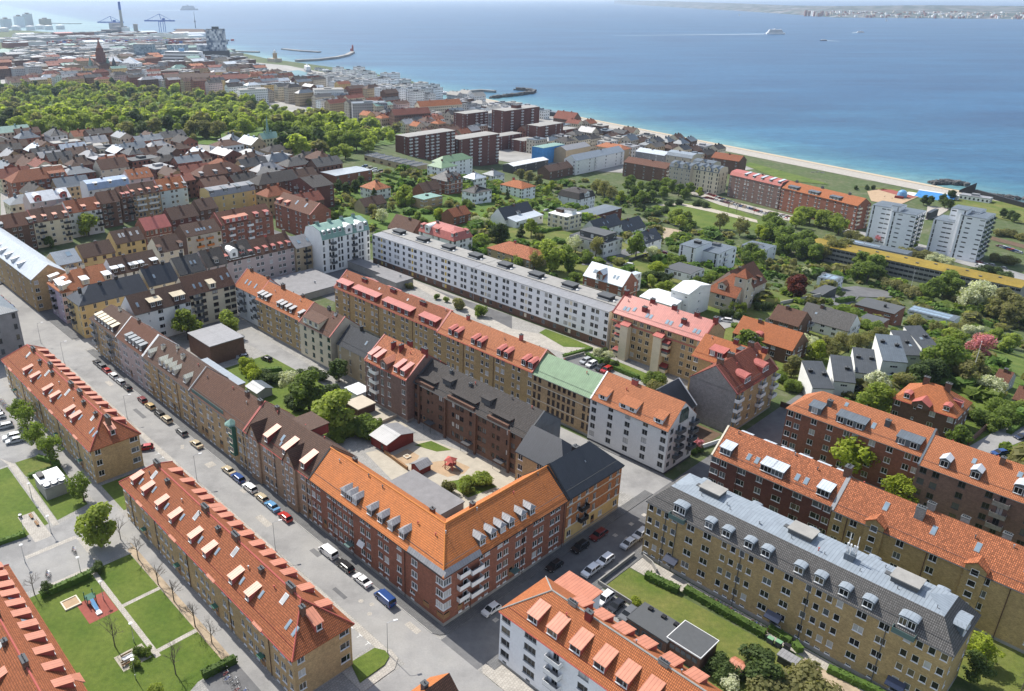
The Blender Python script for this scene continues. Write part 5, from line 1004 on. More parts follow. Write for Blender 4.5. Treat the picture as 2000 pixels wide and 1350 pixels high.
hs('apartment_house','narrow tan house with grey roof and black balconies',-190.2,94.1,12.5,11,11.4,90,'p_tan','m_zinc','m.B.mB',nf=4,rh=3.6,balc='black',frame='cream',sky=[('f',.25,1.6,1.6,1.6),('f',.6,1.6,1,1.8)],chim=[(.95,.5,1.2,1.4,1.6,'b_brown',2)])
hs('apartment_house','white art nouveau house with green copper mansard, curved gables and corner turret',-182.5,102.2,25.2,13,15,90,'p_white','m_copper','a.aB.aa.a.B.aa.a',nf=5,rh=5,balc='dkgrey',frame='dkgrey',rtype='mansard',dorm=shd(9,'m_white','m_copper',w=1.4,hd=1.3,kind='arch',rise=.4,y0=.5)+[dict(on='f',xs=[.56,.8],y0=-.15,w=3.6,hd=2.4,kind='arch',rm='p_white',cm='p_white',wn='m',sd=.02,rise=1.6)],chim=[(x,.5,1.4,1,1.2,'m_copper',2)for x in(.1,.35,.6,.85)])
hs('apartment_house','brown brick house with rust coloured roof at the left edge of the balcony row',-302.0,9.9,14.3,12,12.5,90,'b_brown','t_rust','m.mm.m',nf=4,rh=4.6,dorm=shd(2,'m_slate','dkgrey',w=2))
hs('apartment_house','cream house with brown roof and black balconies in the long row',-303.4,24.6,16.1,12,12.5,90,'p_cream','t_brown2','mB.m.mB',nf=4,rh=4.8,balc='black',dorm=shd(4,'m_salmon','redp',w=1.7),verge=('m_red','m_red'))
hs('apartment_house','white house with rust orange roof behind the pale green tree',-310.2,43.1,15.6,12,12.5,90,'p_greywhite','t_old','m.m.mB',nf=4,rh=4.8,balc='black',dorm=shd(3,'m_salmon','redp',w=1.9))
hs('apartment_house','dark brick house with black balconies and plain brown roof',-317.3,61.8,9.5,12,12.8,90,'b_brown','t_brown2','mB.m',nf=4,rh=4.8,balc='black')
hs('apartment_house','narrow dark brick house with two red dormers',-321.7,73.5,6.2,12,12.8,90,'b_brown','t_rust','mB',nf=4,rh=4.8,balc='black',dorm=shd(2,'m_red','redp',w=1.7,lo=.3,hi=.7))
hs('apartment_house','tan brick house with brown roof and stacked white balconies',-324.2,80.6,15.1,12,12.8,90,'b_tan','t_brown2','mBB.BBm',nf=4,rh=4.8,balc='white',dorm=shd(4,'m_salmon','redp',w=1.5),verge=('m_red','m_red'))
hs('apartment_house','pale blue house with orange roof and a tall white gable wall',-326.4,97.0,15.7,12,12.5,90,'p_lightblue','t_orange','m.mm.m',nf=4,rh=5,rwall='p_bluewhite',dorm=shd(4,'m_zinc','dkgrey',w=1.6),verge=(None,'p_white'))
hs('apartment_block','large red brick block with hipped rust orange roof at the left',-401.7,43.9,30.6,14,12.5,90,'b_red','t_old','m.mm.m.B.m.mm.m',nf=4,rh=5,pl='m.m',ends='hg',dorm=[dict(on='f',xs=[.82],y0=.1,w=9,hd=2,kind='shed',rm='t_old',cm='b_red',wn='m',nw=3,sd=.2)])
hs('apartment_house','house with white metal roof and two round red gables',-349.6,37.3,20.8,12,11.5,90,'p_pink','m_white','t.t.t.t',nf=3,rh=4,dorm=[dict(on='f',xs=[.2,.82],y0=0,w=3.4,hd=2,kind='arch',rm='m_white',cm='redp',wn='m',sd=.02,rise=1.4)])
hs('apartment_house','grey white house with blue metal mansard roof',-359.9,70.7,23.4,12,11,90,'p_greywhite','m_blue','m.m.m.m.m',nf=3,rh=4.6,rtype='mansard',dorm=shd(3,'m_white','m_blue',w=2,lo=.2,hi=.9))
hs('apartment_house','house with salmon tiled roof and white stepped gable',-373.0,99.6,14.5,12,11,90,'p_pink','t_salmon','m.m.m',nf=3,rh=4.6,rwall='p_white',sky=[('f',x,2,.9,1.3)for x in(.2,.4,.6,.8)])
hs('apartment_house','house with broad tawny brown roof',-412.4,98.0,17.9,13,11,90,'p_beige','t_brown2','m.m.m.m',nf=3,rh=5)
hs('apartment_house','brick house with rust roof and four grey dormers',-351.6,133.1,31.0,14,11,90,'b_brown','t_rust','m.mm.mm.m',nf=3,rh=5,ends='hh',dorm=shd(4,'m_zinc','dkgrey',w=2))
hs('apartment_house','yellow house with grey mansard roof and dark box dormers',-298.5,111.8,27.1,12,11.5,90,'p_yellow','m_zinc','a.a.a.a.a',nf=3,rh=4,rtype='mansard',dorm=shd(4,'m_slate','dkgrey',w=2.4))
hs('apartment_block','long brown brick block with charcoal hip roof',-304.9,144.9,26.5,14,12,90,'b_brown','t_dark','m.mm.m.mm.m',nf=4,rh=4.4,pl='m.m',ends='hg')
hs('apartment_block','dark red brick block with charcoal roof behind the copper turret house',-275.3,161.0,14.0,24,13,90,'b_darkred','t_dark','m..m',nf=4,rh=3.6,pl='m.B.m.B',ends='gg',verge=(None,None))
hs('office_building','low red brick building with flat pale metal roof',-312.0,202.3,28.6,16,8,90,'b_red','m_grey','m.m.m.m',nf=2,rtype='flat',chim=[],cat='building')
hs('villa','white villa with bright red metal mansard and hipped roof',-186.4,159.8,23.5,12,7.4,0,'p_white','m_red','m.mm.m',rh=4.4,rtype='mansard',ends='hh',pr='m.mm.m',dorm=shd(3,'m_red','dkredp',w=1.6)+shd(2,'m_red','dkredp',on='r',w=1.6,lo=.2,hi=.8)+[dict(on='f',xs=[.25],y0=-.1,w=3,hd=2.6,kind='arch',rm='p_white',cm='p_white',wn='m',sd=.02,rise=1.2)])
hs('villa','small white villa with pale pink pyramid roof beside the dark hedge',-284.5,200.5,13.4,12,6.5,0,'p_white','t_salmon','m.mm.m',rh=3.6,ends='hh',pr='m.mm.m')
hs('villa','low house with grey brown gable roof in the garden left of the white slab',-249.8,176.5,15.8,9,4.5,90,'p_tan','t_brown','m.mm.m',rh=3.6)
hs('villa','flat roofed yellow brick house with pale green roof and dark bands',-247.4,208.0,10.7,14,5.6,0,'b_tan','m_copper','r.r',rtype='flat',pr='r.r.r',chim=[(.5,.5,1.6,1.2,.6,'black',2)])
hs('villa','ornate red brick villa with slate roofed gables and white bands',-268.4,242.0,14.2,13,8.5,0,'b_red','t_slate','m.mm.m',rh=4.5,ends='hh',pr='m.mm.m.m',bands=[(3,3.2,'cream',.08),(6,6.2,'cream',.08)],dorm=[dict(on='r',xs=[.25,.75],y0=-.1,w=2.6,hd=1.8,kind='gable',rm='t_slate',cm='b_red',wn='m',sd=.02,rise=1.8)])
hs('villa','white villa with grey hipped roof and a low front wing',-237.2,237.8,10.2,14,6.8,0,'p_bluewhite','t_grey','m.mm.m',rh=2.6,ends='hh',pr='m.mm.m.m')
hs('villa','white villa with pale metal roof and small gables behind the grey hipped villa',-280.3,281.3,10.0,11,6.5,0,'p_white','m_light','m.mm.m',rh=3.2,ends='hh',pr='m.mm.m')
hs('villa','white villa with blue grey roof left of the orange roofed white villa',-326.6,347.0,11.3,12,6.5,0,'p_white','m_slate','m.mm.m',rh=3,ends='hh',pr='m.mm.m')
hs('villa','house with dark brown gable roof and white balcony',-255.5,224.6,14.4,10,4.5,90,'b_red','t_brown','m.mm.m',rh=4)
hs('villa','small red brick house with orange brown gable roof',-200.8,196.2,12.6,9,5,90,'b_red','t_old','m.mm.m',rh=3.2)
hs('villa','house with tall dark brown gabled roof beside the white slab end',-208.5,158.9,17.9,11,5,0,'b_brown','t_brown2','m.mm.m',rh=5.6)
hs('villa','low house with mottled orange hipped roof and red chimney',-152.5,171.2,25.4,14,4.6,0,'p_tan','t_mix','m.mm.mm.m',rh=3,ends='hh',pr='m.mm.m',chim=[(.4,.5,.9,.9,1,'redp',1)])
hs('villa','white villa with orange red hipped roof above the garden',-263.9,299.0,18.8,13,7.4,0,'p_bluewhite','t_orange','m.mm.m.m',rh=3,ends='hh',pr='m.mm.m',chim=[(.3,.5,1.4,.9,1.2,'redp',2)])
hs('villa','white manor house with tall black gambrel roof',-248.0,339.4,17.9,17,9,0,'p_bluewhite','t_dark','t.t.t',rh=5,ends='hh',pr='t.tt.tt',rtype='mansard',dorm=[dict(on='r',xs=[.5],y0=-.1,w=5,hd=2.6,kind='gable',rm='t_dark',cm='p_bluewhite',wn='t',nw=3,sd=.02,rise=1.8)])
hs('villa','cream house with flat terraces and white roof boxes',-171.1,235.7,12.3,12,8,0,'p_cream','p_white','m.mm.m.m',rtype='flat',pr='m.mm.m.m',chim=[(.3,.5,4,4,1.6,'t_brown',1),(.7,.6,5,4,1.8,'p_white',1)])
hs('villa','dark brown brick house with flat slate blue roof',-196.3,307.2,32.1,13,5.5,90,'b_darkred','m_slate','r.r',rtype='flat',pl='r.r',chim=[])
hs('villa','long house with blue black gable roof and white walls',-150.4,249.7,22.5,9,3.8,90,'p_white','m_black','m.mm.m.m',rh=4.6,sky=[('f',.4,1.5,.8,1),('f',.55,1.5,.8,1)])
hs('villa','house with blue black gable roof right of its twin',-152.5,278.5,20.2,10,3.8,90,'p_white','m_black','m.mm.m.m',rh=5,sky=[('f',.3,1.5,.8,1),('f',.45,1.5,.8,1)])
hs('villa','house with navy gable roof and one white dormer',-182.2,214.7,23.0,10,4,90,'p_white','m_black','m.mm.m',rh=5,dorm=shd(1,'m_black','white',w=2))
hs('villa','low white house with pale grey shed roof',-176.8,216.9,21.7,7,3.6,90,'p_white','m_light','m.mm.m',rtype='shed',rh=1.4,chim=[])
hs('villa','large pale house with black penthouse and flat roof',-135.9,208.8,19.7,14,7,0,'p_greywhite','dkgrey','m.mm.mm.m',rtype='flat',pr='m.mm.m.m',chim=[],wings=[dict(at=(4,2.5,0),L=14,d=9,h=9.8,wall='p_dark',roof='dkgrey',rtype='flat',nf=3,pf='q.q.q',pr='q.q',zf=.5,gutter=None,plinth=None)])
hs('villa','black gabled house with white dormer beside the building site',-123.0,249.0,18.7,9,3.6,90,'p_white','m_black','m.mm.m',rh=4.4,dorm=shd(2,'m_black','white',lo=.3,hi=.6))
hs('villa','red brick villa with pale metal cross gable roof behind the white slab',-94.4,165.3,18.7,10,7.6,0,'b_red','m_light','a.m.a.m',rh=4.4,pr='m.m',bands=[(3.4,3.6,'cream',.06)],dorm=[dict(on='f',xs=[.42],y0=-.1,w=3.2,hd=2.2,kind='gable',rm='m_light',cm='b_red',wn='t',nw=2,sd=.02,rise=1.6)],sky=[('f',.2,1.5,.8,1.2),('f',.25,1.5,.8,1.2),('f',.7,1.5,.8,1.2),('f',.78,1.5,.8,1.2)],chim=[(.45,.6,1,1,1.2,'m_grey',1)])
hs('villa','white rear wing of plaster with pale metal roof',-83.2,175.3,3.0,9,7.5,0,'p_white','m_light','m',rtype='flat',pr='t.t',chim=[])
hs('apartment_house','white modern block with flat grey roof and dark slit windows, left part',-105.4,255.0,8.5,15,9,0,'p_bluewhite','m_slate','v.v',rtype='flat',nf=3,chim=[(.6,.5,3,2,1,'black',1)],frame='dkgrey',sill=False)
hs('apartment_house','white modern block with flat grey roof and wide dark windows, right part',-100.5,262.3,11.8,17,9,0,'p_bluewhite','m_slate','r..v',rtype='flat',nf=3,pr='mB.m',balc='white',chim=[(.3,.7,4,3,1,'m_slate',1)],frame='dkgrey',sill=False)
hs('villa','low white house with flat black roof and white fascia',-85.3,210.0,12.2,11,4.2,0,'p_bluewhite','dkgrey','m.mm.m',rtype='flat',pr='m.mm.m',chim=[])
hs('villa','castle like villa with steep orange tiled roofs and a square tower',-54.9,189.2,12.8,13,6.6,0,'p_beige','t_old','m.mm.m',rh=6.5,ends='hg',pr='m.mm.m',dorm=[dict(on='f',xs=[.45],y0=1,w=3,hd=2,kind='gable',rm='t_rust',cm='p_beige',wn='m',sd=.02,rise=1)],chim=[],wings=[dict(at=(9.5,3,0),L=4.4,d=4.4,h=13.5,wall='p_beige',roof='t_old',rtype='tent',rh=3,ends='hh',nf=4,pf='n',pr='n',zf=1,gutter=None,plinth=None)])
hs('villa','beige gabled villa wing with arched doorway and rust roof',-44.7,198.6,19.0,13,7,90,'p_beige','t_rust','a.a.a',rh=6.5,pl='m.mm.m',dorm=shd(3,'t_rust','brownp',w=1.5,lo=.3,hi=.8))
hs('workshop_building','tall white rendered building with white metal roof behind the red roof',-58.1,170.1,7.3,15,10,0,'p_white','m_white','c.c',rh=1.6,pr='.c.',chim=[],cat='building')
hs('workshop_building','long low white metal roofed building behind the red roofed block',-67.8,164.9,14.7,12,6,0,'p_white','m_white','m.m',rh=1.2,chim=[],cat='building')
hs('villa','white modern villa with grey flat roof and white roof boxes',-123.4,356.4,15.0,13,7,0,'p_bluewhite','m_slate','m.mm.m.m',rtype='flat',pr='v.m',chim=[(.5,.4,6,2.4,.8,'p_white',1)])
hs('villa','white cube house with solar panels on its flat roof',-67.6,329.9,9.1,10,5.2,0,'p_bluewhite','m_slate','n.',rtype='flat',pr='m.mm.m',chim=[(.1,.5,1.4,3,1,'p_white',1)],sky=[('f',.3,1.5,3,6),('f',.7,1.5,3,6)])
hs('garage','flat dark garage roof between the copper beech and the white cube',-53.7,287.4,5.7,16,2.8,0,'p_dark','dkgrey','',rtype='flat',chim=[],cat='garage')
hs('villa','dark red brick house with overhanging flat black roof',-25.3,262.1,15.5,12,6.2,0,'b_red','dkgrey','r.r',rtype='flat',nf=2,pr='r.',chim=[(.65,.4,.9,.9,1,'black',2)])
hs('villa','low annex with flat black roof and white fascia below the dark red house',-14.0,233.6,8.4,9,3,0,'b_red','dkgrey','m.',rtype='flat',chim=[])
hs('garden_hall','low building with rows of solar panels and a glass pyramid',-21.4,322.2,19.5,9,3,0,'p_greywhite','m_slate','r.r.r',rtype='flat',chim=[],sky=[('f',.06+.085*i,1,2,6.5)for i in range(10)],cat='building')
hs('villa','white house with long grey gable roof',-21.6,195.9,17.5,10,4.6,0,'p_white','t_grey','m.g.m.m.m',rh=4.4,pr='m.mm.m',sky=[('f',.28,2,.8,.6)])
hs('villa','brick house with brown gable roof and white balcony',-26.3,182.7,10.6,10,5,0,'b_brown','t_brown2','m.mm.m',rh=3.8,pr='m.B')
hs('villa','brick house with orange gable roof and arched gable window',-27.8,160.1,20.4,11,5.4,0,'b_brown','t_orange','m.mm.m.m',rh=4.4,pr='m.mm.m',dorm=[dict(on='f',xs=[.4],y0=.3,w=2.4,hd=1.2,kind='arch',rm='m_red',cm='redp',wn='m',nw=1,sd=.02,rise=.5)])
hs('terraced_house','white terraced house with sloping dark roof, lowest of the row',7.8,139.7,6.0,11,4.8,42.3,'p_white','m_dark','.r.',rtype='shed',rh=3.4,nf=1,zf=1.8,chim=[(.2,.6,1.2,.8,.6,'black',1),(.8,.5,1.2,.8,.6,'black',1)])
hs('terraced_house','white terraced house with sloping grey roof, second of the row',9.9,149.1,5.9,11,4.8,31,'p_white','m_dark','.r.',rtype='shed',rh=3.4,nf=1,zf=1.8,chim=[(.7,.5,1.2,.8,.6,'black',1)])
hs('terraced_house','white terraced house with sloping slate roof in the middle of the row',11.9,159.8,6.1,11,4.8,29.2,'p_white','m_dark','.r.',rtype='shed',rh=3.4,nf=1,zf=1.8,chim=[(.2,.6,1.2,.8,.6,'black',1),(.8,.6,1.2,.8,.6,'black',1)])
hs('terraced_house','white terraced house with paler grey roof standing highest in the row',14.3,174.0,7.1,12,5.4,33.4,'p_white','m_slate','.r.',rtype='shed',rh=3.8,nf=1,zf=1.8,chim=[(.2,.7,1.2,.8,.6,'black',1),(.75,.6,1.2,.8,.6,'black',1)])
hs('terraced_house','white terraced house with dark roof and roof window behind the paler one',16.3,188.2,5.6,12,4.8,42.6,'p_white','m_dark','.r.',rtype='shed',rh=3.4,nf=1,zf=1.8,sky=[('f',.6,4,.9,1.2)],chim=[(.5,.5,1.2,.8,.6,'black',1)])
hs('terraced_house','terraced house with dark roof half hidden by trees at the end of the row',16.6,204.3,6.1,11,4.8,51.6,'p_white','m_dark','.r.',rtype='shed',rh=3.4,nf=1,zf=1.8,sky=[('f',.4,4,.9,1.2)],chim=[(.7,.5,1.2,.8,.6,'black',1)])
hs('villa','dark brick villa with orange hipped roof and red metal entrance gable',27.2,145.7,15.1,12.5,7.2,0,'b_brown','t_orange','m.s.m.m',rh=4.6,ends='hh',pr='m.mm.m.m',dorm=[dict(on='f',xs=[.18,.82],y0=.6,w=1.6,hd=1.3,kind='gable',rm='m_red',cm='redp',wn='m',sd=.05,rise=.3),dict(on='f',xs=[.45],y0=-1.2,w=4.2,hd=.9,kind='gable',rm='m_red',cm='b_brown',wn='n',sd=.02,rise=1.3),dict(on='r',xs=[.5],y0=.6,w=1.6,hd=1.3,kind='gable',rm='m_red',cm='redp',wn='m',sd=.05,rise=.3)],chim=[(.33,.5,1.4,.9,1.2,'b_brown',2),(.68,.5,1.4,.9,1.2,'b_brown',2)],gutter='redp')
hs('garden_house','small garden house with rust orange roof at the right edge',39.0,197.3,4.1,9,3.2,0,'p_grey','t_rust','m.m',rh=2.6,pr='m')
hs('garden_house','little orange roofed house cut off by the right edge',47.3,182.4,5.0,9,3.5,0,'p_grey','t_rust','m.m',rh=2.6)
hs('tower_block','white tower block with dark slit windows, left one of the pair',-87.0,445.0,14.4,16,24,0,'p_bluewhite','m_slate','v.rr.',rtype='flat',nf=8,chim=[],frame='dkgrey',sill=False,cat='tower block',wings=[dict(at=(13,-4,0),L=13.5,d=17,h=23,wall='p_bluewhite',roof='m_slate',rtype='flat',nf=8,pf='vr.r',pr='BmBm',zf=.5,frame='dkgrey',sill=False,gutter=None,plinth=None,balc='g_green'),dict(at=(11.5,-1.5,0),L=5,d=8,h=26,wall='p_bluewhite',roof='m_slate',rtype='flat',nf=8,pf='.v',zf=.5,frame='dkgrey',sill=False,gutter=None,plinth=None)])
hs('tower_block','taller white tower block with glazed balconies near the beach',-54.2,452.4,13.1,16,20,0,'p_bluewhite','m_slate','v.rr.',rtype='flat',nf=7,chim=[],frame='dkgrey',sill=False,cat='tower block',wings=[dict(at=(14,-4,0),L=13,d=18,h=26,wall='p_bluewhite',roof='m_slate',rtype='flat',nf=9,pf='vr.r',pr='BmBmB',zf=.5,frame='dkgrey',sill=False,gutter=None,plinth=None,balc='g_green'),dict(at=(6,6,0),L=15,d=12,h=27,wall='p_bluewhite',roof='m_slate',rtype='flat',nf=9,pf='rrr.',zf=.5,frame='dkgrey',sill=False,gutter=None,plinth=None),dict(at=(11.5,-1.5,0),L=5,d=9,h=28.5,wall='p_bluewhite',roof='m_slate',rtype='flat',nf=9,pf='.v',zf=.5,frame='dkgrey',sill=False,gutter=None,plinth=None)])
hs('apartment_block','mauve brown brick block with pale red roof by the sea front',-208.3,496.7,46.8,13,17,-13.5,'b_mauve','m_red','m.mm.mm.n.mm.mm.m',nf=6,rh=3.6,rtype='mansard',dorm=shd(5,'m_light','dkgrey',w=2,lo=.3))
hs('apartment_block','red brick block with orange roof and dark dormers ending in a gable',-161.7,485.3,60.9,13,16.5,-15.8,'b_red','t_orange','m.mm.m.n.mm.m.n.mm.m',nf=6,rh=4.2,pr='B.B',balc='cream',dorm=[dict(on='f',xs=[.14,.42,.7],y0=.3,w=8,hd=1.8,kind='shed',rm='m_slate',cm='dkgrey',wn='m',nw=3,sd=.1)],chim=[(.1,.5,1.6,1,1.2,'dkgrey',2),(.45,.5,1.6,1,1.2,'dkgrey',2),(.8,.5,1.6,1,1.2,'dkgrey',2)])
hs('apartment_house','stone coloured house with bay windows left of the grand corner house',-257.5,491.1,19.1,14,17,0,'p_beige','m_slate','t.tt.t.tt',nf=5,rh=4,rtype='mansard',dorm=[dict(on='f',xs=[.3,.75],y0=-.1,w=4,hd=2.4,kind='gable',rm='m_slate',cm='p_beige',wn='m',sd=.02,rise=1.8)])
hs('apartment_house','grand cream corner house with dark gables and many small balconies',-240.1,494.8,23.8,14,17,0,'p_cream','m_slate','a.aa.a.aa.a',nf=5,rh=4.4,rtype='mansard',pr='a.a.a',balc='dkgrey',frame='dkgrey',dorm=[dict(on='f',xs=[.15,.4,.62,.88],y0=-.1,w=3.4,hd=2.2,kind='gable',rm='m_slate',cm='p_cream',wn='m',sd=.02,rise=1.8)]+shd(2,'m_slate','p_cream',on='r',w=2.6,lo=.3,hi=.7))
hs('school_building','very long low building with mustard yellow sedum roof and window bands',-98.6,387.6,106.7,15,8.6,0,'p_concrete','sedum','l'*44,rtype='flat',nf=3,chim=[],cat='school',frame='grey',glass='g_dark',vents=[(.12+.07*i,.3+.35*(i%2),1.2,.8,.3,'dkgrey','dkgrey')for i in range(12)])
hs('school_annex','flat grey roofed annex with skylights on the sea side of the sedum roof',-90.6,415.5,37.4,9,6,0,'p_concrete','m_slate','',rtype='flat',chim=[],cat='building',sky=[('f',.2,3,9,2.4,'g_sky','white'),('f',.45,3,8,2.4,'g_sky','white')])
hs('pavilion','low black pavilion between the two white tower blocks',-80.9,535.4,2.4,16,5,0,'p_dark','m_black','',rtype='flat',chim=[],cat='building')
hs('tower_block','brown brick slab with white balcony bands nearest the park',-419.8,353.5,54.5,16,22,90,'b_darkred','p_concrete','BB.BBB.BB',rtype='flat',nf=8,pl='.m',balc='p_greywhite',chim=[],cat='tower block')
hs('apartment_block','long low brown brick block with grey flat roof',-509.9,438.9,66.3,14,9,0,'b_darkred','p_concrete','m.mm.mm.mm.mm.m',rtype='flat',nf=3,chim=[])
hs('tower_block','broad brown brick tower with rows of white balconies',-417.3,410.9,51.1,18,26,90,'b_darkred','p_concrete','m.B.B.m.B',rtype='flat',nf=9,pl='m.m',balc='p_greywhite',chim=[],cat='tower block')
hs('tower_block','brown brick tower with white balconies behind the broad one',-551.2,549.4,36.7,18,24,90,'b_darkred','p_concrete','m.BBB',rtype='flat',nf=8,pl='m.m',balc='p_greywhite',chim=[],cat='tower block')
hs('tower_block','grey glass balcony slab between two brown towers',-559.0,594.4,28.1,16,20,90,'p_grey','p_concrete','BBBB',rtype='flat',nf=7,balc='g_sky',chim=[],cat='tower block')
hs('tower_block','tallest brown tower with stacked white balconies',-496.4,553.4,57.0,18,32,90,'b_darkred','p_concrete','.B.B.B.',rtype='flat',nf=11,pl='m.m',balc='p_greywhite',chim=[(.5,.5,9,7,3,'b_darkred',1)],cat='tower block')
hs('tower_block','brown tower with one balcony column right of the tallest',-445.1,550.2,38.5,17,22,90,'b_darkred','p_concrete','.B.mm',rtype='flat',nf=8,pl='m.m',balc='p_greywhite',chim=[],cat='tower block')
hs('apartment_block','lower brown block at the end of the towers',-447.0,591.9,23.4,15,14,90,'b_darkred','p_concrete','m.m',rtype='flat',nf=5,pl='m.m',chim=[])
hs('apartment_block','brown brick block with grey roof in front of the tallest tower',-463.0,511.6,33.7,15,14,90,'b_darkred','p_concrete','m.mm.m',rtype='flat',nf=5,pl='m.m',chim=[])
hs('apartment_block','small brown brick block with flat roof near the blue scaffold',-441.8,521.9,24.3,15,11,90,'b_darkred','p_concrete','m.mm',rtype='flat',nf=4,pl='m.m',chim=[])
hs('villa','pale villa with green copper hipped roof and onion turret',-306.9,273.7,13.8,14,9,0,'p_bluewhite','m_green','m.mm.m',rh=3.4,ends='hh',pr='m.mm.m.m')
hs('villa','pale villa wing with green roof and curved gable',-318.5,298.2,29.8,11,11,90,'p_bluewhite','m_green','m.mm.mm.m',rh=3.4,ends='hh')
hs('terraced_row','long dark roofed row of low terraced houses with pale strips',-375.5,273.8,57.2,12,4.6,0,'p_tan','dkgrey','G.G.G.G.G.G.G',rtype='flat',nf=1,chim=[(i/7+.02,.5,.35,11.5,.4,'p_greywhite',1)for i in range(7)],cat='house')
hs('scaffolded_house','house wrapped in bright blue scaffold netting',-387.0,488.1,31.6,13,15,90,'p_blue','m_copper','',rtype='flat',nf=5,pl='',chim=[],cat='building')
hs('apartment_house','house with bare tan fire wall right of the blue netting',-372.9,504.4,36.1,14,13,90,'p_tan','m_zinc','',rh=3,chim=[])
hs('apartment_house','white and grey house with blue grey roof and tan gable',-336.9,473.1,70.7,13,12.5,90,'p_white','m_grey','m.mB.m.mB',nf=4,rh=4,pl='m.m',balc='p_white')
hs('apartment_house','house with bright salmon hipped roof near the beach',-377.1,554.3,31.0,14,11,0,'p_tan','t_salmon','m.m.m.m',nf=4,rh=3.4,ends='hh',pr='m.m')
hs('apartment_house','stone house with pale grey metal roof facing the sea',-328.3,548.7,30.3,13,13,0,'p_stone','m_light','t.t.t.t.t',nf=4,rh=2.6)
hs('apartment_block','brown brick block with brown roof and white balconies at its end',-307.2,500.3,41.6,14,12.5,0,'b_brown','t_rust','m.m.m.m.m',nf=4,rh=3.6,pr='B.B',balc='p_white')
hs('apartment_house','stone house with grey roof and rounded bays',-287.0,533.3,24.8,14,17,0,'p_beige','m_grey','t.t.t.t',nf=5,rh=3.6,rtype='mansard')
hs('terraced_house','house with glaring white metal roof above dark windows',-376.0,436.0,47.5,12,7,90,'p_dark','m_white','m.m.m.m',nf=2,rh=1.5,chim=[])
hs('villa','dark brown roofed house with pale terrace',-339.7,441.3,38.2,13,7,90,'b_brown','t_brown','m.mm.m.m',nf=2,rh=4)
hs('apartment_house','pale stone house with dark gables next to the grand corner house',-253.2,518.3,18.5,13,16,0,'p_beige','m_slate','t.t.t',nf=5,rh=4,rtype='mansard',dorm=[dict(on='f',xs=[.5],y0=-.1,w=4,hd=2.4,kind='gable',rm='m_slate',cm='p_beige',wn='m',sd=.02,rise=1.8)])
hs('apartment_house','dark house with rust orange roof close to the beach promenade',-269.1,577.1,26.7,13,12,0,'b_brown','t_old','m.m.m',nf=4,rh=4)


# ================================================================ GROUND OF THE TOWN, THE PARKS, THE HARBOUR AND THE SHORE
FOOT=[]
for o in list(bpy.data.objects):
 if o.get('category')and o.type=='EMPTY':FOOT.append((o.location.x,o.location.y))
def shore(s0,s1,y0,y1,n=14):
 def ab(s,y):
  x=(s-.475*y)/.88;dx,dy=x-OX,y-OY;return(dx*AX+dy*AY,-dx*AY+dy*AX)
 ys=[y0+(y1-y0)*i/n for i in range(n+1)];return[ab(s0,y)for y in ys]+[ab(s1,y)for y in reversed(ys)]
patch('town_ground',[(-681,113),(-611,166),(-502,222),(-388,233),(-402,288),(-584,427),(-531,479),(-444,510),(-393,566),(-272,536),(-244,617),(-429,707),(-536,733),(-760,811),(-1052,902),(-1314,906),(-1542,954),(-1849,937),(-1876,438)],'quay',.15,step=30)
patch('town_ground',[(-681,113),(-581,85),(-360,24),(-353,63),(-358,145),(-366,235),(-502,222),(-611,166)],'paving',.1,step=30)
patch('town_ground',[(-612,506),(-628,618),(-488,681),(-345,627),(-262,604),(-272,536),(-380,474),(-478,472)],'quay',.25,step=20)
patch('street',rect(-262,-172,-2,124),'asphalt2',.006,step=40)
patch('street',[(-420,-17),(-260,-17),(-260,0),(-420,0)],'asphalt',.012,step=40)
patch('parking_court',[(-188,85),(-188,100),(-183,111),(-185,130),(-173,127),(-83.8,112.4),(-96.1,125.9),(-154,123),(-150,101),(-151,86)],'asphalt2',.02,step=30)
patch('path',[(-153,122),(-82.3,110.7),(-60.0,114.5),(-48.7,121.0),(-54.9,129.5),(-87.7,116.7),(-153,126)],'pavelight',.024,step=30)
patch('lawn',[(-79.0,121.2),(-65.4,117.9),(-57.7,124.8),(-67.2,125.7),(-79.7,125.6)],'lawn',.03)
patch('car_park',[(-58.2,109.0),(-56.2,117.2),(-43.0,115.8),(-42.9,110.3)],'asphalt2',.03)
patch('garden_strip',[(-55.9,117.5),(-55.8,122.2),(-33.2,121.0),(-33.3,115.6)],'lawn',.034)
patch('garden_court',rect(-22,0,88,104),'bark',.02)
patch('gardens',rect(-185,0,141,250),'lawndry',.02,step=20)
patch('gardens',rect(-330,-186,165,330),'meadow',.02,step=20)
patch('gardens',rect(14,110,121,300),'lawn',.02,step=20)
patch('lane',[(-126,208),(-116,207),(-127,256),(-109,261),(-99,245),(-115,238),(-108,199),(-116,193)],'asphalt2',.04)
patch('lane',[(-59,341),(-56,354),(-38,361),(-37,349),(-46,330),(-33,273),(-38,261)],'asphalt2',.05)
patch('lane',[(46.8,145.3),(52,177),(56,161),(50.6,141.1)],'asphalt',.04)
patch('lawn',[(23,270),(29,306),(45,214),(36,217)],'lawn',.05)
patch('lawn',[(41,171),(51,178),(49,159),(44,161)],'lawn',.05)
patch('lawn',[(-320,245),(-317,254),(-293,248),(-296,236)],'lawn',.05)
patch('building_site',[(-190,376),(-177,381),(-161,353),(-151,318)],'bed',.05)
patch('car_park',[(-45,180),(-41,191),(-35,182),(-37,171)],'asphalt',.05)
patch('park_lawn',[(-226,430),(-223,445),(-205,471),(-177,461),(-153,446),(-153,451),(-140,426),(-177,395),(-209,410)],'lawn',.15,step=14)
patch('park_path',[(-229,434),(-221,450),(-196,452),(-158,446),(-154,439),(-193,443),(-218,444),(-226,429)],'gravel',.3)
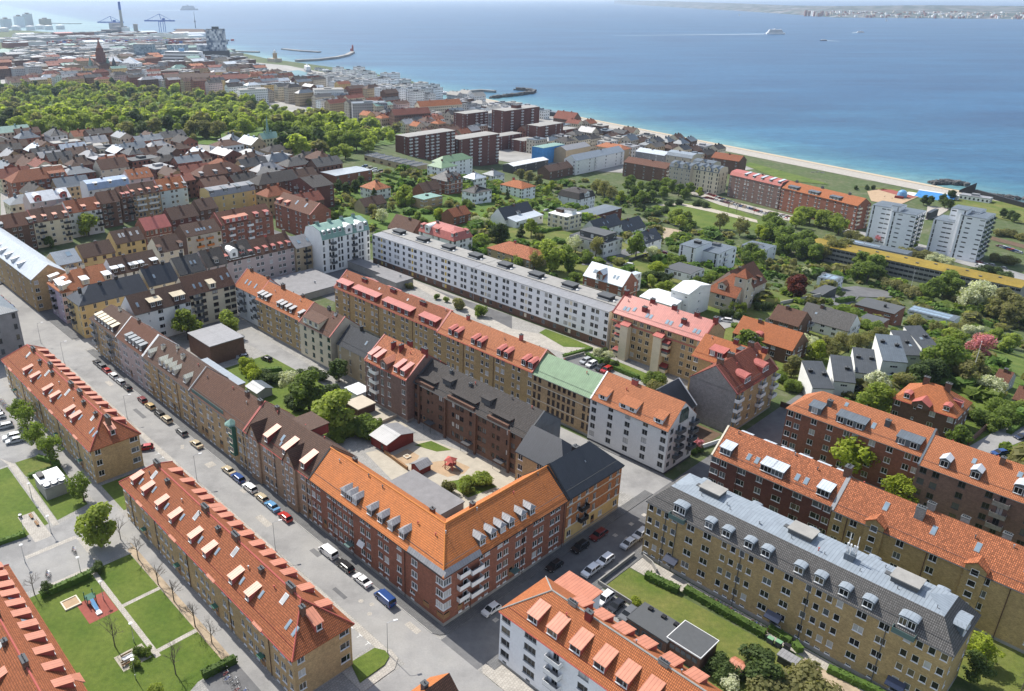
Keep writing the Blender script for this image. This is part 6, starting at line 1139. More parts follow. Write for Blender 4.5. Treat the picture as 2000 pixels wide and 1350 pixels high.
patch('avenue',[(-255,510),(-239,506),(-198,485),(-166,479),(-144,476),(-138,462),(-156,458),(-198,467),(-229,482)],'pavelight',.2,step=14)
patch('avenue',[(-111,468),(-92,470),(-60,466),(-32,457),(-2,445),(1,432),(-31,440),(-59,451),(-108,461)],'asphalt',.2,step=14)
patch('railway_cutting',[(-38,520),(-18,513),(-15,503),(-35,510)],'bark',.2)
patch('sand_beach',shore(662,699,560,1330),'sand',.2,step=12)
patch('promenade',shore(640,661,560,1330),'pavelight',.2,step=16)
patch('beach_lawn',[(-262,624),(-206,586),(-172,597),(-178,602),(-263,640)],'lawn',.3)
patch('beach_lawn',[(-156,609),(-137,617),(-104,627),(-103,618),(-138,609)],'lawndry',.3)
patch('sports_ground',[(-142,595),(-137,615),(-108,606),(-108,561),(-127,563)],'sandplay',.3)
patch('play_court',[(-138,607),(-131,615),(-108,602),(-111,593)],'rubberred',.4)
patch('beach_lawn',[(-92,596),(-88,638),(-45,630),(-31,570),(-50,575)],'lawndry',.3)
patch('parking_court',[(-93,578),(-79,582),(-77,545),(-80,532)],'pavelight',.3)
patch('harbour_water',[(-1387,815),(-1415,902),(-1274,854),(-1231,860),(-1179,765),(-1204,737)],'water',.9,z=-33.6)
patch('harbour_water',[(-1181,836),(-1226,906),(-1019,855),(-872,808),(-828,816),(-742,722),(-809,714),(-996,770)],'water',.9,z=-33.6)
patch('harbour_water',[(-1873,756),(-1674,855),(-1476,834),(-1434,809),(-1521,713),(-1795,722)],'water',.9,z=-33.6)

patch('park_ground',[(-1399,306),(-1380,450),(-1075,533),(-738,497),(-604,514),(-402,288),(-388,233),(-502,222),(-617,168),(-681,113)],'meadow',.45,step=25)

# ---------------------------------------------------------------- low detail houses for the quarters far behind
def far_house(name,label,a,b,L,d,h,rot,wall,roof,rh=3.5,flat=False,group=None,cat='house',win=True,z=None,hip=0):
 x,y=W(a,b);z=terr(x,y)if z is None else z
 o=tag(link(name,None,None,(x,y,z),ANG+R(rot)),label,cat,group);m=MB();m.box(-L/2,L/2,-d/2,d/2,-4,h)
 if not flat and not hip:
  for s_ in(-1,1):m.poly([(s_*L/2,-d/2*s_,h),(s_*L/2,d/2*s_,h),(s_*L/2,0,h+rh)])
 m.obj('wall',wall,o);m=MB()
 if flat:m.box(-L/2-.1,L/2+.1,-d/2-.1,d/2+.1,h,h+.5);m.box(-L*.15,L*.1,-d*.2,d*.2,h+.5,h+2)
 else:
  i=d/2*hip;e=.4
  A_,B_,C_,D_=(-L/2-e,-d/2-e,h),(L/2+e,-d/2-e,h),(L/2+e,d/2+e,h),(-L/2-e,d/2+e,h);P_,Q_=(-L/2-e*(not hip)+i,0,h+rh+.2),(L/2+e*(not hip)-i,0,h+rh+.2)
  m.poly([A_,B_,Q_,P_]);m.poly([C_,D_,P_,Q_])
  if hip:m.poly([B_,C_,Q_]);m.poly([D_,A_,P_])
  for k in range(2):m.box(L*(.2-.4*k)-.6,L*(.2-.4*k)+.6,-.5,.5,h+rh-1,h+rh+1.3)
 m.obj('roof',roof,o)
 if win:
  m=MB();nf=max(1,int(h/3));n=max(2,int(L/2.8));nd=max(1,int(d/3.2))
  for f in range(nf):
   z0=.9+f*h/nf
   for k in range(n):xx=-L/2+(k+.5)*L/n;m.box(xx-.6,xx+.6,-d/2-.04,-d/2+.01,z0,z0+1.5)
   for k in range(nd):
    yy=-d/2+(k+.5)*d/nd
    for s_ in(-1,1):m.box(s_*L/2-.03,s_*L/2+.03,yy-.6,yy+.6,z0,z0+1.5)
  tag(m.obj('glazing','g_dark',o),kind='stuff')
 return o
CN=dict(t_old='rust orange',t_orange='orange',t_red='dark red',t_brown='brown',t_brown2='reddish brown',t_slate='slate',t_dark='charcoal',m_light='pale metal',m_copper='green copper',m_slate='blue grey',t_grey='grey',p_concrete='flat grey',m_white='white metal',m_zinc='flat zinc',dkgrey='flat black',m_red='red metal')
WN=dict(p_white='white',p_cream='cream',p_yellow='yellow',p_beige='beige',b_red='red brick',b_brown='brown brick',b_darkred='dark brick',p_pink='pink',p_grey='grey',p_bluewhite='white',p_greywhite='pale grey',p_tan='tan',b_tan='tan brick')
def inside(p,P):
 c=False
 for(xa,ya),(xb,yb)in zip(P,P[1:]+P[:1]):
  if(ya>p[1])!=(yb>p[1])and p[0]<(xb-xa)*(p[1]-ya)/(yb-ya)+xa:c=not c
 return c
def fill(poly,zone,name,sa,sb,hh,walls,roofs,flat=0,seed=1,clear=13,keep=.92,hip=.3,ang=0,win=True,cat='house'):
 r=random.Random(seed);a0,a1=min(p[0]for p in poly),max(p[0]for p in poly);b0,b1=min(p[1]for p in poly),max(p[1]for p in poly);n=0
 a=a0
 while a<a1:
  b=b0+r.uniform(0,sb)
  while b<b1:
   L=sb*r.uniform(.72,.98);d=r.uniform(10.5,13.5)if sa<40 else sa*.6;p=(a+r.uniform(-2,2),b+sb/2)
   if inside(p,poly)and r.random()<keep:
    x,y=W(*p)
    if min([math.dist((x,y),q)for q in FOOT]+[math.dist((x,y),q)for q in FP]+[99])>clear:
     rf,wl=r.choice(roofs),r.choice(walls);fl=r.random()<flat;rf=r.choice(['p_concrete','dkgrey','m_zinc','m_slate'])if fl else rf
     far_house(name,f'{WN[wl]} {"block" if fl else "house"} with {CN[rf]} {"roof slab" if fl else "roof"} {zone}',*p,L,min(d,sa*.8),r.uniform(*hh),r.choice((90,90,0))+ang+r.uniform(-3,3)if L<22 else 90+ang,wl,rf,r.uniform(3,4.6),fl,'houses '+zone,cat,win,None,hip=1 if r.random()<hip else 0);FOOT.append((x,y));n+=1
   b+=sb
  a+=sa
 return n
OLD2=['t_brown','t_brown2','t_slate','t_dark','m_zinc','m_slate','m_light','t_grey','t_old','t_red','t_brown','t_dark','m_slate']
OLD=['t_old','t_red','t_brown','t_brown2','t_slate','t_dark','t_orange','m_zinc','t_brown2','t_old','t_red'];OW=['p_white','p_cream','p_yellow','b_red','b_brown','p_beige','p_pink','p_tan','b_darkred','p_greywhite']
fill([(-644,103),(-575,152),(-488,214),(-435,246),(-359,230),(-373,190),(-354,150),(-416,142),(-489,127),(-527,90),(-491,60)],'on the slope below the park trees','town_house',23,21,(7,12),['b_red','b_brown','b_darkred','p_cream','p_white','p_greywhite','p_tan','b_brown','p_beige','b_red'],OLD2,.12,3,12.5,keep=.82)
fill([(-559,79),(-480,142),(-391,170),(-359,230),(-299,194),(-262,147),(-325,127),(-307,83),(-303,45),(-349,35),(-360,24)],'wedged between the long rows at the left','row_house',17,20,(8,11),['b_red','b_brown','b_darkred','p_cream','b_red','b_tan'],OLD2,.1,31,11.5,win=True)
fill([(-1425,313),(-1511,416),(-1456,597),(-1310,758),(-1022,699),(-825,666),(-698,595),(-724,526),(-924,557),(-1068,520),(-1334,450),(-1333,334)],'in the old town behind the park','old_town_house',36,30,(13,23),OW,OLD2+['m_copper','t_red','t_brown2'],.25,5,16)
fill([(-1876,438),(-1825,642),(-1652,832),(-1431,832),(-1310,758),(-1477,607),(-1568,353)],'in the streets towards the harbour','harbour_street_house',40,32,(15,27),['p_beige','b_brown','p_greywhite','p_grey','b_red','b_brown','p_tan'],OLD+['m_copper','m_light'],.5,6,18)
fill([(-713,525),(-723,617),(-565,557),(-464,531),(-484,464),(-604,514)],'between the park and the brown towers','town_house',22,16,(8,12),OW,OLD,.1,8,15)
fill([(-488,681),(-394,664),(-322,645),(-253,607),(-243,578),(-300,591),(-411,590)],'behind the sea front','town_house',20,16,(9,13),['p_beige','b_brown','p_tan','p_cream','p_grey'],['t_dark','t_slate','m_slate','t_old','t_brown'],.3,9,13)
fill([(-526,600),(-472,660),(-345,627),(-271,616),(-244,567),(-328,518),(-456,531)],'among the blocks behind the sea front','shore_house',24,20,(9,14),['p_beige','b_brown','p_tan','p_cream','p_greywhite','b_red'],OLD2+['t_red','t_old'],.3,41,12)
fill([(-715,576),(-634,625),(-536,611),(-499,538),(-604,514)],'round the feet of the brown towers','shore_house',26,22,(9,15),['p_beige','b_brown','p_greywhite','b_darkred','p_white'],OLD2+['t_red'],.4,43,16)
fill([(-1127,729),(-1214,896),(-962,824),(-787,752),(-748,666),(-844,644),(-963,656)],'on the north harbour quay','harbour_block',34,24,(15,25),['p_white','p_bluewhite','p_white','p_greywhite'],['p_concrete'],1,11,18,cat='apartment building')
fill([(-796,761),(-704,773),(-614,737),(-552,703),(-571,649),(-678,667)],'near the marina mole','harbour_block',30,22,(9,14),['p_greywhite','p_grey','p_white','b_brown'],['p_concrete'],.8,12,20,cat='building')
fill([(-2603,727),(-2628,1038),(-2338,1181),(-1748,967),(-1652,832),(-1887,666),(-1983,468),(-2456,600)],'in the docks behind the town hall','warehouse',60,44,(6,13),['p_greywhite','p_grey','b_brown','p_grey','p_beige'],['m_slate','m_slate','t_brown','m_copper','t_dark'],.6,13,30,cat='building')
fill([(-3559,906),(-3581,1325),(-3096,1557),(-2306,1217),(-2690,1064),(-2659,744),(-2557,628)],'in the container port','warehouse',95,80,(8,15),['p_greywhite','p_grey','b_red','p_white'],['m_slate','m_light','m_red','m_white'],.7,14,50,keep=.5,win=False,cat='building')

WOOD=[(-1366,297),(-1346,437),(-1044,516),(-721,484),(-594,491),(-406,292),(-394,237),(-513,228),(-628,172),(-693,116)]
TP=[]
# ---------------------------------------------------------------- landmarks of the town and the port
def mark(name,label,cat,a,b,rot=0,z=None,group=None):return thing(name,label,cat,a,b,R(rot),z,group)
o=mark('power_plant','grey power plant with one tall chimney topped in blue','power plant',-3520,1392)
m=MB();m.lathe([(6.6,-3),(5.2,96)],n=16);m.obj('chimney','p_concrete',o);m=MB();m.lathe([(5.3,96),(4.9,128)],n=16);m.obj('chimney_top','bluep',o)
m=MB();m.box(-60,-8,-20,25,-3,30);m.box(-95,-60,-20,20,-3,42);m.obj('boiler_house','p_grey',o);m=MB();m.box(-90,30,-60,-22,-3,16);m.obj('turbine_hall','p_dark',o);m=MB();m.box(12,42,-10,14,-3,26);m.obj('filter_house','p_greywhite',o)
o=mark('silo','round grey storage silo right of the blue topped chimney','silo',-3379,1391);m=MB();m.lathe([(9,-3),(9,40),(9.6,40),(9.6,42),(1,43)],n=20);m.obj('silo_shell','p_concrete',o)
for i,(px,L_,h_,c_)in enumerate((((-4698,1258),70,42,'p_greywhite'),((-4825,1362),55,52,'p_bluewhite'),((-4979,1454),50,60,'p_greywhite'),((-4915,1525),90,34,'p_beige'))):
 o=mark('grain_elevator',('low pale grain elevator at the left edge of the port','pale grain elevator in the middle of the port skyline','tallest pale grain elevator of the port','long beige mill building right of the grain elevators')[i],'grain elevator',*px);m=MB();m.box(-L_/2,L_/2,-18,18,-3,h_);m.obj('wall',c_,o);m=MB();m.box(-L_/2-1,L_/2+1,-19,19,h_,h_+1);m.box(-L_*.3,L_*.1,-8,8,h_+1,h_+7);m.obj('roof','p_concrete',o)
 m=MB()
 for k in range(int(L_/9)):m.lathe([(4.2,-3),(4.2,h_-3)],-L_/2+4.5+9*k,-18,10)
 m.obj('silo_cell',c_,o);o.children[-1]['kind']='stuff'
for i,p in enumerate([(-4114,1078),(-4351,1201),(-4304,1254),(-4423,1335),(-4318,1343),(-4353,1412)]):
 o=mark('storage_tank','white oil storage tank in front of the grain elevators','tank',*p,0,None,'oil tanks in the port');m=MB();m.lathe([(21,-3),(21,15),(20,16),(1,19)],n=24);m.obj('tank_shell','p_white',o)
for i,(p,sc_)in enumerate((((-3775,1452),1),((-3623,1620),1.15))):
 o=mark('harbour_crane',('blue harbour crane left of the tall chimney','blue harbour crane above the port, right of the tall chimney')[i],'crane',*p,42);f=MB();s_=sc_
 for dx in(-9,9):
  for dy in(-9,9):f.tube((dx*s_,dy*s_,-2),(dx*s_,dy*s_,38*s_),1.5,n=6)
 f.tube((-9*s_,-9*s_,38*s_),(9*s_,-9*s_,38*s_),1.5);f.tube((-9*s_,9*s_,38*s_),(9*s_,9*s_,38*s_),1.5);f.obj('portal','bluep',o)
 f=MB();f.box(-70*s_,55*s_,-3,3,38*s_,43*s_);f.obj('boom','bluep',o);f=MB();f.tube((0,0,42*s_),(-6*s_,0,66*s_),1.4);f.tube((-6*s_,0,66*s_),(-60*s_,0,43*s_),.9);f.tube((-6*s_,0,66*s_),(40*s_,0,43*s_),.9);f.box(6,16,-5,5,43*s_,50*s_);f.obj('tower','bluep',o)
o=mark('storage_hangar','broad brown roofed storage hangar on the far mole','hangar',-3131,1518,36);m=MB();m.box(-75,75,-35,35,-3,8);m.obj('wall','p_concrete',o);m=MB();m.poly([(-80,-38,8),(80,-38,8),(55,0,26),(-60,0,26)]);m.poly([(80,38,8),(-80,38,8),(-60,0,26),(55,0,26)]);m.poly([(80,-38,8),(80,38,8),(55,0,26)]);m.poly([(-80,38,8),(-80,-38,8),(-60,0,26)]);m.obj('roof','t_brown',o)
PAL['chk_tower']=('check',(.72,.74,.76),dict(w=4.2,h=5,c2=(.03,.07,.14,1)));PAL['chk_hall']=('check',(.55,.62,.66),dict(w=3.2,h=3.0,c2=(.07,.16,.22,1)));PAL['chk_grid']=('check',(.10,.14,.18),dict(w=4,h=3.2,c2=(.35,.42,.46,1)))
o=mark('hotel_tower','tall hotel tower with black and white chequered facade','tower',-1734,883,60);m=MB();m.box(-20,24,-12,12,-3,74);m.obj('facade','chk_tower',o);m=MB();m.box(-44,-20,-12,12,-3,40);m.obj('low_wing','chk_tower',o);m=MB();m.box(-50,30,-16,16,-3,27);m.obj('podium','p_dark',o);m=MB();m.box(-19.5,23.5,-11.5,11.5,74,75);m.box(-6,10,-6,6,75,80);m.obj('roof','dkgrey',o)
for i,(p,L_,h_,c_,l_)in enumerate((((-1984,815),46,34,'chk_grid','dark glass office block with a white window grid by the docks'),((-1880,822),40,26,'chk_hall','low turquoise chequered hall between the offices'),((-1859,845),44,36,'chk_hall','round cornered office block with turquoise chequered facade'))):
 o=mark('office_block',l_,'building',*p,50);m=MB();m.box(-L_/2,L_/2,-16,16,-3,h_);m.obj('facade',c_,o);m=MB();m.box(-L_/2+.5,L_/2-.5,-15.5,15.5,h_,h_+1);m.obj('roof','p_concrete',o)
o=mark('town_hall','red brick town hall with a tall square tower and green turrets','town hall',-1521,526,40);m=MB();m.box(-6.5,6.5,-6.5,6.5,-3,46);m.box(-5,5,-5,5,46,54);m.obj('tower','b_darkred',o);m=MB();m.lathe([(6,54),(3,60),(.3,72)],n=8);m.obj('spire','b_red',o);m=MB();m.box(-30,30,4,22,-3,20);m.obj('wall','b_darkred',o);m=MB();m.poly([(-30,3,20),(30,3,20),(30,13,29),(-30,13,29)]);m.poly([(30,23,20),(-30,23,20),(-30,13,29),(30,13,29)]);m.obj('roof','t_brown',o)
for dx in(-24,24,12):m=MB();m.lathe([(4,-3),(4,24),(4.5,24),(.2,38)],dx,2,8);m.obj('turret','m_copper' if dx<20 else 't_slate',o)
o=mark('office_building','white five storey building with pale blue pyramid roofs by the quay','building',-1537,573,48);m=MB();m.box(-34,34,-14,14,-3,24);m.obj('wall','p_white',o)
for dx in(-16,16):m=MB();m.poly([(dx-15,-14,24),(dx+15,-14,24),(dx,0,36)]);m.poly([(dx+15,-14,24),(dx+15,14,24),(dx,0,36)]);m.poly([(dx+15,14,24),(dx-15,14,24),(dx,0,36)]);m.poly([(dx-15,14,24),(dx-15,-14,24),(dx,0,36)]);m.obj('roof','m_light',o)
m=MB()
for f in range(5):
 for k in range(16):m.box(-32+k*4.2,-30+k*4.2,-14.1,-13.9,2+f*4.4,4.4+f*4.4)
tag(m.obj('glazing','g_mid',o),kind='stuff')
for i,(p,L_,d_,h_,w_,r_,fl,l_)in enumerate((((-1697,538),85,26,20,'b_brown','t_red',0,'very long dark red roofed block left of the town hall'),((-1765,521),60,24,14,'p_beige','m_light',1,'row of halls with pale glass roofs near the station'),((-1353,590),95,26,20,'b_brown','p_concrete',1,'long grey brown office slab in the old town'),((-1186,541),80,22,22,'p_tan','t_brown',0,'tan ornate block with many windows in the old town'),((-1013,600),62,30,20,'p_white','m_slate',1,'big windowless white hall behind the park trees'),((-883,602),42,24,22,'p_white','p_concrete',1,'white ribbed theatre cube near the marina'),((-823,583),60,28,8,'p_greywhite','p_concrete',1,'low pale building in front of the ribbed cube'),((-732,557),44,20,20,'p_grey','m_slate',1,'block wrapped in grey scaffold cloth'),((-673,622),60,16,17,'p_cream','t_orange',0,'cream house with long orange roof near the marina'),((-654,558),48,16,14,'b_brown','t_red',0,'dark red roofed house in front of the cream one'),((-1143,588),62,22,20,'b_brown','t_red',0,'large brown block with rust roof right of the park'),((-956,521),40,20,22,'p_white','p_concrete',1,'white office block at the right end of the park'))):
 far_house('civic_building',l_,*p,L_,d_,h_,60 if i<8 else 75,w_,r_,6,bool(fl),None,'building')
o=mark('lighthouse','lighthouse with a stone tower at the root of the curved mole','lighthouse',-1655,994);m=MB();m.lathe([(6,-2),(5,18),(6,18),(6,20)],n=10);m.obj('tower','b_tan',o);m=MB();m.lathe([(3,20),(3,25),(.3,28)],n=10);m.obj('lantern','white',o);m=MB();m.box(-20,14,-10,10,-2,8);m.obj('keepers_house','p_beige',o)
def mole(label,pts,wd,hh=3.5,c='quay',name='mole'):
 P=[(p[0],p[1])for p in pts];L_,R_=[],[]
 for i,p in enumerate(P):
  q,r_=P[max(0,i-1)],P[min(len(P)-1,i+1)];dx,dy=r_[0]-q[0],r_[1]-q[1];n=math.hypot(dx,dy);L_.append((p[0]-dy/n*wd/2,p[1]+dx/n*wd/2));R_.append((p[0]+dy/n*wd/2,p[1]-dx/n*wd/2))
 m=MB();z0=-40;z1=-36+hh;w_=[W(*p)for p in L_+R_[::-1]];ar=sum(p[0]*q[1]-q[0]*p[1]for p,q in zip(w_,w_[1:]+w_[:1]));w_=w_ if ar>0 else w_[::-1]
 x0,y0=w_[0];m.prism([(x-x0,y-y0)for x,y in w_],z0,z1);o=m.obj(name,c,None,(x0,y0,0));return tag(o,label,'breakwater')
mole('long low detached breakwater far out with a beacon at each end',[(-2113.3,1307.3),(-1989.6,1293.7),(-1915.8,1304.2)],14)
mole('curved harbour mole ending in a red beacon',[(-1657.9,1054.5),(-1651.0,1113.7),(-1680.2,1189.9),(-1738.8,1271.5),(-1832.8,1361.4)],12,5)
mole('low harbour jetty in the far left water',[(-3914.6,1814.4),(-3854.3,1881.0),(-3613.3,1847.1)],16);mole('thin outer jetty of the container port',[(-5420.4,1719.8),(-5246.3,1752.6),(-5183.1,1822.3)],14);mole('low jetty right of the chequered tower',[(-2141.3,1126.3),(-2089.6,1147.6),(-2033.9,1174.0)],16)
mole('straight marina mole with a bend at its tip',[(-875.0,836.1),(-885.2,881.0),(-879.0,911.1),(-852.6,916.9)],8)
for p,l in(((-1851.3,1375.4),'red beacon at the tip of the curved mole'),):o=mark('beacon',l,'beacon',*p,0,-31);m=MB();m.lathe([(3,-3),(2.5,12),(3.2,12),(.4,17)],n=8);m.obj('beacon_tower','redp',o);m=MB();m.box(-9,-4,-2,2,-1,6);m.obj('hut','redp',o)
o=mark('radio_mast','slim radio mast above the far jetty','mast',-4047.6,1998.5,0,-36);m=MB();m.tube((0,0,0),(0,0,80),2.2,.6);m.obj('pole','dkgrey',o);m=MB();m.box(-3,3,-3,3,30,36);m.obj('platform','dkgrey',o)
def rocks(label,pts,wd,n,s0,name='rock_mole'):
 r=random.Random(int(pts[0][0]));m=MB();x0,y0=W(*pts[0])
 for k in range(n):
  i=r.randrange(len(pts)-1);t=r.random();p=W(pts[i][0]+(pts[i+1][0]-pts[i][0])*t,pts[i][1]+(pts[i+1][1]-pts[i][1])*t);q=r.gauss(0,wd/3);u=r.gauss(0,wd/3);s_=s0*r.uniform(.6,1.4);z=-36+max(0,2.6-math.hypot(q,u)*2/wd);c=Vector((p[0]-x0+q,p[1]-y0+u,z))
  vv=[c+Vector((r.uniform(.6,1.1)*s_*dx,r.uniform(.6,1.1)*s_*dy,r.uniform(.4,.8)*s_*dz))for dz in(-1,1)for dy in(-1,1)for dx in(-1,1)];i0=len(m.v);m.v+=[tuple(v)for v in vv]
  for f in((0,1,5,4),(1,3,7,5),(3,2,6,7),(2,0,4,6),(4,5,7,6)):m.f.append(tuple(i0+j for j in f));m.m.append(0)
 o=m.obj(name,'rock',None,(x0,y0,0));return tag(o,label,'breakwater',None,'stuff')
rocks('hooked breakwater of dark boulders off the marina',[(-799.9,855.4),(-799.1,887.6),(-799.9,918.9),(-803.6,948.2),(-814.8,970.1),(-837.6,980.5),(-853.6,975.0)],7,420,2.4)
rocks('low reef of dark boulders off the beach at the right',[(-118.7,680.9),(-113.7,692.5),(-102.9,692.5)],7,160,1.4);rocks('small rock groyne on the beach behind the red row',[(-205.4,638.1),(-202.7,644.4),(-196.2,641.8)],5,60,1.2);rocks('small rock groyne near the salmon roof',[(-366.0,688.0),(-358.1,692.0),(-349.3,692.4)],6,60,1.5);rocks('rubble slope along the black sea wall',[(-91.4,654.9),(-75.0,659.9),(-53.2,668.6)],6,160,1.1)
o=mark('sea_wall','long black timber sea wall with a raised viewing ramp','sea wall',-91,645,0);m=MB();p=W(-91,645);
for q0,q1,h0,h1 in(((-92,645),(-82,646),2,9),((-82,646),(-43,623),4,3.5)):
 A_,B_=W(*q0),W(*q1);c_,s_=math.cos(-ANG),math.sin(-ANG);lo=[((x-p[0])*c_-(y-p[1])*s_,(x-p[0])*s_+(y-p[1])*c_)for x,y in(A_,B_)];n_=Vector((lo[1][1]-lo[0][1],lo[0][0]-lo[1][0])).normalized()*2
 m.poly([(lo[0][0],lo[0][1],-3),(lo[1][0],lo[1][1],-3),(lo[1][0],lo[1][1],h1),(lo[0][0],lo[0][1],h0)]);m.poly([(lo[1][0]-n_.x,lo[1][1]-n_.y,-3),(lo[0][0]-n_.x,lo[0][1]-n_.y,-3),(lo[0][0]-n_.x,lo[0][1]-n_.y,h0),(lo[1][0]-n_.x,lo[1][1]-n_.y,h1)]);m.poly([(lo[0][0],lo[0][1],h0),(lo[1][0],lo[1][1],h1),(lo[1][0]-n_.x,lo[1][1]-n_.y,h1),(lo[0][0]-n_.x,lo[0][1]-n_.y,h0)])
m.obj('wall','black',o)
o=mark('skate_ramp','bright blue sloping skate ramp with white deck near the beach','ramp',-99,610);m=MB();m.poly([(-12,-6,0),(14,-6,0),(14,4,3.4),(-12,4,3.4)]);m.obj('ramp','p_blue',o);m=MB();m.box(-13,15,4.05,7,-1,3.5);m.box(-20,-12.05,-6,7,-1,.4);m.obj('deck','p_greywhite',o)
o=mark('inflatable_castle','light blue inflatable dome on the sports ground','inflatable',-116,593);m=MB();m.lathe([(3.2,-.5),(3.6,2),(3,4.6),(1.4,5.8),(.3,6)],n=14);m.obj('dome','car_lightblue',o);m=MB();m.box(-3,3,-6.4,-4.6,-.5,2);m.obj('entrance','dkredp',o)
far_house('boat_house','barn like house with rust roof alone beside the beach',-532,705,30,16,7,0,'b_brown','t_red',8,False,None,'house')
far_house('beach_pavilion','low black beach pavilion left of the rust roofed barn',-601,752,34,12,5,0,'p_dark','m_slate',3,True,None,'pavilion');far_house('beach_pavilion','white beach cafe with people around it on the lawn',-75,624,20,8,3.2,0,'p_white','m_zinc',3,True,None,'pavilion')
for i,p in enumerate([(-468,664),(-456,662),(-465,689),(-446,683),(-426,678),(-403,669),(-377,659),(-353,644)]):far_house('beach_hut','dark wooden beach hut behind the sand',*p,9,6,3.4,80,'p_dark','m_slate',1.5,i%2==0,'beach huts','hut',False)

# ---------------------------------------------------------------- ships and boats
def ship(name,label,a,b,rot,L,hull,sup,decks=3,funnel='bluep',z=-36,cat='ship'):
 o=mark(name,label,cat,a,b,rot,z);w_=L*.17;hh=L*.085
 m=MB();m.prism([(-L/2,-w_/2),(L*.32,-w_/2),(L/2,0),(L*.32,w_/2),(-L/2,w_/2)],-1,hh);m.obj('hull',hull,o)
 for k in range(decks):m=MB();q=.44-k*.03;m.box(-L*q,L*(q-.1),-w_*.43,w_*.43,hh+k*L*.05,hh+(k+1)*L*.05-.05);m.obj('deck_house',sup,o);m=MB();m.box(-L*q+1,L*(q-.1)-1,-w_*.435,w_*.435,hh+k*L*.05+L*.02,hh+k*L*.05+L*.036);m.obj('window_band','g_dark',o)
 z1=hh+decks*L*.05;m=MB();m.box(-L*.12,-L*.05,-w_*.15,w_*.15,z1,z1+L*.05);m.obj('funnel',funnel,o);m=MB()
 for x in(-.2,.2):m.tube((L*x,0,z1),(L*x,0,z1+L*.07),L*.004)
 m.obj('mast','white',o);return o
ship('car_ferry','large white car ferry crossing the strait with a long wake',-1628.7,3513.4,47.8,82,'white','white',3,'white');ship('passenger_boat','white passenger boat sailing left, lowest of the two small ones',-1235.4,3074.4,228,26,'car_navy','white',2,'white',cat='boat');ship('motor_yacht','white motor yacht trailing foam right of the car ferry',-1446.7,3963.5,47.8,34,'white','white',2,'white',cat='boat');ship('cargo_ship','grey blue ship on the horizon above the port',-10459.3,5161.3,50,230,'p_grey','p_greywhite',3,'grey');ship('docked_ferry','big white ferry lying in dock beside the chequered tower',-1588,735,40,130,'white','white',4,'car_lightblue',-33);ship('docked_ferry','smaller white ferry berthed behind the big one',-1786,790,40,80,'white','white',3,'bluep',-33);ship('moored_ship','white excursion ship moored at the inner harbour mole',-1375,898,-28,60,'p_grey','white',2,'white',-33)
for p,l in(((-3710.1,7117.9),'tiny white sailing boat far out left of the ferry wake'),((-2842.9,7746.5),'white sailing boat far out, left of two'),((-2100.5,6088.7),'white sailing boat far out, right of two')):
 o=mark('sailing_boat',l,'sailing boat',*p,40,-36);m=MB();m.prism([(-8,-2),(4,-2),(9,0),(4,2),(-8,2)],-.5,1.4);m.obj('hull','white',o);m=MB();m.tube((1,0,1),(1,0,26),.2);m.obj('mast','steel',o);m=MB();m.poly([(.5,.1,3),(-8,.8,3),(.7,.1,25)]);m.poly([(1.5,0,3),(8.5,.6,2),(1.3,0,22)]);m.obj('sail','sail',o)
patch('ship_wake',[(-1660.2,3478.6),(-1861.2,3132.4),(-2004.5,2855.3),(-2013.3,2867.5),(-1875.2,3155.3),(-1686.2,3530.7)],'foam',.15,z=-36);patch('ship_wake',[(-1226.5,3084.2),(-1179.0,3080.5),(-1185.3,3095.9),(-1243.0,3123.2)],'foam',.15,z=-36);patch('ship_wake',[(-1457.7,3951.4),(-1449.8,3874.5),(-1473.4,3934.1),(-1481.8,4013.1)],'foam',.15,z=-36);patch('ship_wake',[(-10505.0,5110.9),(-10368.8,4554.5),(-10592.1,4654.0),(-10838.9,5275.1)],'foam',.15,z=-36)
bm=MB();bm.prism([(-4,-1.3),(2,-1.4),(4.6,0),(2,1.4),(-4,1.3)],-.4,1.1);B1=bm.mesh('hull','white');bm=MB();bm.box(-2,1.6,-.9,.9,1.1,1.8);B2=bm.mesh('cabin','p_greywhite');bm=MB();bm.tube((.5,0,1.1),(.5,0,12),.12,n=4);B3=bm.mesh('mast','steel')
r=random.Random(4)
def berth(p0,p1,rows,n,dz,lab):
 for j in range(rows):
  for k in range(n):
   if r.random()<.15:continue
   t=(k+r.uniform(-.2,.2))/n;a_,b_=p0[0]+(p1[0]-p0[0])*t,p0[1]+(p1[1]-p0[1])*t;o=mark('moored_boat',lab,'boat',a_-j*16,b_+j*4,r.choice((0,180))+r.uniform(-6,6),dz,lab);s_=r.uniform(.8,1.5);o.scale=(s_,)*3
   link('hull',B1,o);link('cabin',B2,o)
   if r.random()<.6:link('mast',B3,o)
berth((-1197,883),(-888,803),3,22,-32.8,'white pleasure boat moored in the marina below the mole');berth((-784,775),(-731,770),1,6,-32.8,'small boat moored in the marina basin near the pavilions')
for i in range(26):
 t=i/25;p0,p1=(-1391,934),(-845,807);far_house('mole_shed','low shed on the marina mole among the stored boats',p0[0]+(p1[0]-p0[0])*t,p0[1]+(p1[1]-p0[1])*t,9+5*r.random(),5,2.6+1.5*r.random(),75,r.choice(['p_white','p_grey','p_dark','p_greywhite']),r.choice(['m_zinc','m_slate','m_white']),1.2,r.random()<.5,'sheds on the marina mole','shed',False)
m=MB();P0,P1=W(-2908,922),W(-2577,1287);cc=['car_red','bluep','p_grey','dkredp','p_white','m_slate']
r=random.Random(9)
for k in range(900):
 t,u=r.random(),r.gauss(0,60);x,y=P0[0]+(P1[0]-P0[0])*t-P0[0]+u*.4,P0[1]+(P1[1]-P0[1])*t-P0[1]+u;hh=2.6*r.randint(1,4);m.box(x,x+12,y,y+r.choice((2.5,5,7.5)),-1,hh,r.randrange(6))
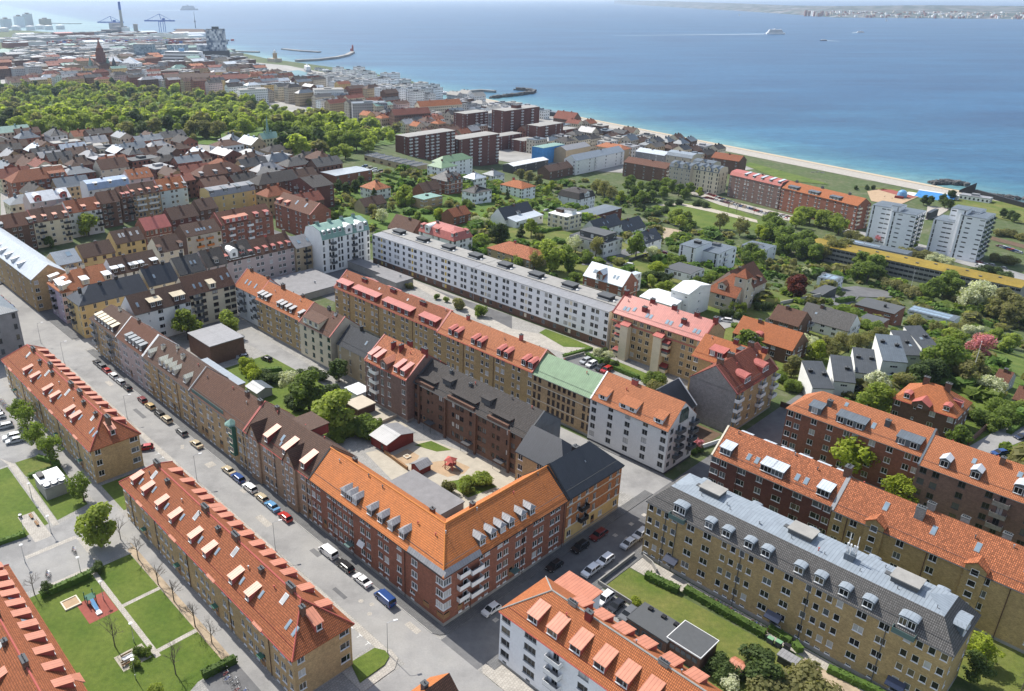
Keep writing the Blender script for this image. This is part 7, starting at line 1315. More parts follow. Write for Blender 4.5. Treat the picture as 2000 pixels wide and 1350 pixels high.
tag(m.obj('shipping_containers',cc,None,(P0[0],P0[1],-33)),'stacks of red, blue and grey shipping containers in the port','containers',None,'stuff')

# the far coast across the strait
def coast(pts,dist0,hmax,name):
 m=MB();n=len(pts)
 for(xa,ya,ha),(xb,yb,hb)in zip(pts,pts[1:]):
  for u in range(8):
   t0,t1=u/8,(u+1)/8;p,q=(xa+(xb-xa)*t0,ya+(yb-ya)*t0),(xa+(xb-xa)*t1,ya+(yb-ya)*t1);hp,hq=ha+(hb-ha)*t0,ha+(hb-ha)*t1;R_=random.Random(int(p[0]));k1,k2=R_.uniform(.85,1.15),1
   m.poly([(*p,-1),(*q,-1),(q[0]*1.06,q[1]*1.06,hq*.45),(p[0]*1.06,p[1]*1.06,hp*.45)]);m.poly([(p[0]*1.06,p[1]*1.06,hp*.45),(q[0]*1.06,q[1]*1.06,hq*.45),(q[0]*1.3,q[1]*1.3,hq),(p[0]*1.3,p[1]*1.3,hp)])
 tag(m.obj(name,'hill',None,(0,0,-36)),kind='structure')
coast([(5500,5600,70),(4550,6300,75),(3850,6700,80),(3300,6900,70),(3550,8400,60),(3900,11000,70),(4300,15000,80),(5600,26000,90)],0,0,'far_coast')
r=random.Random(21);m=MB()
for k in range(500):
 t=r.random();x,y=3350+2200*t+r.gauss(0,60),6900-1250*t+r.uniform(20,700);s_=r.uniform(7,14);m.box(x,x+s_*1.5,y,y+s_,-5,(y-(6900-1250*t))*.05+r.uniform(7,16),r.randrange(3))
tag(m.obj('shore_houses',['p_white','t_old','p_beige'],None,(0,0,-36)),'scatter of tiny houses on the far shore at the right','houses',None,'stuff')


# ================================================================ PLANTS
CLEAR=[[(-226,430),(-223,445),(-205,471),(-177,461),(-153,451),(-140,426),(-177,395),(-209,410)],[(-255,510),(-239,506),(-198,485),(-166,479),(-144,476),(-138,462),(-156,458),(-198,467)],[(-112,471),(-61,469),(-3,447),(2,429),(-58,448),(-107,458)],[(-126,208),(-130,260),(-112,266),(-97,241),(-113,235),(-115,191)],[(-61,344),(-57,356),(-38,362),(-36,346),(-32,268),(-38,261)],[(46.8,145.3),(52,177),(56,160),(50.8,140.4)],[(23,270),(29,306),(45,214),(36,217)],[(41,171),(51,178),(49,159),(44,161)],[(-320,245),(-317,254),(-293,248),(-296,236)],[(-190,376),(-177,381),(-161,353),(-151,318)],[(-45,180),(-41,191),(-35,182),(-37,171)],rect(3,14,60,150),[(-116,434),(5,415),(9,397),(-104,409)]]
TL=[
('round','leaf_spring','fresh green broadleaf tree in the dense wooded park at the left','trees in the wooded park',1.45),
('round','leaf_olive','olive green tree just coming into leaf in the wooded park','trees in the wooded park',1.4),
('tall','leaf_dark','dark evergreen tree standing among the pale park trees','trees in the wooded park',1.6),
('tall','leaf_spring','slim weeping green tree in front of the white park pavilion',None,1.5),
('bush','leaf_olive','round shrub along the lower edge of the park','shrubs along the park edge',1.0),
('round','leaf_green','green garden tree between the old roofs below the park','garden trees below the park',1.0),
('round','leaf_spring','bright green tree on the tail of the park near the town roofs','trees in the wooded park',1.35),
('round','leaf_green','deep green tree on the tail of the park near the town roofs','trees in the wooded park',1.35),
('tall','leaf_dark','dark tree in the gap at the tail of the park','trees in the wooded park',1.8),
('bush','leaf_spring','low green thicket below the tail of the park','thickets below the park',1.0),
('loose','leaf_white','white blossoming tree at the foot of the park',None,1.0),
('tall','leaf_olive','pale young tree between the white hall and the ribbed cube','young trees by the white hall',1.6),
('round','leaf_green','lone green tree among the red roofs left of the brown towers',None,1.0),
('bush','leaf_olive','shrubs beside the low pale civic building',None,1.0),
('loose','leaf_olive','brownish tree in front of the broad brown tower',None,0.9),
('round','leaf_spring','fresh green tree beside the dark roofed house with terrace',None,1.0),
('round','leaf_spring','tall pale green tree in front of the balcony row',None,1.1),
('round','leaf_spring','rounded spring tree in the court left of the low wall',None,1.1),
('round','leaf_spring','smaller spring tree in the court near the dark balconies',None,1.1),
('loose','leaf_olive','thin tree in front of the white house with shed dormers',None,1.3),
('round','leaf_spring','pale tree in the court of the orange balcony house',None,1.2),
('round','leaf_green','small dark green tree below the cream balcony house',None,1.0),
('loose','leaf_olive','bare looking tree before the pale blue house',None,0.9),
('round','leaf_yellow','bright yellow green tree beside the charcoal roofed block','pair of yellow green trees',1.0),
('round','leaf_dark','dark evergreen in the shady garden of the pyramid roofed villa','dark garden evergreens',1.0),
('cone','leaf_dark','dark conifer directly before the pyramid roofed villa',None,1.6),
('round','leaf_spring','fresh green garden tree left of the flat green roof','garden trees by the green roof',1.0),
('loose','leaf_olive','loose olive garden tree above the white slab end','loose garden trees',1.2),
('loose','leaf_white','tree in white blossom behind the corner turret',None,1.2),
('round','leaf_yellow','yellow green tree beside the small red brick house',None,1.0),
('round','leaf_green','green tree left of the villa with red mansard','trees by the red mansard villa',1.0),
('bush','leaf_green','clipped bush before the grey hipped villa','bushes by the grey hipped villa',1.0),
('round','leaf_dark','dark bushy tree right of the red mansard villa',None,1.1),
('bush','leaf_green','garden shrub below the red mansard villa','shrubs below the red mansard villa',1.0),
('cone','leaf_dark','dark cypress beside the orange hipped white villa',None,1.2),
('loose','leaf_white','fruit tree in pale blossom in the middle garden','blossoming fruit trees',1.3),
('bush','leaf_olive','round olive bush on the court before the white slab',None,1.0),
('bush','leaf_green','green bush on the court before the white slab',None,1.0),
('bush','leaf_olive','low planting bed beside the flat garage roof',None,1.0),
('bush','leaf_green','low planted island in the paved court','planted islands in the court',1.0),
('bush','leaf_olive','garden bush among the villas beyond the white slab','bushes among the villas',1.2),
('round','leaf_olive','olive green tree behind the orange hipped villa','trees behind the orange villa',1.1),
('round','leaf_yellow','yellow green tree left of the white manor','trees left of the manor',1.0),
('loose','leaf_olive','large half bare tree right of the white manor','trees right of the manor',1.1),
('round','leaf_yellow','vivid yellow green tree in the park thicket',None,1.0),
('round','leaf_green','tree in the green thicket between the villas and the park lawn','park thicket trees',1.15),
('bush','leaf_dark','dark shrub at the edge of the park lawn','shrubs round the park lawn',1.3),
('round','leaf_spring','bright green tree clump on the park lawn','clump on the park lawn',1.3),
('loose','leaf_olive','spreading oak just in leaf, left of two',None,1.1),
('loose','leaf_olive','spreading oak just in leaf, right of two',None,1.1),
('bare','twig','leafless tree on the avenue by the parked cars','bare avenue trees',1.0),
('round','leaf_yellow','small yellow green tree beside the avenue cars',None,1.0),
('round','leaf_yellow','yellow green tree at the right end of the park lawn','yellow trees at the park end',1.0),
('round','leaf_green','dense green tree in front of the white modern villa','trees by the white modern villa',1.1),
('round','leaf_spring','bright green tree left of the cream terrace house',None,1.0),
('cone','leaf_dark','dark purple conifer beside the pale shed roof',None,1.8),
('round','leaf_spring','big spring tree behind the white slab roof',None,1.1),
('round','leaf_green','second big tree behind the white slab roof',None,1.1),
('loose','leaf_olive','thin olive tree behind the white slab roof',None,1.0),
('loose','leaf_olive','slender tree in front of the black penthouse house',None,0.9),
('loose','leaf_white','white blossoming tree in front of the black penthouse house',None,1.1),
('round','leaf_green','dense green tree left of the white modern block',None,1.0),
('loose','leaf_white','blossoming tree by the sunken drive',None,1.0),
('round','leaf_yellow','pale yellow flowering tree above the low black house',None,1.4),
('bush','leaf_dark','dark rhododendron bush left of the black flat house','rhododendrons',1.3),
('round','leaf_spring','green tree before the red brick villa',None,1.0),
('round','leaf_spring','orchard tree on the lawn of the brick villa','orchard trees',1.1),
('round','leaf_spring','young spring tree in front of the castle like villa','young trees by the castle villa',1.0),
('bush','leaf_green','garden shrub between the flat roofed houses','shrubs between the flat roofs',1.2),
('bare','twig','bare brown tree before the cream terrace house',None,1.0),
('bush','leaf_green','bush beside the mottled orange roof',None,1.0),
('bush','leaf_dark','dark bush by the castle villa drive','bushes by the castle drive',1.0),
('round','leaf_spring','broad green tree in the row before the red brick block','trees before the red block',1.2),
('round','leaf_green','dense green tree on the bank beside the sedum roof','trees on the bank by the sedum roof',1.2),
('loose','leaf_olive','half bare tree overhanging the sedum roof','half bare trees by the sedum roof',1.1),
('round','leaf_green','dense green tree before the window bands of the school','trees before the school front',1.2),
('round','leaf_spring','spring tree between the two white towers',None,1.2),
('round','leaf_spring','spring tree right of the pink cherry',None,1.0),
('round','leaf_pink','pink flowering cherry before the left white tower',None,1.3),
('bush','leaf_olive','grey green shrub behind the school annex','shrubs behind the annex',1.4),
('loose','leaf_white','white blossoming shrub beside the road to the towers','white blossom by the tower road',1.6),
('loose','leaf_rust','rust red tree at the foot of the right white tower',None,1.5),
('round','leaf_copper','dark red copper beech in the villa garden',None,1.25),
('loose','leaf_white','white blossoming tree above the copper beech',None,1.4),
('round','leaf_green','big round green tree in front of the long sedum roof','big trees before the sedum roof',1.2),
('loose','leaf_white','large grey white blossoming tree at the right','grey white trees at the right',1.2),
('round','leaf_olive','large olive tree at the right edge behind the hedge','olive trees at the right edge',1.2),
('bush','leaf_olive','grey green willow bush beside the solar roof',None,1.0),
('loose','leaf_olive','thin garden tree in front of the solar roofed hall','thin garden trees',1.2),
('bush','leaf_white','pale flowering bush beside the slate terraces','pale bushes',1.0),
('bush','leaf_green','green bush around the dark red flat roofed house','bushes by the dark red house',1.3),
('round','leaf_olive','small olive tree left of the white cube house','small trees by the white cube',1.0),
('bush','leaf_dark','dark bush in the garden of the copper beech','dark garden bushes',1.0),
('round','leaf_dark','dark windswept tree beside the blue ramp','dark trees by the ramp',1.0),
('round','leaf_dark','dark pine on the lawn right of the towers','dark pines right of the towers',1.0),
('bush','leaf_olive','low scrub beside the railway right of the towers','scrub right of the towers',1.6),
('bush','leaf_dark','dark shrub along the road above the sedum roof','shrubs above the sedum roof',1.5),
('bush','leaf_dark','dark bush on the beach lawn','bushes on the beach lawn',1.0),
('bush','leaf_olive','scrub on the bank below the school windows','scrub below the school',1.5),
('round','leaf_green','dense round green tree behind the orange gable house',None,1.2),
('loose','leaf_pink','pink blossoming bush beside the white gable house',None,1.4),
('bush','leaf_hedge','clipped bush below the pink blossom','clipped bushes',1.0),
('bush','leaf_green','bush in the court below the yellow stair tower','bushes by the stair tower',1.3),
('loose','leaf_white','white flowering bush at the court car park','white bushes at the court car park',1.3),
('bush','leaf_dark','dark bush at the court car park','dark bushes at the court car park',1.0),
('bush','leaf_olive','olive shrub behind the salmon roofed white house','olive shrubs behind the salmon roof',1.4),
('round','leaf_yellow','large round yellow green tree between the brick blocks',None,1.2),
('loose','leaf_yellow','smaller yellow green tree behind the gabled brick block',None,1.3),
('round','leaf_spring','spring tree in front of the dark brick villa',None,1.1),
('round','leaf_white','tree in full white blossom by the terraced houses',None,1.1),
('loose','leaf_olive','olive tree beside the parked car at the terraces',None,1.2),
('round','leaf_green','tall dark green tree between the terraces and the flagpole','tall trees by the flagpole',1.1),
('round','leaf_dark','dark evergreen behind the dark brick villa','evergreens behind the brick villa',1.2),
('round','leaf_olive','olive tree right of the flagpole','trees right of the flagpole',1.1),
('loose','leaf_pink','large tree with faded pink blossom at the right',None,1.1),
('loose','leaf_white','white blossoming bush near the garden house','white bushes near the garden house',1.3),
('round','leaf_green','round green tree below the dark brick villa',None,1.1),
('bush','leaf_green','big rounded shrub on the lawn behind the garden wall','shrubs behind the garden wall',1.3),
('round','leaf_olive','olive tree left of the terraced houses',None,1.1),
('round','leaf_yellow','dull yellow bush above the terraced houses',None,1.1),
('loose','leaf_white','white flowering tree above the terraced houses','white trees above the terraces',1.2),
('loose','leaf_olive','loose garden tree above the terraced houses','loose trees above the terraces',1.2),
('round','leaf_spring','garden tree at the right edge of the villa belt','garden trees at the right edge',1.2),
('bush','leaf_green','bush by the low shed roof at the crossing','bushes at the crossing',1.0),
('bush','leaf_olive','scrub beside the road at the right edge','scrub by the right road',1.0),
('round','leaf_green','large green tree in the long courtyard, upper of two',None,1.25),
('round','leaf_spring','large pale tree in the long courtyard, lower of two',None,1.3),
('loose','leaf_white','white blossoming tree in the long courtyard',None,1.2),
('bush','leaf_green','bush in the thicket above the red shed','thicket above the red shed',1.3),
('round','leaf_dark','dark tree in the shade of the cream gable',None,1.0),
('bush','leaf_spring','light green bush on the playground lawn','bushes on the playground lawn',1.2),
('bush','leaf_olive','twiggy bush beside the grey flat roof',None,1.0),
('bush','leaf_dark','dark shrub in the long courtyard','shrubs in the long courtyard',1.3),
('bush','leaf_yellow','yellowish bush behind the court wall','bushes behind the court wall',1.0),
('loose','leaf_green','slender tree with white flowers beside the left brick block','trees beside the left block',0.95),
('round','leaf_spring','round bright green tree casting its shadow on the gravel yard',None,1.15),
('loose','leaf_yellow','bright yellow green tree at the end of the mansard block',None,1.3),
('loose','leaf_dark','dark thin tree below the yellow green one',None,1.1),
('bush','leaf_olive','olive willow bush at the lower edge','willow bushes at the lower edge',1.6),
('round','leaf_dark','dense dark green tree beside the flat roofed garages','dark trees beside the garages',1.3),
('bush','leaf_white','white flowering bush by the garden table',None,1.4),
('bush','leaf_dark','dark garden shrub behind the flat roofed garages','shrubs behind the garages',1.2),
('bush','leaf_yellow','small yellow green bush on the dry lawn',None,1.0),
('bush','leaf_dark','clipped dark bush at the path corner',None,1.0),
('bush','leaf_dark','clipped dark bush at the end of the hedge',None,1.0),
('bush','leaf_green','small bush around the seating yard','small bushes at the seating yard',1.0),
('bush','leaf_spring','light green bush at the bottom of the lawn',None,1.0)]
TK=[
(0,[(-1207,261,16),(-1013,227,16),(-1143,285,16),(-698,146,16),(-665,124,16),(-631,129,16),(-653,148,16),(-1106,304,16),(-1176,357,18),(-1142,333,16),(-1160,362,16),(-1005,291,16),(-643,159,16),(-651,174,16),(-1110,355,18),(-1075,361,16),(-1050,366,16),(-1032,364,16),(-1001,385,18),(-931,361,18),(-989,406,20),(-962,398,16),(-953,409,16),(-886,404,16),(-954,451,19),(-936,457,18),(-582,263,16),(-576,270,16),(-870,440,16),(-568,281,16),(-529,263,16),(-800,427,16),(-851,424,16),(-869,385,16),(-545,143,11),(-632,127,12),(-577,168,16),(-626,178,16),(-619,142,16),(-1033,260,16),(-1167,282,16)]),
(1,[(-1092,241,15),(-1028,254,15),(-1029,272,15),(-960,291,15),(-969,319,15),(-940,332,15),(-894,329,15),(-878,347,15),(-1029,331,15),(-890,387,15),(-548,225,15),(-540,235,15),(-1082,253,15),(-990,276,15),(-619,191,15),(-578,183,15),(-582,209,15),(-869,356,15),(-532,243,15),(-851,448,15),(-1043,218,15)]),
(2,[(-733,136,16),(-915,301,16),(-621,208,18),(-568,193,17),(-590,224,17),(-575,234,16),(-1263,341,18),(-1224,337,17),(-682,117,16),(-1222,346,16)]),
(3,[(-556,217,13)]),
(4,[(-966,296,7),(-584,176,7),(-566,205,7),(-540,234,7),(-563,189,7),(-534,220,7),(-586,164,7),(-564,178,7),(-682,131,7)]),
(5,[(-553,93,11),(-528,91,7),(-542,143,8)]),
(6,[(-817,449,15),(-799,451,15),(-780,454,15),(-531,309,18),(-548,295,15),(-521,317,15),(-504,315,15),(-480,306,15),(-451,296,15),(-422,278,15),(-424,286,15),(-388,266,11),(-421,294,15),(-416,307,15),(-387,257,10),(-399,296,12),(-481,289,15),(-836,484,15),(-808,478,15),(-441,322,15)]),
(7,[(-513,280,14),(-502,282,14),(-452,277,14),(-454,284,14),(-497,287,14),(-434,279,14),(-413,286,14),(-411,294,14)]),
(8,[(-473,278,13),(-459,274,13)]),
(9,[(-447,261,7),(-440,269,7),(-468,251,12),(-457,258,7),(-438,262,7),(-430,271,7)]),
(10,[(-479,272,9)]),
(11,[(-903,577,12),(-887,572,12),(-909,594,12),(-942,606,12)]),
(12,[(-669,477,10)]),
(13,[(-821,598,9)]),
(14,[(-424,455,11)]),
(15,[(-349,479,10)]),
(16,[(-308,50,12)]),
(17,[(-156,27,11)]),
(18,[(-150,40,9)]),
(19,[(-239,58,6)]),
(20,[(-244,102,9)]),
(21,[(-300,29,6)]),
(22,[(-342,111,9)]),
(23,[(-310,169,8),(-304,170,8)]),
(24,[(-296,205,8),(-294,197,8),(-286,206,8),(-302,198,8),(-302,215,8)]),
(25,[(-271,200,8)]),
(26,[(-255,210,11),(-251,202,9),(-246,206,8)]),
(27,[(-264,180,6),(-248,180,6),(-237,175,6),(-245,192,6)]),
(28,[(-230,173,8)]),
(29,[(-214,198,7)]),
(30,[(-212,181,8),(-203,177,8)]),
(31,[(-221,228,5),(-226,229,5)]),
(32,[(-162,189,11)]),
(33,[(-166,176,6),(-164,180,6),(-165,170,6)]),
(34,[(-234,273,7)]),
(35,[(-194,206,5),(-190,207,5),(-194,217,5),(-190,218,5)]),
(36,[(-114,116,5)]),
(37,[(-104,117,5)]),
(38,[(-144,117,3)]),
(39,[(-128,117,2.5),(-123,118,2.5)]),
(40,[(-211,181,4.5),(-250,204,4.5),(-252,189,4.5),(-226,180,4.5),(-229,205,4.5),(-232,223,4.5),(-223,220,4.5),(-282,188,4.5),(-323,252,4.5),(-309,255,4.5),(-296,252,4.5)]),
(41,[(-336,411,11),(-350,416,10),(-323,408,10)]),
(42,[(-304,402,9),(-282,369,8)]),
(43,[(-271,425,13),(-282,430,12),(-262,422,11)]),
(44,[(-250,417,10)]),
(45,[(-268,452,10),(-252,437,10),(-259,456,10),(-252,456,10),(-248,460,12),(-237,453,10),(-245,478,10),(-234,470,10),(-241,429,10),(-236,435,10),(-278,470,10),(-253,483,10),(-237,417,8),(-226,465,8),(-231,480,10)]),
(46,[(-228,412,5),(-220,410,5),(-210,404,5),(-213,417,5),(-222,437,5),(-219,446,5),(-208,452,5),(-202,453,5),(-212,394,5)]),
(47,[(-189,393,11),(-184,398,10),(-180,384,10)]),
(48,[(-163,405,12)]),
(49,[(-147,401,13)]),
(50,[(-184,454,9),(-167,459,9),(-234,486,9),(-178,455,9)]),
(51,[(-221,478,8)]),
(52,[(-136,405,9),(-130,399,9)]),
(53,[(-107,335,12),(-95,320,11),(-97,310,9)]),
(54,[(-161,211,9)]),
(55,[(-164,207,6)]),
(56,[(-120,176,14)]),
(57,[(-116,183,11)]),
(58,[(-126,173,9)]),
(59,[(-119,207,10)]),
(60,[(-129,205,9)]),
(61,[(-109,224,12)]),
(62,[(-103,228,7)]),
(63,[(-87,208,6)]),
(64,[(-86,197,4.5),(-84,200,4.5),(-80,202,4.5)]),
(65,[(-81,170,7)]),
(66,[(-72,191,5),(-80,192,5),(-73,187,5)]),
(67,[(-47,191,5),(-43,190,5),(-40,190,5)]),
(68,[(-117,197,4.5),(-120,203,4.5),(-139,239,4.5),(-105,174,4.5),(-96,235,4.5),(-95,239,4.5),(-100,239,4.5),(-69,210,4.5),(-70,218,4.5),(-72,227,4.5),(-68,229,4.5)]),
(69,[(-170,253,7)]),
(70,[(-133,170,6)]),
(71,[(-38,185,3.5),(-41,185,3.5),(-43,183,3.5),(-39,201,3.5),(-38,204,3.5)]),
(72,[(-135,461,12),(-129,462,12),(-122,460,12),(-117,461,12),(-110,458,12),(-105,450,12),(-131,446,12)]),
(73,[(-134,422,12),(-129,405,12),(-119,398,12),(-116,402,12),(-108,390,12),(-107,399,12),(-97,387,12),(-106,404,12),(-90,379,12),(-111,383,12),(-100,380,12),(-141,429,12)]),
(74,[(-85,393,13),(-84,404,12),(-87,385,11),(-93,406,11)]),
(75,[(-64,382,12),(-58,379,13),(-55,365,12),(-51,368,10),(-61,367,10)]),
(76,[(-63,451,9)]),
(77,[(-73,448,8)]),
(78,[(-80,447,7)]),
(79,[(-91,445,6),(-97,448,6),(-84,440,6),(-55,433,6),(-50,430,6),(-60,431,6),(-48,436,6)]),
(80,[(-44,434,6),(-39,431,6),(-35,428,6),(-44,425,6)]),
(81,[(-37,452,6)]),
(82,[(-43,243,11)]),
(83,[(-79,341,6)]),
(84,[(-21,373,14),(-22,362,12),(-17,371,12),(-25,360,9)]),
(85,[(-5,369,14),(-7,360,12),(0,370,12)]),
(86,[(6,365,14),(11,362,13),(11,351,11),(16,356,12),(6,355,11)]),
(87,[(-7,283,7)]),
(88,[(1,284,6),(4,297,6),(3,318,6)]),
(89,[(10,313,6),(8,310,6)]),
(90,[(-2,221,4.5),(-20,248,4.5),(-8,225,4.5),(-6,228,4.5)]),
(91,[(-97,338,6),(-93,342,6),(-92,357,6),(-85,318,6)]),
(92,[(-74,344,3.5),(-62,334,3.5),(-49,313,3.5),(-36,210,3.5),(-37,206,3.5)]),
(93,[(-88,593,8),(-80,578,8),(-92,579,8),(-88,612,8),(-96,578,8),(-83,581,8)]),
(94,[(-46,579,7),(-41,577,7),(-37,571,7)]),
(95,[(-34,524,5),(-32,531,5),(-28,527,5),(-23,524,5),(-21,461,5),(-16,463,5),(-12,460,5)]),
(96,[(-17,433,5),(-13,435,5),(-19,425,5),(-6,426,5)]),
(97,[(-145,602,4),(-142,606,4),(-151,595,4)]),
(98,[(-41,366,6),(-35,364,6),(-29,359,6),(-44,363,6)]),
(99,[(-19,154,10)]),
(100,[(-0.5,91.6,3.5)]),
(101,[(0.2,89.3,2.2),(0.8,90.8,2.2)]),
(102,[(-30.7,118.3,3.5),(-30.7,115.6,3.5),(-28.1,117.1,3.5)]),
(103,[(-48.3,119.1,4),(-51.9,118.1,4)]),
(104,[(-46.7,116.7,3),(-44.2,116.6,3),(-52.7,122.0,3)]),
(105,[(-25.7,112.6,4),(-22.9,113.1,4),(-22.8,110.8,4)]),
(106,[(31.5,107.6,11.5)]),
(107,[(44.0,103.6,8)]),
(108,[(23.8,146.1,10)]),
(109,[(19,158,8)]),
(110,[(23,165,7)]),
(111,[(27,190,14),(27,186,12)]),
(112,[(26,180,8),(25,177,8),(28,181,8),(25,172,8)]),
(113,[(34,196,10),(34,186,9)]),
(114,[(27,234,11)]),
(115,[(41,185,7),(42,189,5)]),
(116,[(44.6,142.6,7)]),
(117,[(46,162,5),(48,161,5),(48,172,5),(50,176,5),(50,168,5),(47,174,5)]),
(118,[(-3,151,8)]),
(119,[(-4,170,7)]),
(120,[(-8,175,6),(-10,175,6)]),
(121,[(-5,179,6),(-3,187,6),(0,187,6),(1,191,6),(2,198,6),(2,209,6),(-1,176,6)]),
(122,[(11,264,7),(16,256,7),(24,295,7),(23,312,7),(18,288,7),(17,313,7)]),
(123,[(2.3,143.4,4),(0.1,142.3,4),(-3.9,145.7,4)]),
(124,[(58,141,4),(58,145,4),(57,150,4)]),
(125,[(-86.8,29.7,11)]),
(126,[(-70.4,27.3,12)]),
(127,[(-98.7,31.2,7)]),
(128,[(-66.9,29.2,5),(-63.4,32.1,5),(-67.3,33.0,5),(-65.4,35.0,5),(-66.9,26.2,5)]),
(129,[(-94.5,46.0,8)]),
(130,[(-28.3,36.1,3.5),(-27.2,38.1,3.5),(-26.4,39.9,3.5),(-27.0,33.5,3.5)]),
(131,[(-29.7,31.0,3.5)]),
(132,[(-111.8,30.2,3.5),(-108.6,31.0,3.5),(-106.3,32.3,3.5),(-106.5,34.7,3.5),(-90.6,39.3,3.5),(-88.2,39.4,3.5),(-99.3,42.6,3.5),(-104.0,38.7,3.5),(-102.9,42.7,3.5),(-110.5,27.6,3.5),(-92.0,26.7,3.5),(-87.7,26.9,3.5)]),
(133,[(-121.6,29.4,5),(-116.9,29.0,5),(-111.3,27.0,5)]),
(134,[(-127.3,-34.1,8),(-116.1,-35.0,8),(-106.6,-34.9,8),(-84.2,-34.8,8),(-132.0,-34.0,8)]),
(135,[(-65.6,-37.9,9.5)]),
(136,[(71.0,63.6,6)]),
(137,[(71.7,58.8,6)]),
(138,[(52.0,32.8,5),(50.7,29.6,5),(54.6,34.9,5)]),
(139,[(46.0,32.2,6),(48.1,30.5,6)]),
(140,[(44.2,26.0,2.5)]),
(141,[(41.6,29.7,3),(43.4,29.3,3),(40.5,28.4,3),(42.4,27.3,3)]),
(142,[(22.2,31.2,2.2)]),
(143,[(-57.3,-41.7,2.6)]),
(144,[(-57.9,-51.3,2.6)]),
(145,[(-30.0,-45.2,2),(-28.1,-46.4,2),(-29.3,-44.0,2)]),
(146,[(-19.6,-46.5,3)])]
for li,pts in TK:
 kind,leaf,label,group,wide=TL[li]
 for a,b,h in pts:tree(kind,leaf,a,b,h,label,group,wide);TP.append((a,b))
r=random.Random(5);WS={0:[],1:[],2:[],3:[],4:[]}
for k in range(1500):
 a,b=r.uniform(min(p[0]for p in WOOD),max(p[0]for p in WOOD)),r.uniform(min(p[1]for p in WOOD),max(p[1]for p in WOOD))
 if inside((a,b),WOOD)and min(math.dist((a,b),q)for q in TP)>13:
  TP.append((a,b));x,y=W(a,b);WS[r.choices((0,1,2,3,4),(4,3,1.4,.9,1.5))[0]].append((x,y,terr(x,y),r.uniform(10,20),r.uniform(1.1,1.5)))
scatter('woodland','dense mass of fresh green park trees behind the single crowns','woodland','leaf_spring',WS[0],'round');scatter('woodland','olive green mass of park trees coming into leaf','woodland','leaf_olive',WS[1],'round');scatter('woodland','deeper green trees mixed through the park wood','woodland','leaf_green',WS[2],'round');scatter('woodland','dark evergreens mixed through the park wood','woodland','leaf_dark',WS[3],'tall');scatter('woodland','yellow green spring trees mixed through the park wood','woodland','leaf_yellow',WS[4],'round')
SH={0:[],1:[],2:[]}
for poly,n in((rect(-185,1,142,300),420),(rect(-335,-186,150,340),520),(rect(2,90,121,300),330),(rect(-130,110,300,420),700),(rect(-330,-130,300,460),420)):
 for k in range(n):
  a,b=r.uniform(poly[0][0],poly[1][0]),r.uniform(poly[0][1],poly[2][1]);x,y=W(a,b)
  if min(math.dist((x,y),q)for q in FP)>4.5 and not any(inside((a,b),q)for q in CLEAR):SH[k%3].append((x,y,terr(x,y)-.3,r.uniform(1.2,3.4)if r.random()<.8 else r.uniform(3.5,6),r.uniform(1,1.8)))
for k,(lf,l)in enumerate((('leaf_green','green garden shrubs filling the villa gardens'),('leaf_olive','olive brown garden shrubs between the villas'),('leaf_hedge','dark green shrubs and hedges of the villa quarter'))):scatter('garden_shrubs',l,'shrubs',lf,SH[k],'bush',110)
for a,b in((-64.6,-34.2),(-55.7,-34.1),(-45.5,-34.4),(-38.9,-34.2),(-29.9,-34.3),(-24,-34),(-59.2,-53.7),(-35,-47.4),(-21.7,-42.1)):tree('bare','twig',a,b,rnd.uniform(6.5,8.5),'slender leafless tree on the lawn beside the lower left block','bare trees on the lawn')
tree('bare','twig',78,62,8,'leafless tree at the lower right corner')
hedge([(-57.2,-53),(-57,-43.4)],1.3,1.5,'clipped hedge between the bicycle yard and the slide lawn');hedge([(-17.7,-39),(-17.2,-33)],1.3,1.6,'clipped hedge beside the row of bicycles');hedge([(-111,-36.6),(-104.4,-33.6)],.9,1.1,'low hedge beside the car park lawn')
hedge([(-103.4,-41.2),(-103,-33.8)],1,1.0,'low hedge in front of the white roofed kiosk');hedge([(-80.6,-55),(-79.8,-49)],1.2,1.1,'low hedge at the upper left lawn edge');hedge([(18.9,39.7),(25.8,40.6)],1.6,1.5,'clipped hedge on the dry lawn, nearest the cross street');hedge([(26.5,42),(36.3,41.9),(42.8,42)],1.6,1.5,'long clipped hedge along the bicycle path of the mansard block');hedge([(47.5,43.8),(49,43)],1.4,1.4,'short hedge by the waste bins');hedge([(54,42.6),(61.5,43.6),(72,43.6)],1.4,1.3,'hedge at the lower right before the mansard block');hedge([(42.6,44.2),(46.8,44)],1.4,1.3,'hedge stub beside the green lidded bins')
hedge([(-55.3,117.4),(-48.9,116.4)],1.6,1.5,'hedge along the court car park, upper part');hedge([(-47.2,116.1),(-34.3,115.7)],1.6,1.4,'hedge along the court path, lower part');hedge([(-60.1,111.4),(-57.7,123.3)],1.2,1.0,'low hedge at the end of the white slab court')
hedge([(-31,358),(-20,350),(-5,349),(9,342)],1.8,2.4,'long tall hedge along the gardens below the school');hedge([(-72,209),(-75,233)],2,2,'hedge behind the low black flat roofed house');hedge([(-163,218),(-162,238)],1.6,1.8,'hedge above the big pale penthouse house');hedge([(-149,271),(-170,316)],1.8,2,'dark hedge left of the black gabled house');hedge([(-209,389),(-197,390)],1.5,1.6,'hedge beside the twin blue black gables');hedge([(-39,281),(-43,313)],2.2,2.2,'square hedge beside the dark red flat roofed house');hedge([(-325,248),(-286,244)],1.8,2.2,'brown green hedge round the villa lawn');hedge([(40,186),(51,178)],1.6,2,'dark hedge on the lawn beside the garden wall');hedge([(-117.6,30.7),(-113.7,37.7)],1.2,1.2,'hedge round the small court lawn');hedge([(-65,369),(-39,360)],1.4,1.5,'hedge along the footpath by the white cube');hedge([(52,161),(53,173)],1.4,1.4,'hedge behind the brick garden wall')

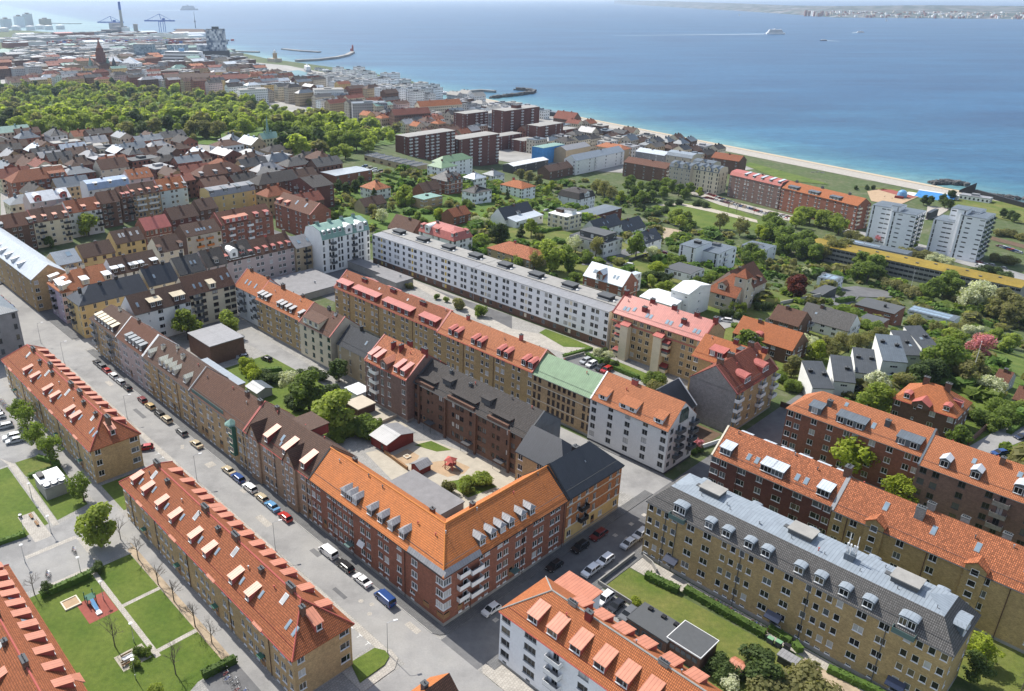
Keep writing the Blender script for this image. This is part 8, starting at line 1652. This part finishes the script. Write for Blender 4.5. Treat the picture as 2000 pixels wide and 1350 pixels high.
# ================================================================ VEHICLES
MAIN=[(-157.2,'hatch','black','black car first in the line by the pink house'),(-153.5,'suv','grey','grey car second in the line by the pink house'),(-149.4,'hatch','red','red car parked by the pink house'),(-144,'suv','white','white car behind the red one by the pink house'),(-138.7,'estate','silver','silver car in the line by the pink house'),(-133.5,'hatch','black','dark car last in the line by the pink house'),(-122.9,'hatch','darkred','dark red car leading the line by the yellow brick house'),(-117.6,'hatch','gold','beige gold car behind the dark red one'),(-111.6,'estate','black','black estate car by the yellow brick house'),(-107,'suv','beige','pale beige car by the yellow brick house'),(-97.9,'estate','grey','dark grey car alone beside the green oriel house'),(-89.4,'sedan','beige','pale beige saloon near the green oriel'),(-72.5,'sedan','beige','cream saloon before the gabled brown roof house'),(-67.8,'suv','blue','royal blue car with black roof'),(-62.2,'suv','white','white car with black roof behind the blue one'),(-56.8,'hatch','beige','beige car parked before the light blue one'),(-52.3,'sedan','lightblue','light blue car on the main street'),(-46.8,'hatch','red','bright red car at the kerb narrowing'),(-30.2,'van','white','white van in front of the red brick corner building'),(-24.3,'estate','black','black estate car behind the white van'),(-18.5,'sedan','white','white saloon between the black car and the blue van'),(-11.3,'van','blue','dark blue van nearest the street corner')]
for a,k,c,l in MAIN:car(k,c,a,-3.75,rnd.uniform(-1.5,1.5),l)
car('hatch','red',-96.7,-14.4,65,'red car parked nose to the end of the left brick block')
for a,b,k,c,l in((4.5,43.4,'estate','darkred','dark red car by the yellow and brick facade'),(4.4,37,'suv','black','black car ahead of the dark red one on the cross street'),(10.6,37.4,'suv','white','white car on the right kerb, upper of the white pair'),(10.6,32.5,'suv','white','white car on the right kerb, lower of the white pair'),(10.6,45.6,'hatch','silver','silver car with black roof before the mansard block'),(10.6,50.2,'suv','silver','silver car second before the mansard block'),(4.6,28.3,'hatch','black','black car half hidden by the orange roof'),(4.6,9.5,'hatch','white','white car half hidden by the pale blue house'),(9.8,84,'hatch','silver','silver blue car at the white gable corner'),(11.2,90.5,'estate','white','white car beside the dark red brick block'),(11,121,'hatch','white','white car further up the cross street'),(11,127,'estate','grey','grey car furthest up the cross street')):car(k,c,a,b,90,l)
for a,k,c,l in((17.4,'suv','white','white car in the small lot by the flat garages'),(20.1,'hatch','black','black car next to the white one in the small lot'),(22.9,'estate','grey','dark grey car nearest the flat garage')):car(k,c,a,28,90,l)
for i,(a,c)in enumerate(((-145.4,'black'),(-142.6,'silver'),(-140.4,'white'),(-133.4,'silver'),(-126.2,'white'),(-123.4,'silver'))):car('estate',c,a,-38.3,78,('black car at the far end of the left car park','silver car second in the left car park','white car third in the left car park','long silver estate in the middle of the left car park','white car next to the last in the left car park','silver car last in the left car park')[i])
CX=[(-187,99,'white',0,'white car in front of the narrow tan house'),(-187,104,'silver',0,'silver car before the white art nouveau house'),(-186,108,'darkred',0,'dark red car before the white art nouveau house'),(-187,124,'black',0,'black car by the white slab end'),(-188,129,'silver',0,'silver car beside the white slab corner'),(-186,86,'silver',0,'silver car before the pink house with red dormers')]
for x in CX:car('hatch',x[2],x[0],x[1],90,x[4])
car('van','white',-188,115,90,'white delivery van before the art nouveau house')
for x in((-52.7,113.3,'silver','silver car in the court car park'),(-49.9,112.7,'white','white car in the court car park'),(-46.3,112.8,'black','black car in the court car park'),(-44.3,112.9,'red','red car in the court car park')):car('suv',x[2],x[0],x[1],90,x[3])
car('suv','white',-40,179,20,'white car on the drive before the castle villa');car('hatch','white',-40,186,60,'white car beside the orange roof at the castle drive');car('suv','white',-102,208,20,'white car by the pale metal villa roof');car('hatch','grey',-204,274,80,'dark car beside the cream terrace house');car('hatch','darkred',-113,254,20,'red car in the yard left of the white modern block');car('hatch','blue',53.3,147.3,60,'blue car on the road at the right edge');car('hatch','navy',55,161,60,'navy car at the right picture edge');car('hatch','silver',18,176,60,'silver car before the terraced houses');car('hatch','black',14.4,157.9,60,'black car in the terrace carport');car('hatch','black',-123.2,38.1,10,'black car on the court drive');car('hatch','silver',-129.8,33.0,60,'silver car behind the court wall');car('hatch','black',-134.0,34.4,60,'black car behind the court wall');car('hatch','black',-335,256,60,'black car on the white garage court');car('hatch','white',-336,252,60,'white car on the white garage court')
r=random.Random(8);CC=['white','silver','black','grey','red','blue','darkred','beige']
def line(p0,p1,n,rot,label,gap=.1):
 for k in range(n):
  if r.random()<gap:continue
  t=(k+.5)/n;c=r.choice(CC);cn={'darkred':'dark red','silver':'silver'}.get(c,c);car(r.choice(('hatch','estate','suv')),c,p0[0]+(p1[0]-p0[0])*t,p0[1]+(p1[1]-p0[1])*t,rot,cn+' '+label,'cars '+label,False)
line((-243,501),(-162,465),26,-14,'car parked along the park avenue');line((-217,480),(-160,467),20,-14,'car on the park side of the avenue');line((-162,470),(-143,467),9,70,'car parked across before the red block');line((-43,453),(-2,446),13,-14,'car on the road beyond the sedum roof',.35);line((-28,497),(-14,489),6,-14,'car in the lot right of the towers',.3)
line((-244,-9),(-226,-9),4,0,'car in the row at the left street edge',0);line((-357,258),(-326,254),5,60,'car on the white roofed garage court',.2)
car('van','white',-23,442,-14,'white van on the road beyond the sedum roof')

# ================================================================ STREET FURNITURE, SHEDS AND COURT THINGS
for a,b,l in((-187,-11.5,'street lamp far up the main street'),(-165.3,-11.3,'street lamp by the far end of the left block'),(-115.7,-11.3,'street lamp opposite the yellow brick house'),(-74.4,-11.3,'street lamp between the two left blocks'),(-38.9,-11.3,'street lamp opposite the arched gateway'),(-.5,-11.9,'street lamp on the rounded grass island')):lamp(a,b,7.2,65,l)
lamp(13.6,92,7.5,60,'street lamp at the white wall by the cross street');lamp(14.2,118,7,200,'street lamp far up the cross street')
for a,b,l in((-77.1,-44.6,'white park lamp at the path by the bench'),(-81.5,-48.9,'white park lamp beside the bench'),(-48.5,-44.2,'white park lamp beside the slide'),(-33.7,-44.4,'white park lamp on the lawn path'),(-25.3,-47.7,'white park lamp by the seating yard'),(-58.6,-44.8,'white park lamp at the hedge end'),(-93,-43.6,'white park lamp by the upper left path'),(-70.5,-52,'white park lamp at the lower yard corner')):lamp(a,b,4.2,0,l,0,'park lamps')
o=thing('flagpole','tall white flagpole in the garden right of the tall green trees','flagpole',35,189);m=MB();m.tube((0,0,0),(0,0,15),.12,.06);m.obj('pole','white',o);m=MB();m.lathe([(.05,15),(.16,15.15),(.05,15.3)],n=8);m.obj('finial','white',o)
o=thing('flagpole','white flagpole beside the bank below the school','flagpole',-33,362);m=MB();m.tube((0,0,0),(0,0,13),.12,.06);m.obj('pole','white',o);m=MB();m.lathe([(.05,13),(.16,13.15),(.05,13.3)],n=8);m.obj('finial','white',o)
def shed(name,label,a,b,L,d,h,rot,wall,roof,rh=0,cat='shed',th=.25,door=None):
 o=thing(name,label,cat,a,b,R(rot));m=MB();m.box(-L/2,L/2,-d/2,d/2,-.5,h)
 if rh:
  for s_ in(-1,1):m.poly([(s_*L/2,-s_*d/2,h),(s_*L/2,s_*d/2,h),(s_*L/2,0,h+rh)])
 m.obj('wall',wall,o);m=MB()
 if rh:
  e=.4
  for s_ in(-1,1):
   q=[(-s_*(L/2+e),-s_*(d/2+e),h-.12),(s_*(L/2+e),-s_*(d/2+e),h-.12),(s_*(L/2+e),0,h+rh+.08),(-s_*(L/2+e),0,h+rh+.08)];m.poly([(x,y,z+.12)for x,y,z in q]);m.poly(q[::-1]);m.poly([q[0],q[1],(q[1][0],q[1][1],q[1][2]+.12),(q[0][0],q[0][1],q[0][2]+.12)])
 else:m.box(-L/2-.2,L/2+.2,-d/2-.2,d/2+.2,h,h+th)
 m.obj('roof',roof,o)
 if door:link('door',door_mesh(1.0,2.0,door),o,(L*.2,-d/2-.1,.05))
 return o
shed('playground_shed','red wooden shed with grey felt roof beside the playground',-56,35.2,6.6,9,2.9,0,'p_red','m_zinc',1.1,door='black');shed('flat_roof_hall','long flat grey roof behind the orange corner wing',-31,20.2,17.5,16.4,2.2,0,'p_concrete','p_stone');shed('play_hut','small hut with curved grey roof by the big sandpit',-41.2,32.2,3.6,3.2,1.9,90,'p_red','m_zinc',.8);shed('carport','white carport roof next to the red tiled brick house',-83,44.5,6,5,2.6,0,'p_white','m_white');shed('bicycle_shed','low brown shed with pale felt roof in the court',-76,40,6,6,2.4,0,'brownp','p_beige');shed('court_building','grey roofed court building behind a plain brick wall',-139,29,15,12,6.5,0,'b_brown','m_zinc',0,'building');shed('rear_extension','pale metal roof strip behind the row with gabled dormers',-108,13.6,22,4.5,9,0,'b_yellow','m_grey',0,'building');shed('court_hut','grey hut roof at the upper end of the long courtyard',-104,24,6,5,2.4,0,'p_grey','m_slate',.8)
o=shed('garage','flat roofed garage with black felt, left of the joined pair',28.8,27.6,8.2,5.6,2.7,0,'b_brown','dkgrey',0,'garage');o2=shed('garage','flat roofed garage with white roof edge, right of the joined pair',35.8,28.4,6.4,5.8,3.2,0,'b_brown','white',0,'garage');m=MB();m.box(-3.25,3.25,-2.95,2.95,3.42,3.48);m.obj('roof_felt','dkgrey',o2)
for q in(-2.4,.4,3):m=MB();m.box(q-.4,q+.4,1.6,2.4,2.9,3.4);m.obj('roof_hood','black',o)
for q in(-2,0,2):link('garage_door',door_mesh(1.8,2.1,'dkgrey'),o,(q*1.2,-2.93,0));
m=MB();[m.box(-2.6+k*1.1,-1.7+k*1.1,-2.96,-2.9,1.6,2.5)for k in range(5)];m.obj('window_band','g_mid',o2)
o=thing('kiosk','white roofed technical kiosk with three dark cooling fans','kiosk',-94.4,-38.5);m=MB();m.box(-3.6,4.2,-2.6,2.6,-.2,3.0);m.obj('wall','p_concrete',o);m=MB();m.box(-3.9,1.6,-2.8,2.8,3.0,3.3);m.obj('roof','white',o);m=MB();m.box(1.7,4.3,-2.7,2.7,3.0,3.15);m.obj('fan_deck','dkgrey',o);m=MB();m.box(-3.2,-.6,-2.2,-1.0,3.3,4.0);m.obj('roof_unit','black',o)
for y in(-1.7,0,1.7):m=MB();m.lathe([(.75,3.15),(.75,3.6),(.6,3.62),(.1,3.5)],3,y,12);m.obj('fan','steel',o)
o=thing('playhouse','red wooden climbing frame with slide in the big sandpit','climbing frame',-37,38.3,R(20));m=MB();[m.box(x-.09,x+.09,y-.09,y+.09,0,2.6)for x in(-1,1)for y in(-1,1)];m.box(-1.1,1.1,-1.1,1.1,1.2,1.3);m.obj('frame','redp',o);m=MB();m.poly([(-1.3,-1.3,2.5),(1.3,-1.3,2.5),(0,0,3.4)]);m.poly([(1.3,-1.3,2.5),(1.3,1.3,2.5),(0,0,3.4)]);m.poly([(1.3,1.3,2.5),(-1.3,1.3,2.5),(0,0,3.4)]);m.poly([(-1.3,1.3,2.5),(-1.3,-1.3,2.5),(0,0,3.4)]);m.obj('roof','redp',o);m=MB();m.poly([(1.05,-.4,1.25),(1.05,.4,1.25),(3.4,.4,.15),(3.4,-.4,.15)]);m.obj('slide','steel',o);m=MB();[m.tube((-1.05-k*.25,-.5,1.2-k*.28),(-1.05-k*.25,.5,1.2-k*.28),.05)for k in range(5)];m.obj('ladder','redp',o)
o=thing('playground_slide','blue and white slide with dark ladder tower on the red rubber surface','slide',-49.5,-46.3);m=MB();[m.box(x-.07,x+.07,y-.07,y+.07,0,2.4)for x in(-.8,.8)for y in(-.8,.8)];m.box(-.9,.9,-.9,.9,1.3,1.4);m.obj('tower','greenp',o);m=MB();m.poly([(.9,-.35,1.4),(3.6,-.35,.5),(3.6,.35,.5),(.9,.35,1.4)]);m.box(.9,3.6,-.4,-.35,.5,.9);m.obj('chute','car_lightblue',o);m=MB();m.poly([(3.6,-.35,.5),(4.6,-.35,.3),(4.6,.35,.3),(3.6,.35,.5)]);m.box(3.6,4.6,-.5,.5,.05,.28);m.obj('runout','white',o)
def sandbox(label,a,b,L,d):o=thing('sandbox',label,'sandbox',a,b);m=MB();m.box(-L/2,L/2,-d/2,-d/2+.25,-.1,.32);m.box(-L/2,L/2,d/2-.25,d/2,-.1,.32);m.box(-L/2,-L/2+.25,-d/2+.25,d/2-.25,-.1,.32);m.box(L/2-.25,L/2,-d/2+.25,d/2-.25,-.1,.32);m.obj('frame','cream',o);m=MB();m.box(-L/2+.25,L/2-.25,-d/2+.25,d/2-.25,-.1,.2);m.obj('sand','sandplay',o)
sandbox('square white edged sandbox beside the red rubber surface',-51.7,-49.3,3,3.1);sandbox('small sandbox with a spring rocker in the court playground',-48.2,33.6,1.6,1.6)
def bench(label,a,b,rot,table=False):
 o=thing('picnic_table' if table else 'park_bench',label,'bench',a,b,R(rot));m=MB();[m.box(-1,1,-.25+k*.17,-.12+k*.17,.42,.47)for k in range(3)];tag(m.obj('seat','wood' if not table else 'white',o));m=MB();m.box(-.9,-.8,-.25,.25,0,.42);m.box(.8,.9,-.25,.25,0,.42);m.obj('leg','dkgrey',o);m=MB();m.box(-1,1,.27,.32,.6,.9);m.obj('backrest','wood',o)
 if table:m=MB();m.box(-1,1,-1.3,-.5,.72,.78);m.box(-.1,.1,-1,-.8,0,.72);m.obj('tabletop','white',o)
bench('white picnic table with bench in the seating yard',-31,-46.8,90,True);bench('white bench at the edge of the seating yard',-29.5,-47.4,90);bench('long black bench on the paved patch, upper',-86,-46,0);bench('long black bench on the paved patch, lower',-82.5,-45.9,0)
o=thing('litter_bin','black litter bin at the bench patch in the upper left lawn','bin',-87.6,-47.8);m=MB();m.lathe([(.3,0),(.34,.9)],n=10);m.obj('bin_body','black',o);m=MB();m.lathe([(.36,.9),(.3,1.0),(.05,1.05)],n=10);m.obj('lid','dkgrey',o)
for i,(a,b,c)in enumerate(((44.2,41.4,'greenlid'),(45.6,41.7,'greenlid'),(47.0,42.0,'black'))):
 o=thing('waste_bin',('green lidded waste bin, left of three by the path','green lidded waste bin, middle of three by the path','black waste bin, right of three by the path')[i],'waste bin',a,b);m=MB();m.box(-.5,.5,-.4,.4,.12,1.1);m.obj('body','dkgrey',o);m=MB();m.box(-.54,.54,-.46,.44,1.1,1.22);m.obj('lid',c,o);m=MB();[m.lathe([(.1,0),(.1,.12)],x,y,8)for x in(-.38,.38)for y in(-.3,.3)];m.obj('wheel','rubber',o)
shed('bin_store','low dark shed with white roof edge by the lower path',48.6,38.9,3,1.8,1.5,0,'p_dark','m_zinc');shed('garden_shed','small grey garden shed with red roof by the dark tree',43.6,30.2,1.8,2.2,2,0,'p_grey','m_salmon',.5)
def wall(label,pts,h,c,w_=.25,name='garden_wall',cat='wall'):
 P=[W(*p)for p in pts];x0,y0=P[0];zg=terr(x0,y0);m=MB()
 for(xa,ya),(xb,yb)in zip(P,P[1:]):
  l_=math.dist((xa,ya),(xb,yb));nx,ny=-(yb-ya)/l_*w_/2,(xb-xa)/l_*w_/2;za,zb=terr(xa,ya)-zg,terr(xb,yb)-zg;q=[(xa-x0+nx,ya-y0+ny),(xb-x0+nx,yb-y0+ny),(xb-x0-nx,yb-y0-ny),(xa-x0-nx,ya-y0-ny)];zz=(za,zb,zb,za);lo=[(p[0],p[1],z-1)for p,z in zip(q,zz)];hi=[(p[0],p[1],z+h)for p,z in zip(q,zz)]
  for k in range(4):m.poly([lo[k],hi[k],hi[(k+1)%4],lo[(k+1)%4]])
  m.poly(hi[::-1])
 tag(m.obj(name,c,None,(x0,y0,zg)),label,cat)
wall('long low concrete wall round the dry lawn at the cross street',[(13.5,43.6),(13.6,31),(23.3,30.9)],1.0,'p_concrete');wall('brown brick garden wall along the road at the right',[(46.5,145.9),(47,158),(51,182)],1.9,'b_brown',.35);wall('white garden wall beside the pink blossom',[(-.5,90.5),(2.0,100)],1.1,'p_white');wall('brown timber fence along the road by the salmon roofed block',[(3.2,131),(13.6,131.4)],1.6,'brownp',.15,'fence','fence');wall('low planted timber screen beside the playground path',[(-53.4,30.6),(-43.6,29.8)],.9,'wood',.5,'fence','fence');wall('white garden wall by the building site',[(-195,366),(-197,390)],1.4,'p_white');wall('pale retaining wall in front of the white slab court',[(-58.5,109.4),(-56.8,118.0)],1.0,'p_concrete');wall('stone garden wall below the copper beech',[(-38,212),(-41,249),(-48,285)],1.8,'p_concrete',.4);wall('dark wall beside the sunken drive',[(-106,214),(-110,236)],1.6,'p_dark',.3);wall('entrance ramp wall at the end of the mansard block',[(15,44.6),(17.6,44.0),(19.6,42.6)],1.0,'p_concrete');wall('white parapet wall round the court of the long brick house',[(-66,45.5),(-66,37),(-60.5,36.6)],1.0,'p_beige')
for p,l,L_,d_,h_ in(((-173,87),'wide flat grey garage roof behind the orange tiled roof',24,22,2.6),((-173,118),'long flat carport roof between the slab and the red dormers',34,6,3.0),((-152,116),'flat dark garage roof beside the paved slab court',13,9,3.3)):o=shed('court_garage',l,*p,L_,d_,h_,0,'p_concrete','p_stone',0,'garage');link('skylight',win_mesh(1.2,1.2,1,'white','g_blind',False),o,(L_*.2,1,h_+.26))
for a,b,c,e in((-34,-6,3,1.2),(-52,-8.5,5,1.6),(-80,-6.5,2.4,2.2),(-21,-9.4,4,.9),(-120,-8,7,1.1),(-64,-5.6,2,1.4),(-4,-5,3.4,1.3),(-143,-7,4,1.5)):patch('road_patch',rect(a,a+c,b,b+e),'asphalt2' if e<1.25 else 'pavelight',.017)
far_house('park_pavilion','white park pavilion half hidden among the trees',-910,389,22,12,7,20,'p_white','m_light',3);far_house('villa','cream house with green copper roof and corner turret at the left edge',-606,100,30,14,12,90,'p_cream','m_copper',4);far_house('chapel','small house with a slim green spire at the tail of the park',-459,245,14,9,9,90,'p_cream','m_copper',4);m=MB();m.lathe([(1.4,9),(1.2,15),(.1,26)],n=8);m.obj('spire','m_copper',bpy.data.objects['chapel'])
BC=['black','redp','bluep','steel']
for k in range(9):bike(-16.6+k*1.1,-35.4-(k%3)*.35,80+rnd.uniform(-9,9),BC[k%4],'bicycle standing in the rack yard beside the hedge','bicycles in the rack yard')
for k in range(7):bike(-62-k*.5-(k>3)*2.5,-50.2+(k>3)*6+k*.2,20+rnd.uniform(-15,15),BC[k%4],'bicycle left on the gravel yard','bicycles on the gravel yard')
for k in range(14):bike(31.5+k*.75+(k>8)*1.4,43.4,80+rnd.uniform(-9,9),BC[k%4],'bicycle leaning along the hedge of the mansard block','bicycles along the hedge')
for k in range(10):bike(-151+k*.8,-34.4,75+rnd.uniform(-9,9),BC[k%4],'bicycle in the dark rack by the left car park','bicycles by the car park')
for a in range(-160,-125,3):patch('parking_line',rect(a,a+.12,-41,-36.6),'line',.02)
for l,a,b in(('dark stone building with tall windows at the left edge, beside the street',-262,-34),):hs('stone_building',l,a,b,81,16,15.5,0,'p_stone','m_slate','t.t.t.'*5,nf=4,rh=3,pr='t.tt.t',pb='t.'*16,frame='dkgrey',cat='building',ends='hh')
def person(a,b,c1,c2,label):
 o=thing('person',label,'person',a,b,rnd.uniform(0,6));m=MB();m.lathe([(.09,0),(.1,.4),(.13,.85),(.17,.95),(.16,1.1),(.2,1.38),(.1,1.46),(.06,1.5),(.1,1.58),(.11,1.68),(.07,1.76),(.01,1.78)],n=8);m.tube((0,.2,1.38),(.03,.27,.8),.05,.04,5);m.tube((0,-.2,1.38),(.05,-.27,.8),.05,.04,5);m.obj('body',c1,o);m=MB();m.lathe([(.11,0),(.13,.4),(.16,.9)],n=8);m.obj('trousers',c2,o)
for p in((-226,620),(-226,624),(-177,599),(-128,628),(-125,584),(-119,582)):person(*p,'p_beige','dkgrey','tiny person walking near the beach')

# ---------------------------------------------------------------- haze: the air between the camera and the far shore
bm_=MB();bm_.box(-44900,44900,-2900,44900,-47,113.5);hz=bm_.obj('haze','white');hz.data.materials.clear();hm=bpy.data.materials.new('haze');hm.use_nodes=True;ht=hm.node_tree;ht.nodes.remove(ht.nodes['Principled BSDF']);pv=ht.nodes.new('ShaderNodeVolumePrincipled');pv.inputs['Color'].default_value=(.64,.79,1,1);pv.inputs['Density'].default_value=.00005;pv.inputs['Anisotropy'].default_value=.2;ht.links.new(pv.outputs[0],ht.nodes['Material Output'].inputs['Volume']);hz.data.materials.append(hm);tag(hz,kind='stuff')


# ---------------------------------------------------------------- things that share a look are told apart by their place in the view
NTH=['leftmost','second from left','third from left','fourth from left','fifth from left','sixth from left','seventh from left','eighth from left','ninth from left','tenth from left','eleventh from left','twelfth from left','thirteenth from left','fourteenth from left','fifteenth from left','sixteenth from left']
same={}
for o in bpy.data.objects:
 if o.get('label')and not o.parent:same.setdefault(o['label'],[]).append(o)
dep=lambda o:o.location.y*.919+(CAM_H-o.location.z)*.393
for l,os_ in same.items():
 n=len(os_)
 if n<2:continue
 rows=min(4,-(-n//15));names={1:[''],2:['near row','far row'],3:['near row','middle row','far row'],4:['nearest row','second row','third row','farthest row']}[rows]
 os_.sort(key=dep);per=-(-n//rows)
 for j in range(rows):
  q=sorted(os_[j*per:(j+1)*per],key=lambda o:o.location.x/dep(o))
  for i,o in enumerate(q):
   o['group']=o.get('group',l)
   if i>=len(NTH):continue
   t=(names[j]+', ' if names[j]else '')+('rightmost' if i==len(q)-1 and i else NTH[i]);o['label']=' '.join(l.split()[:16-len(t.split())])+', '+t
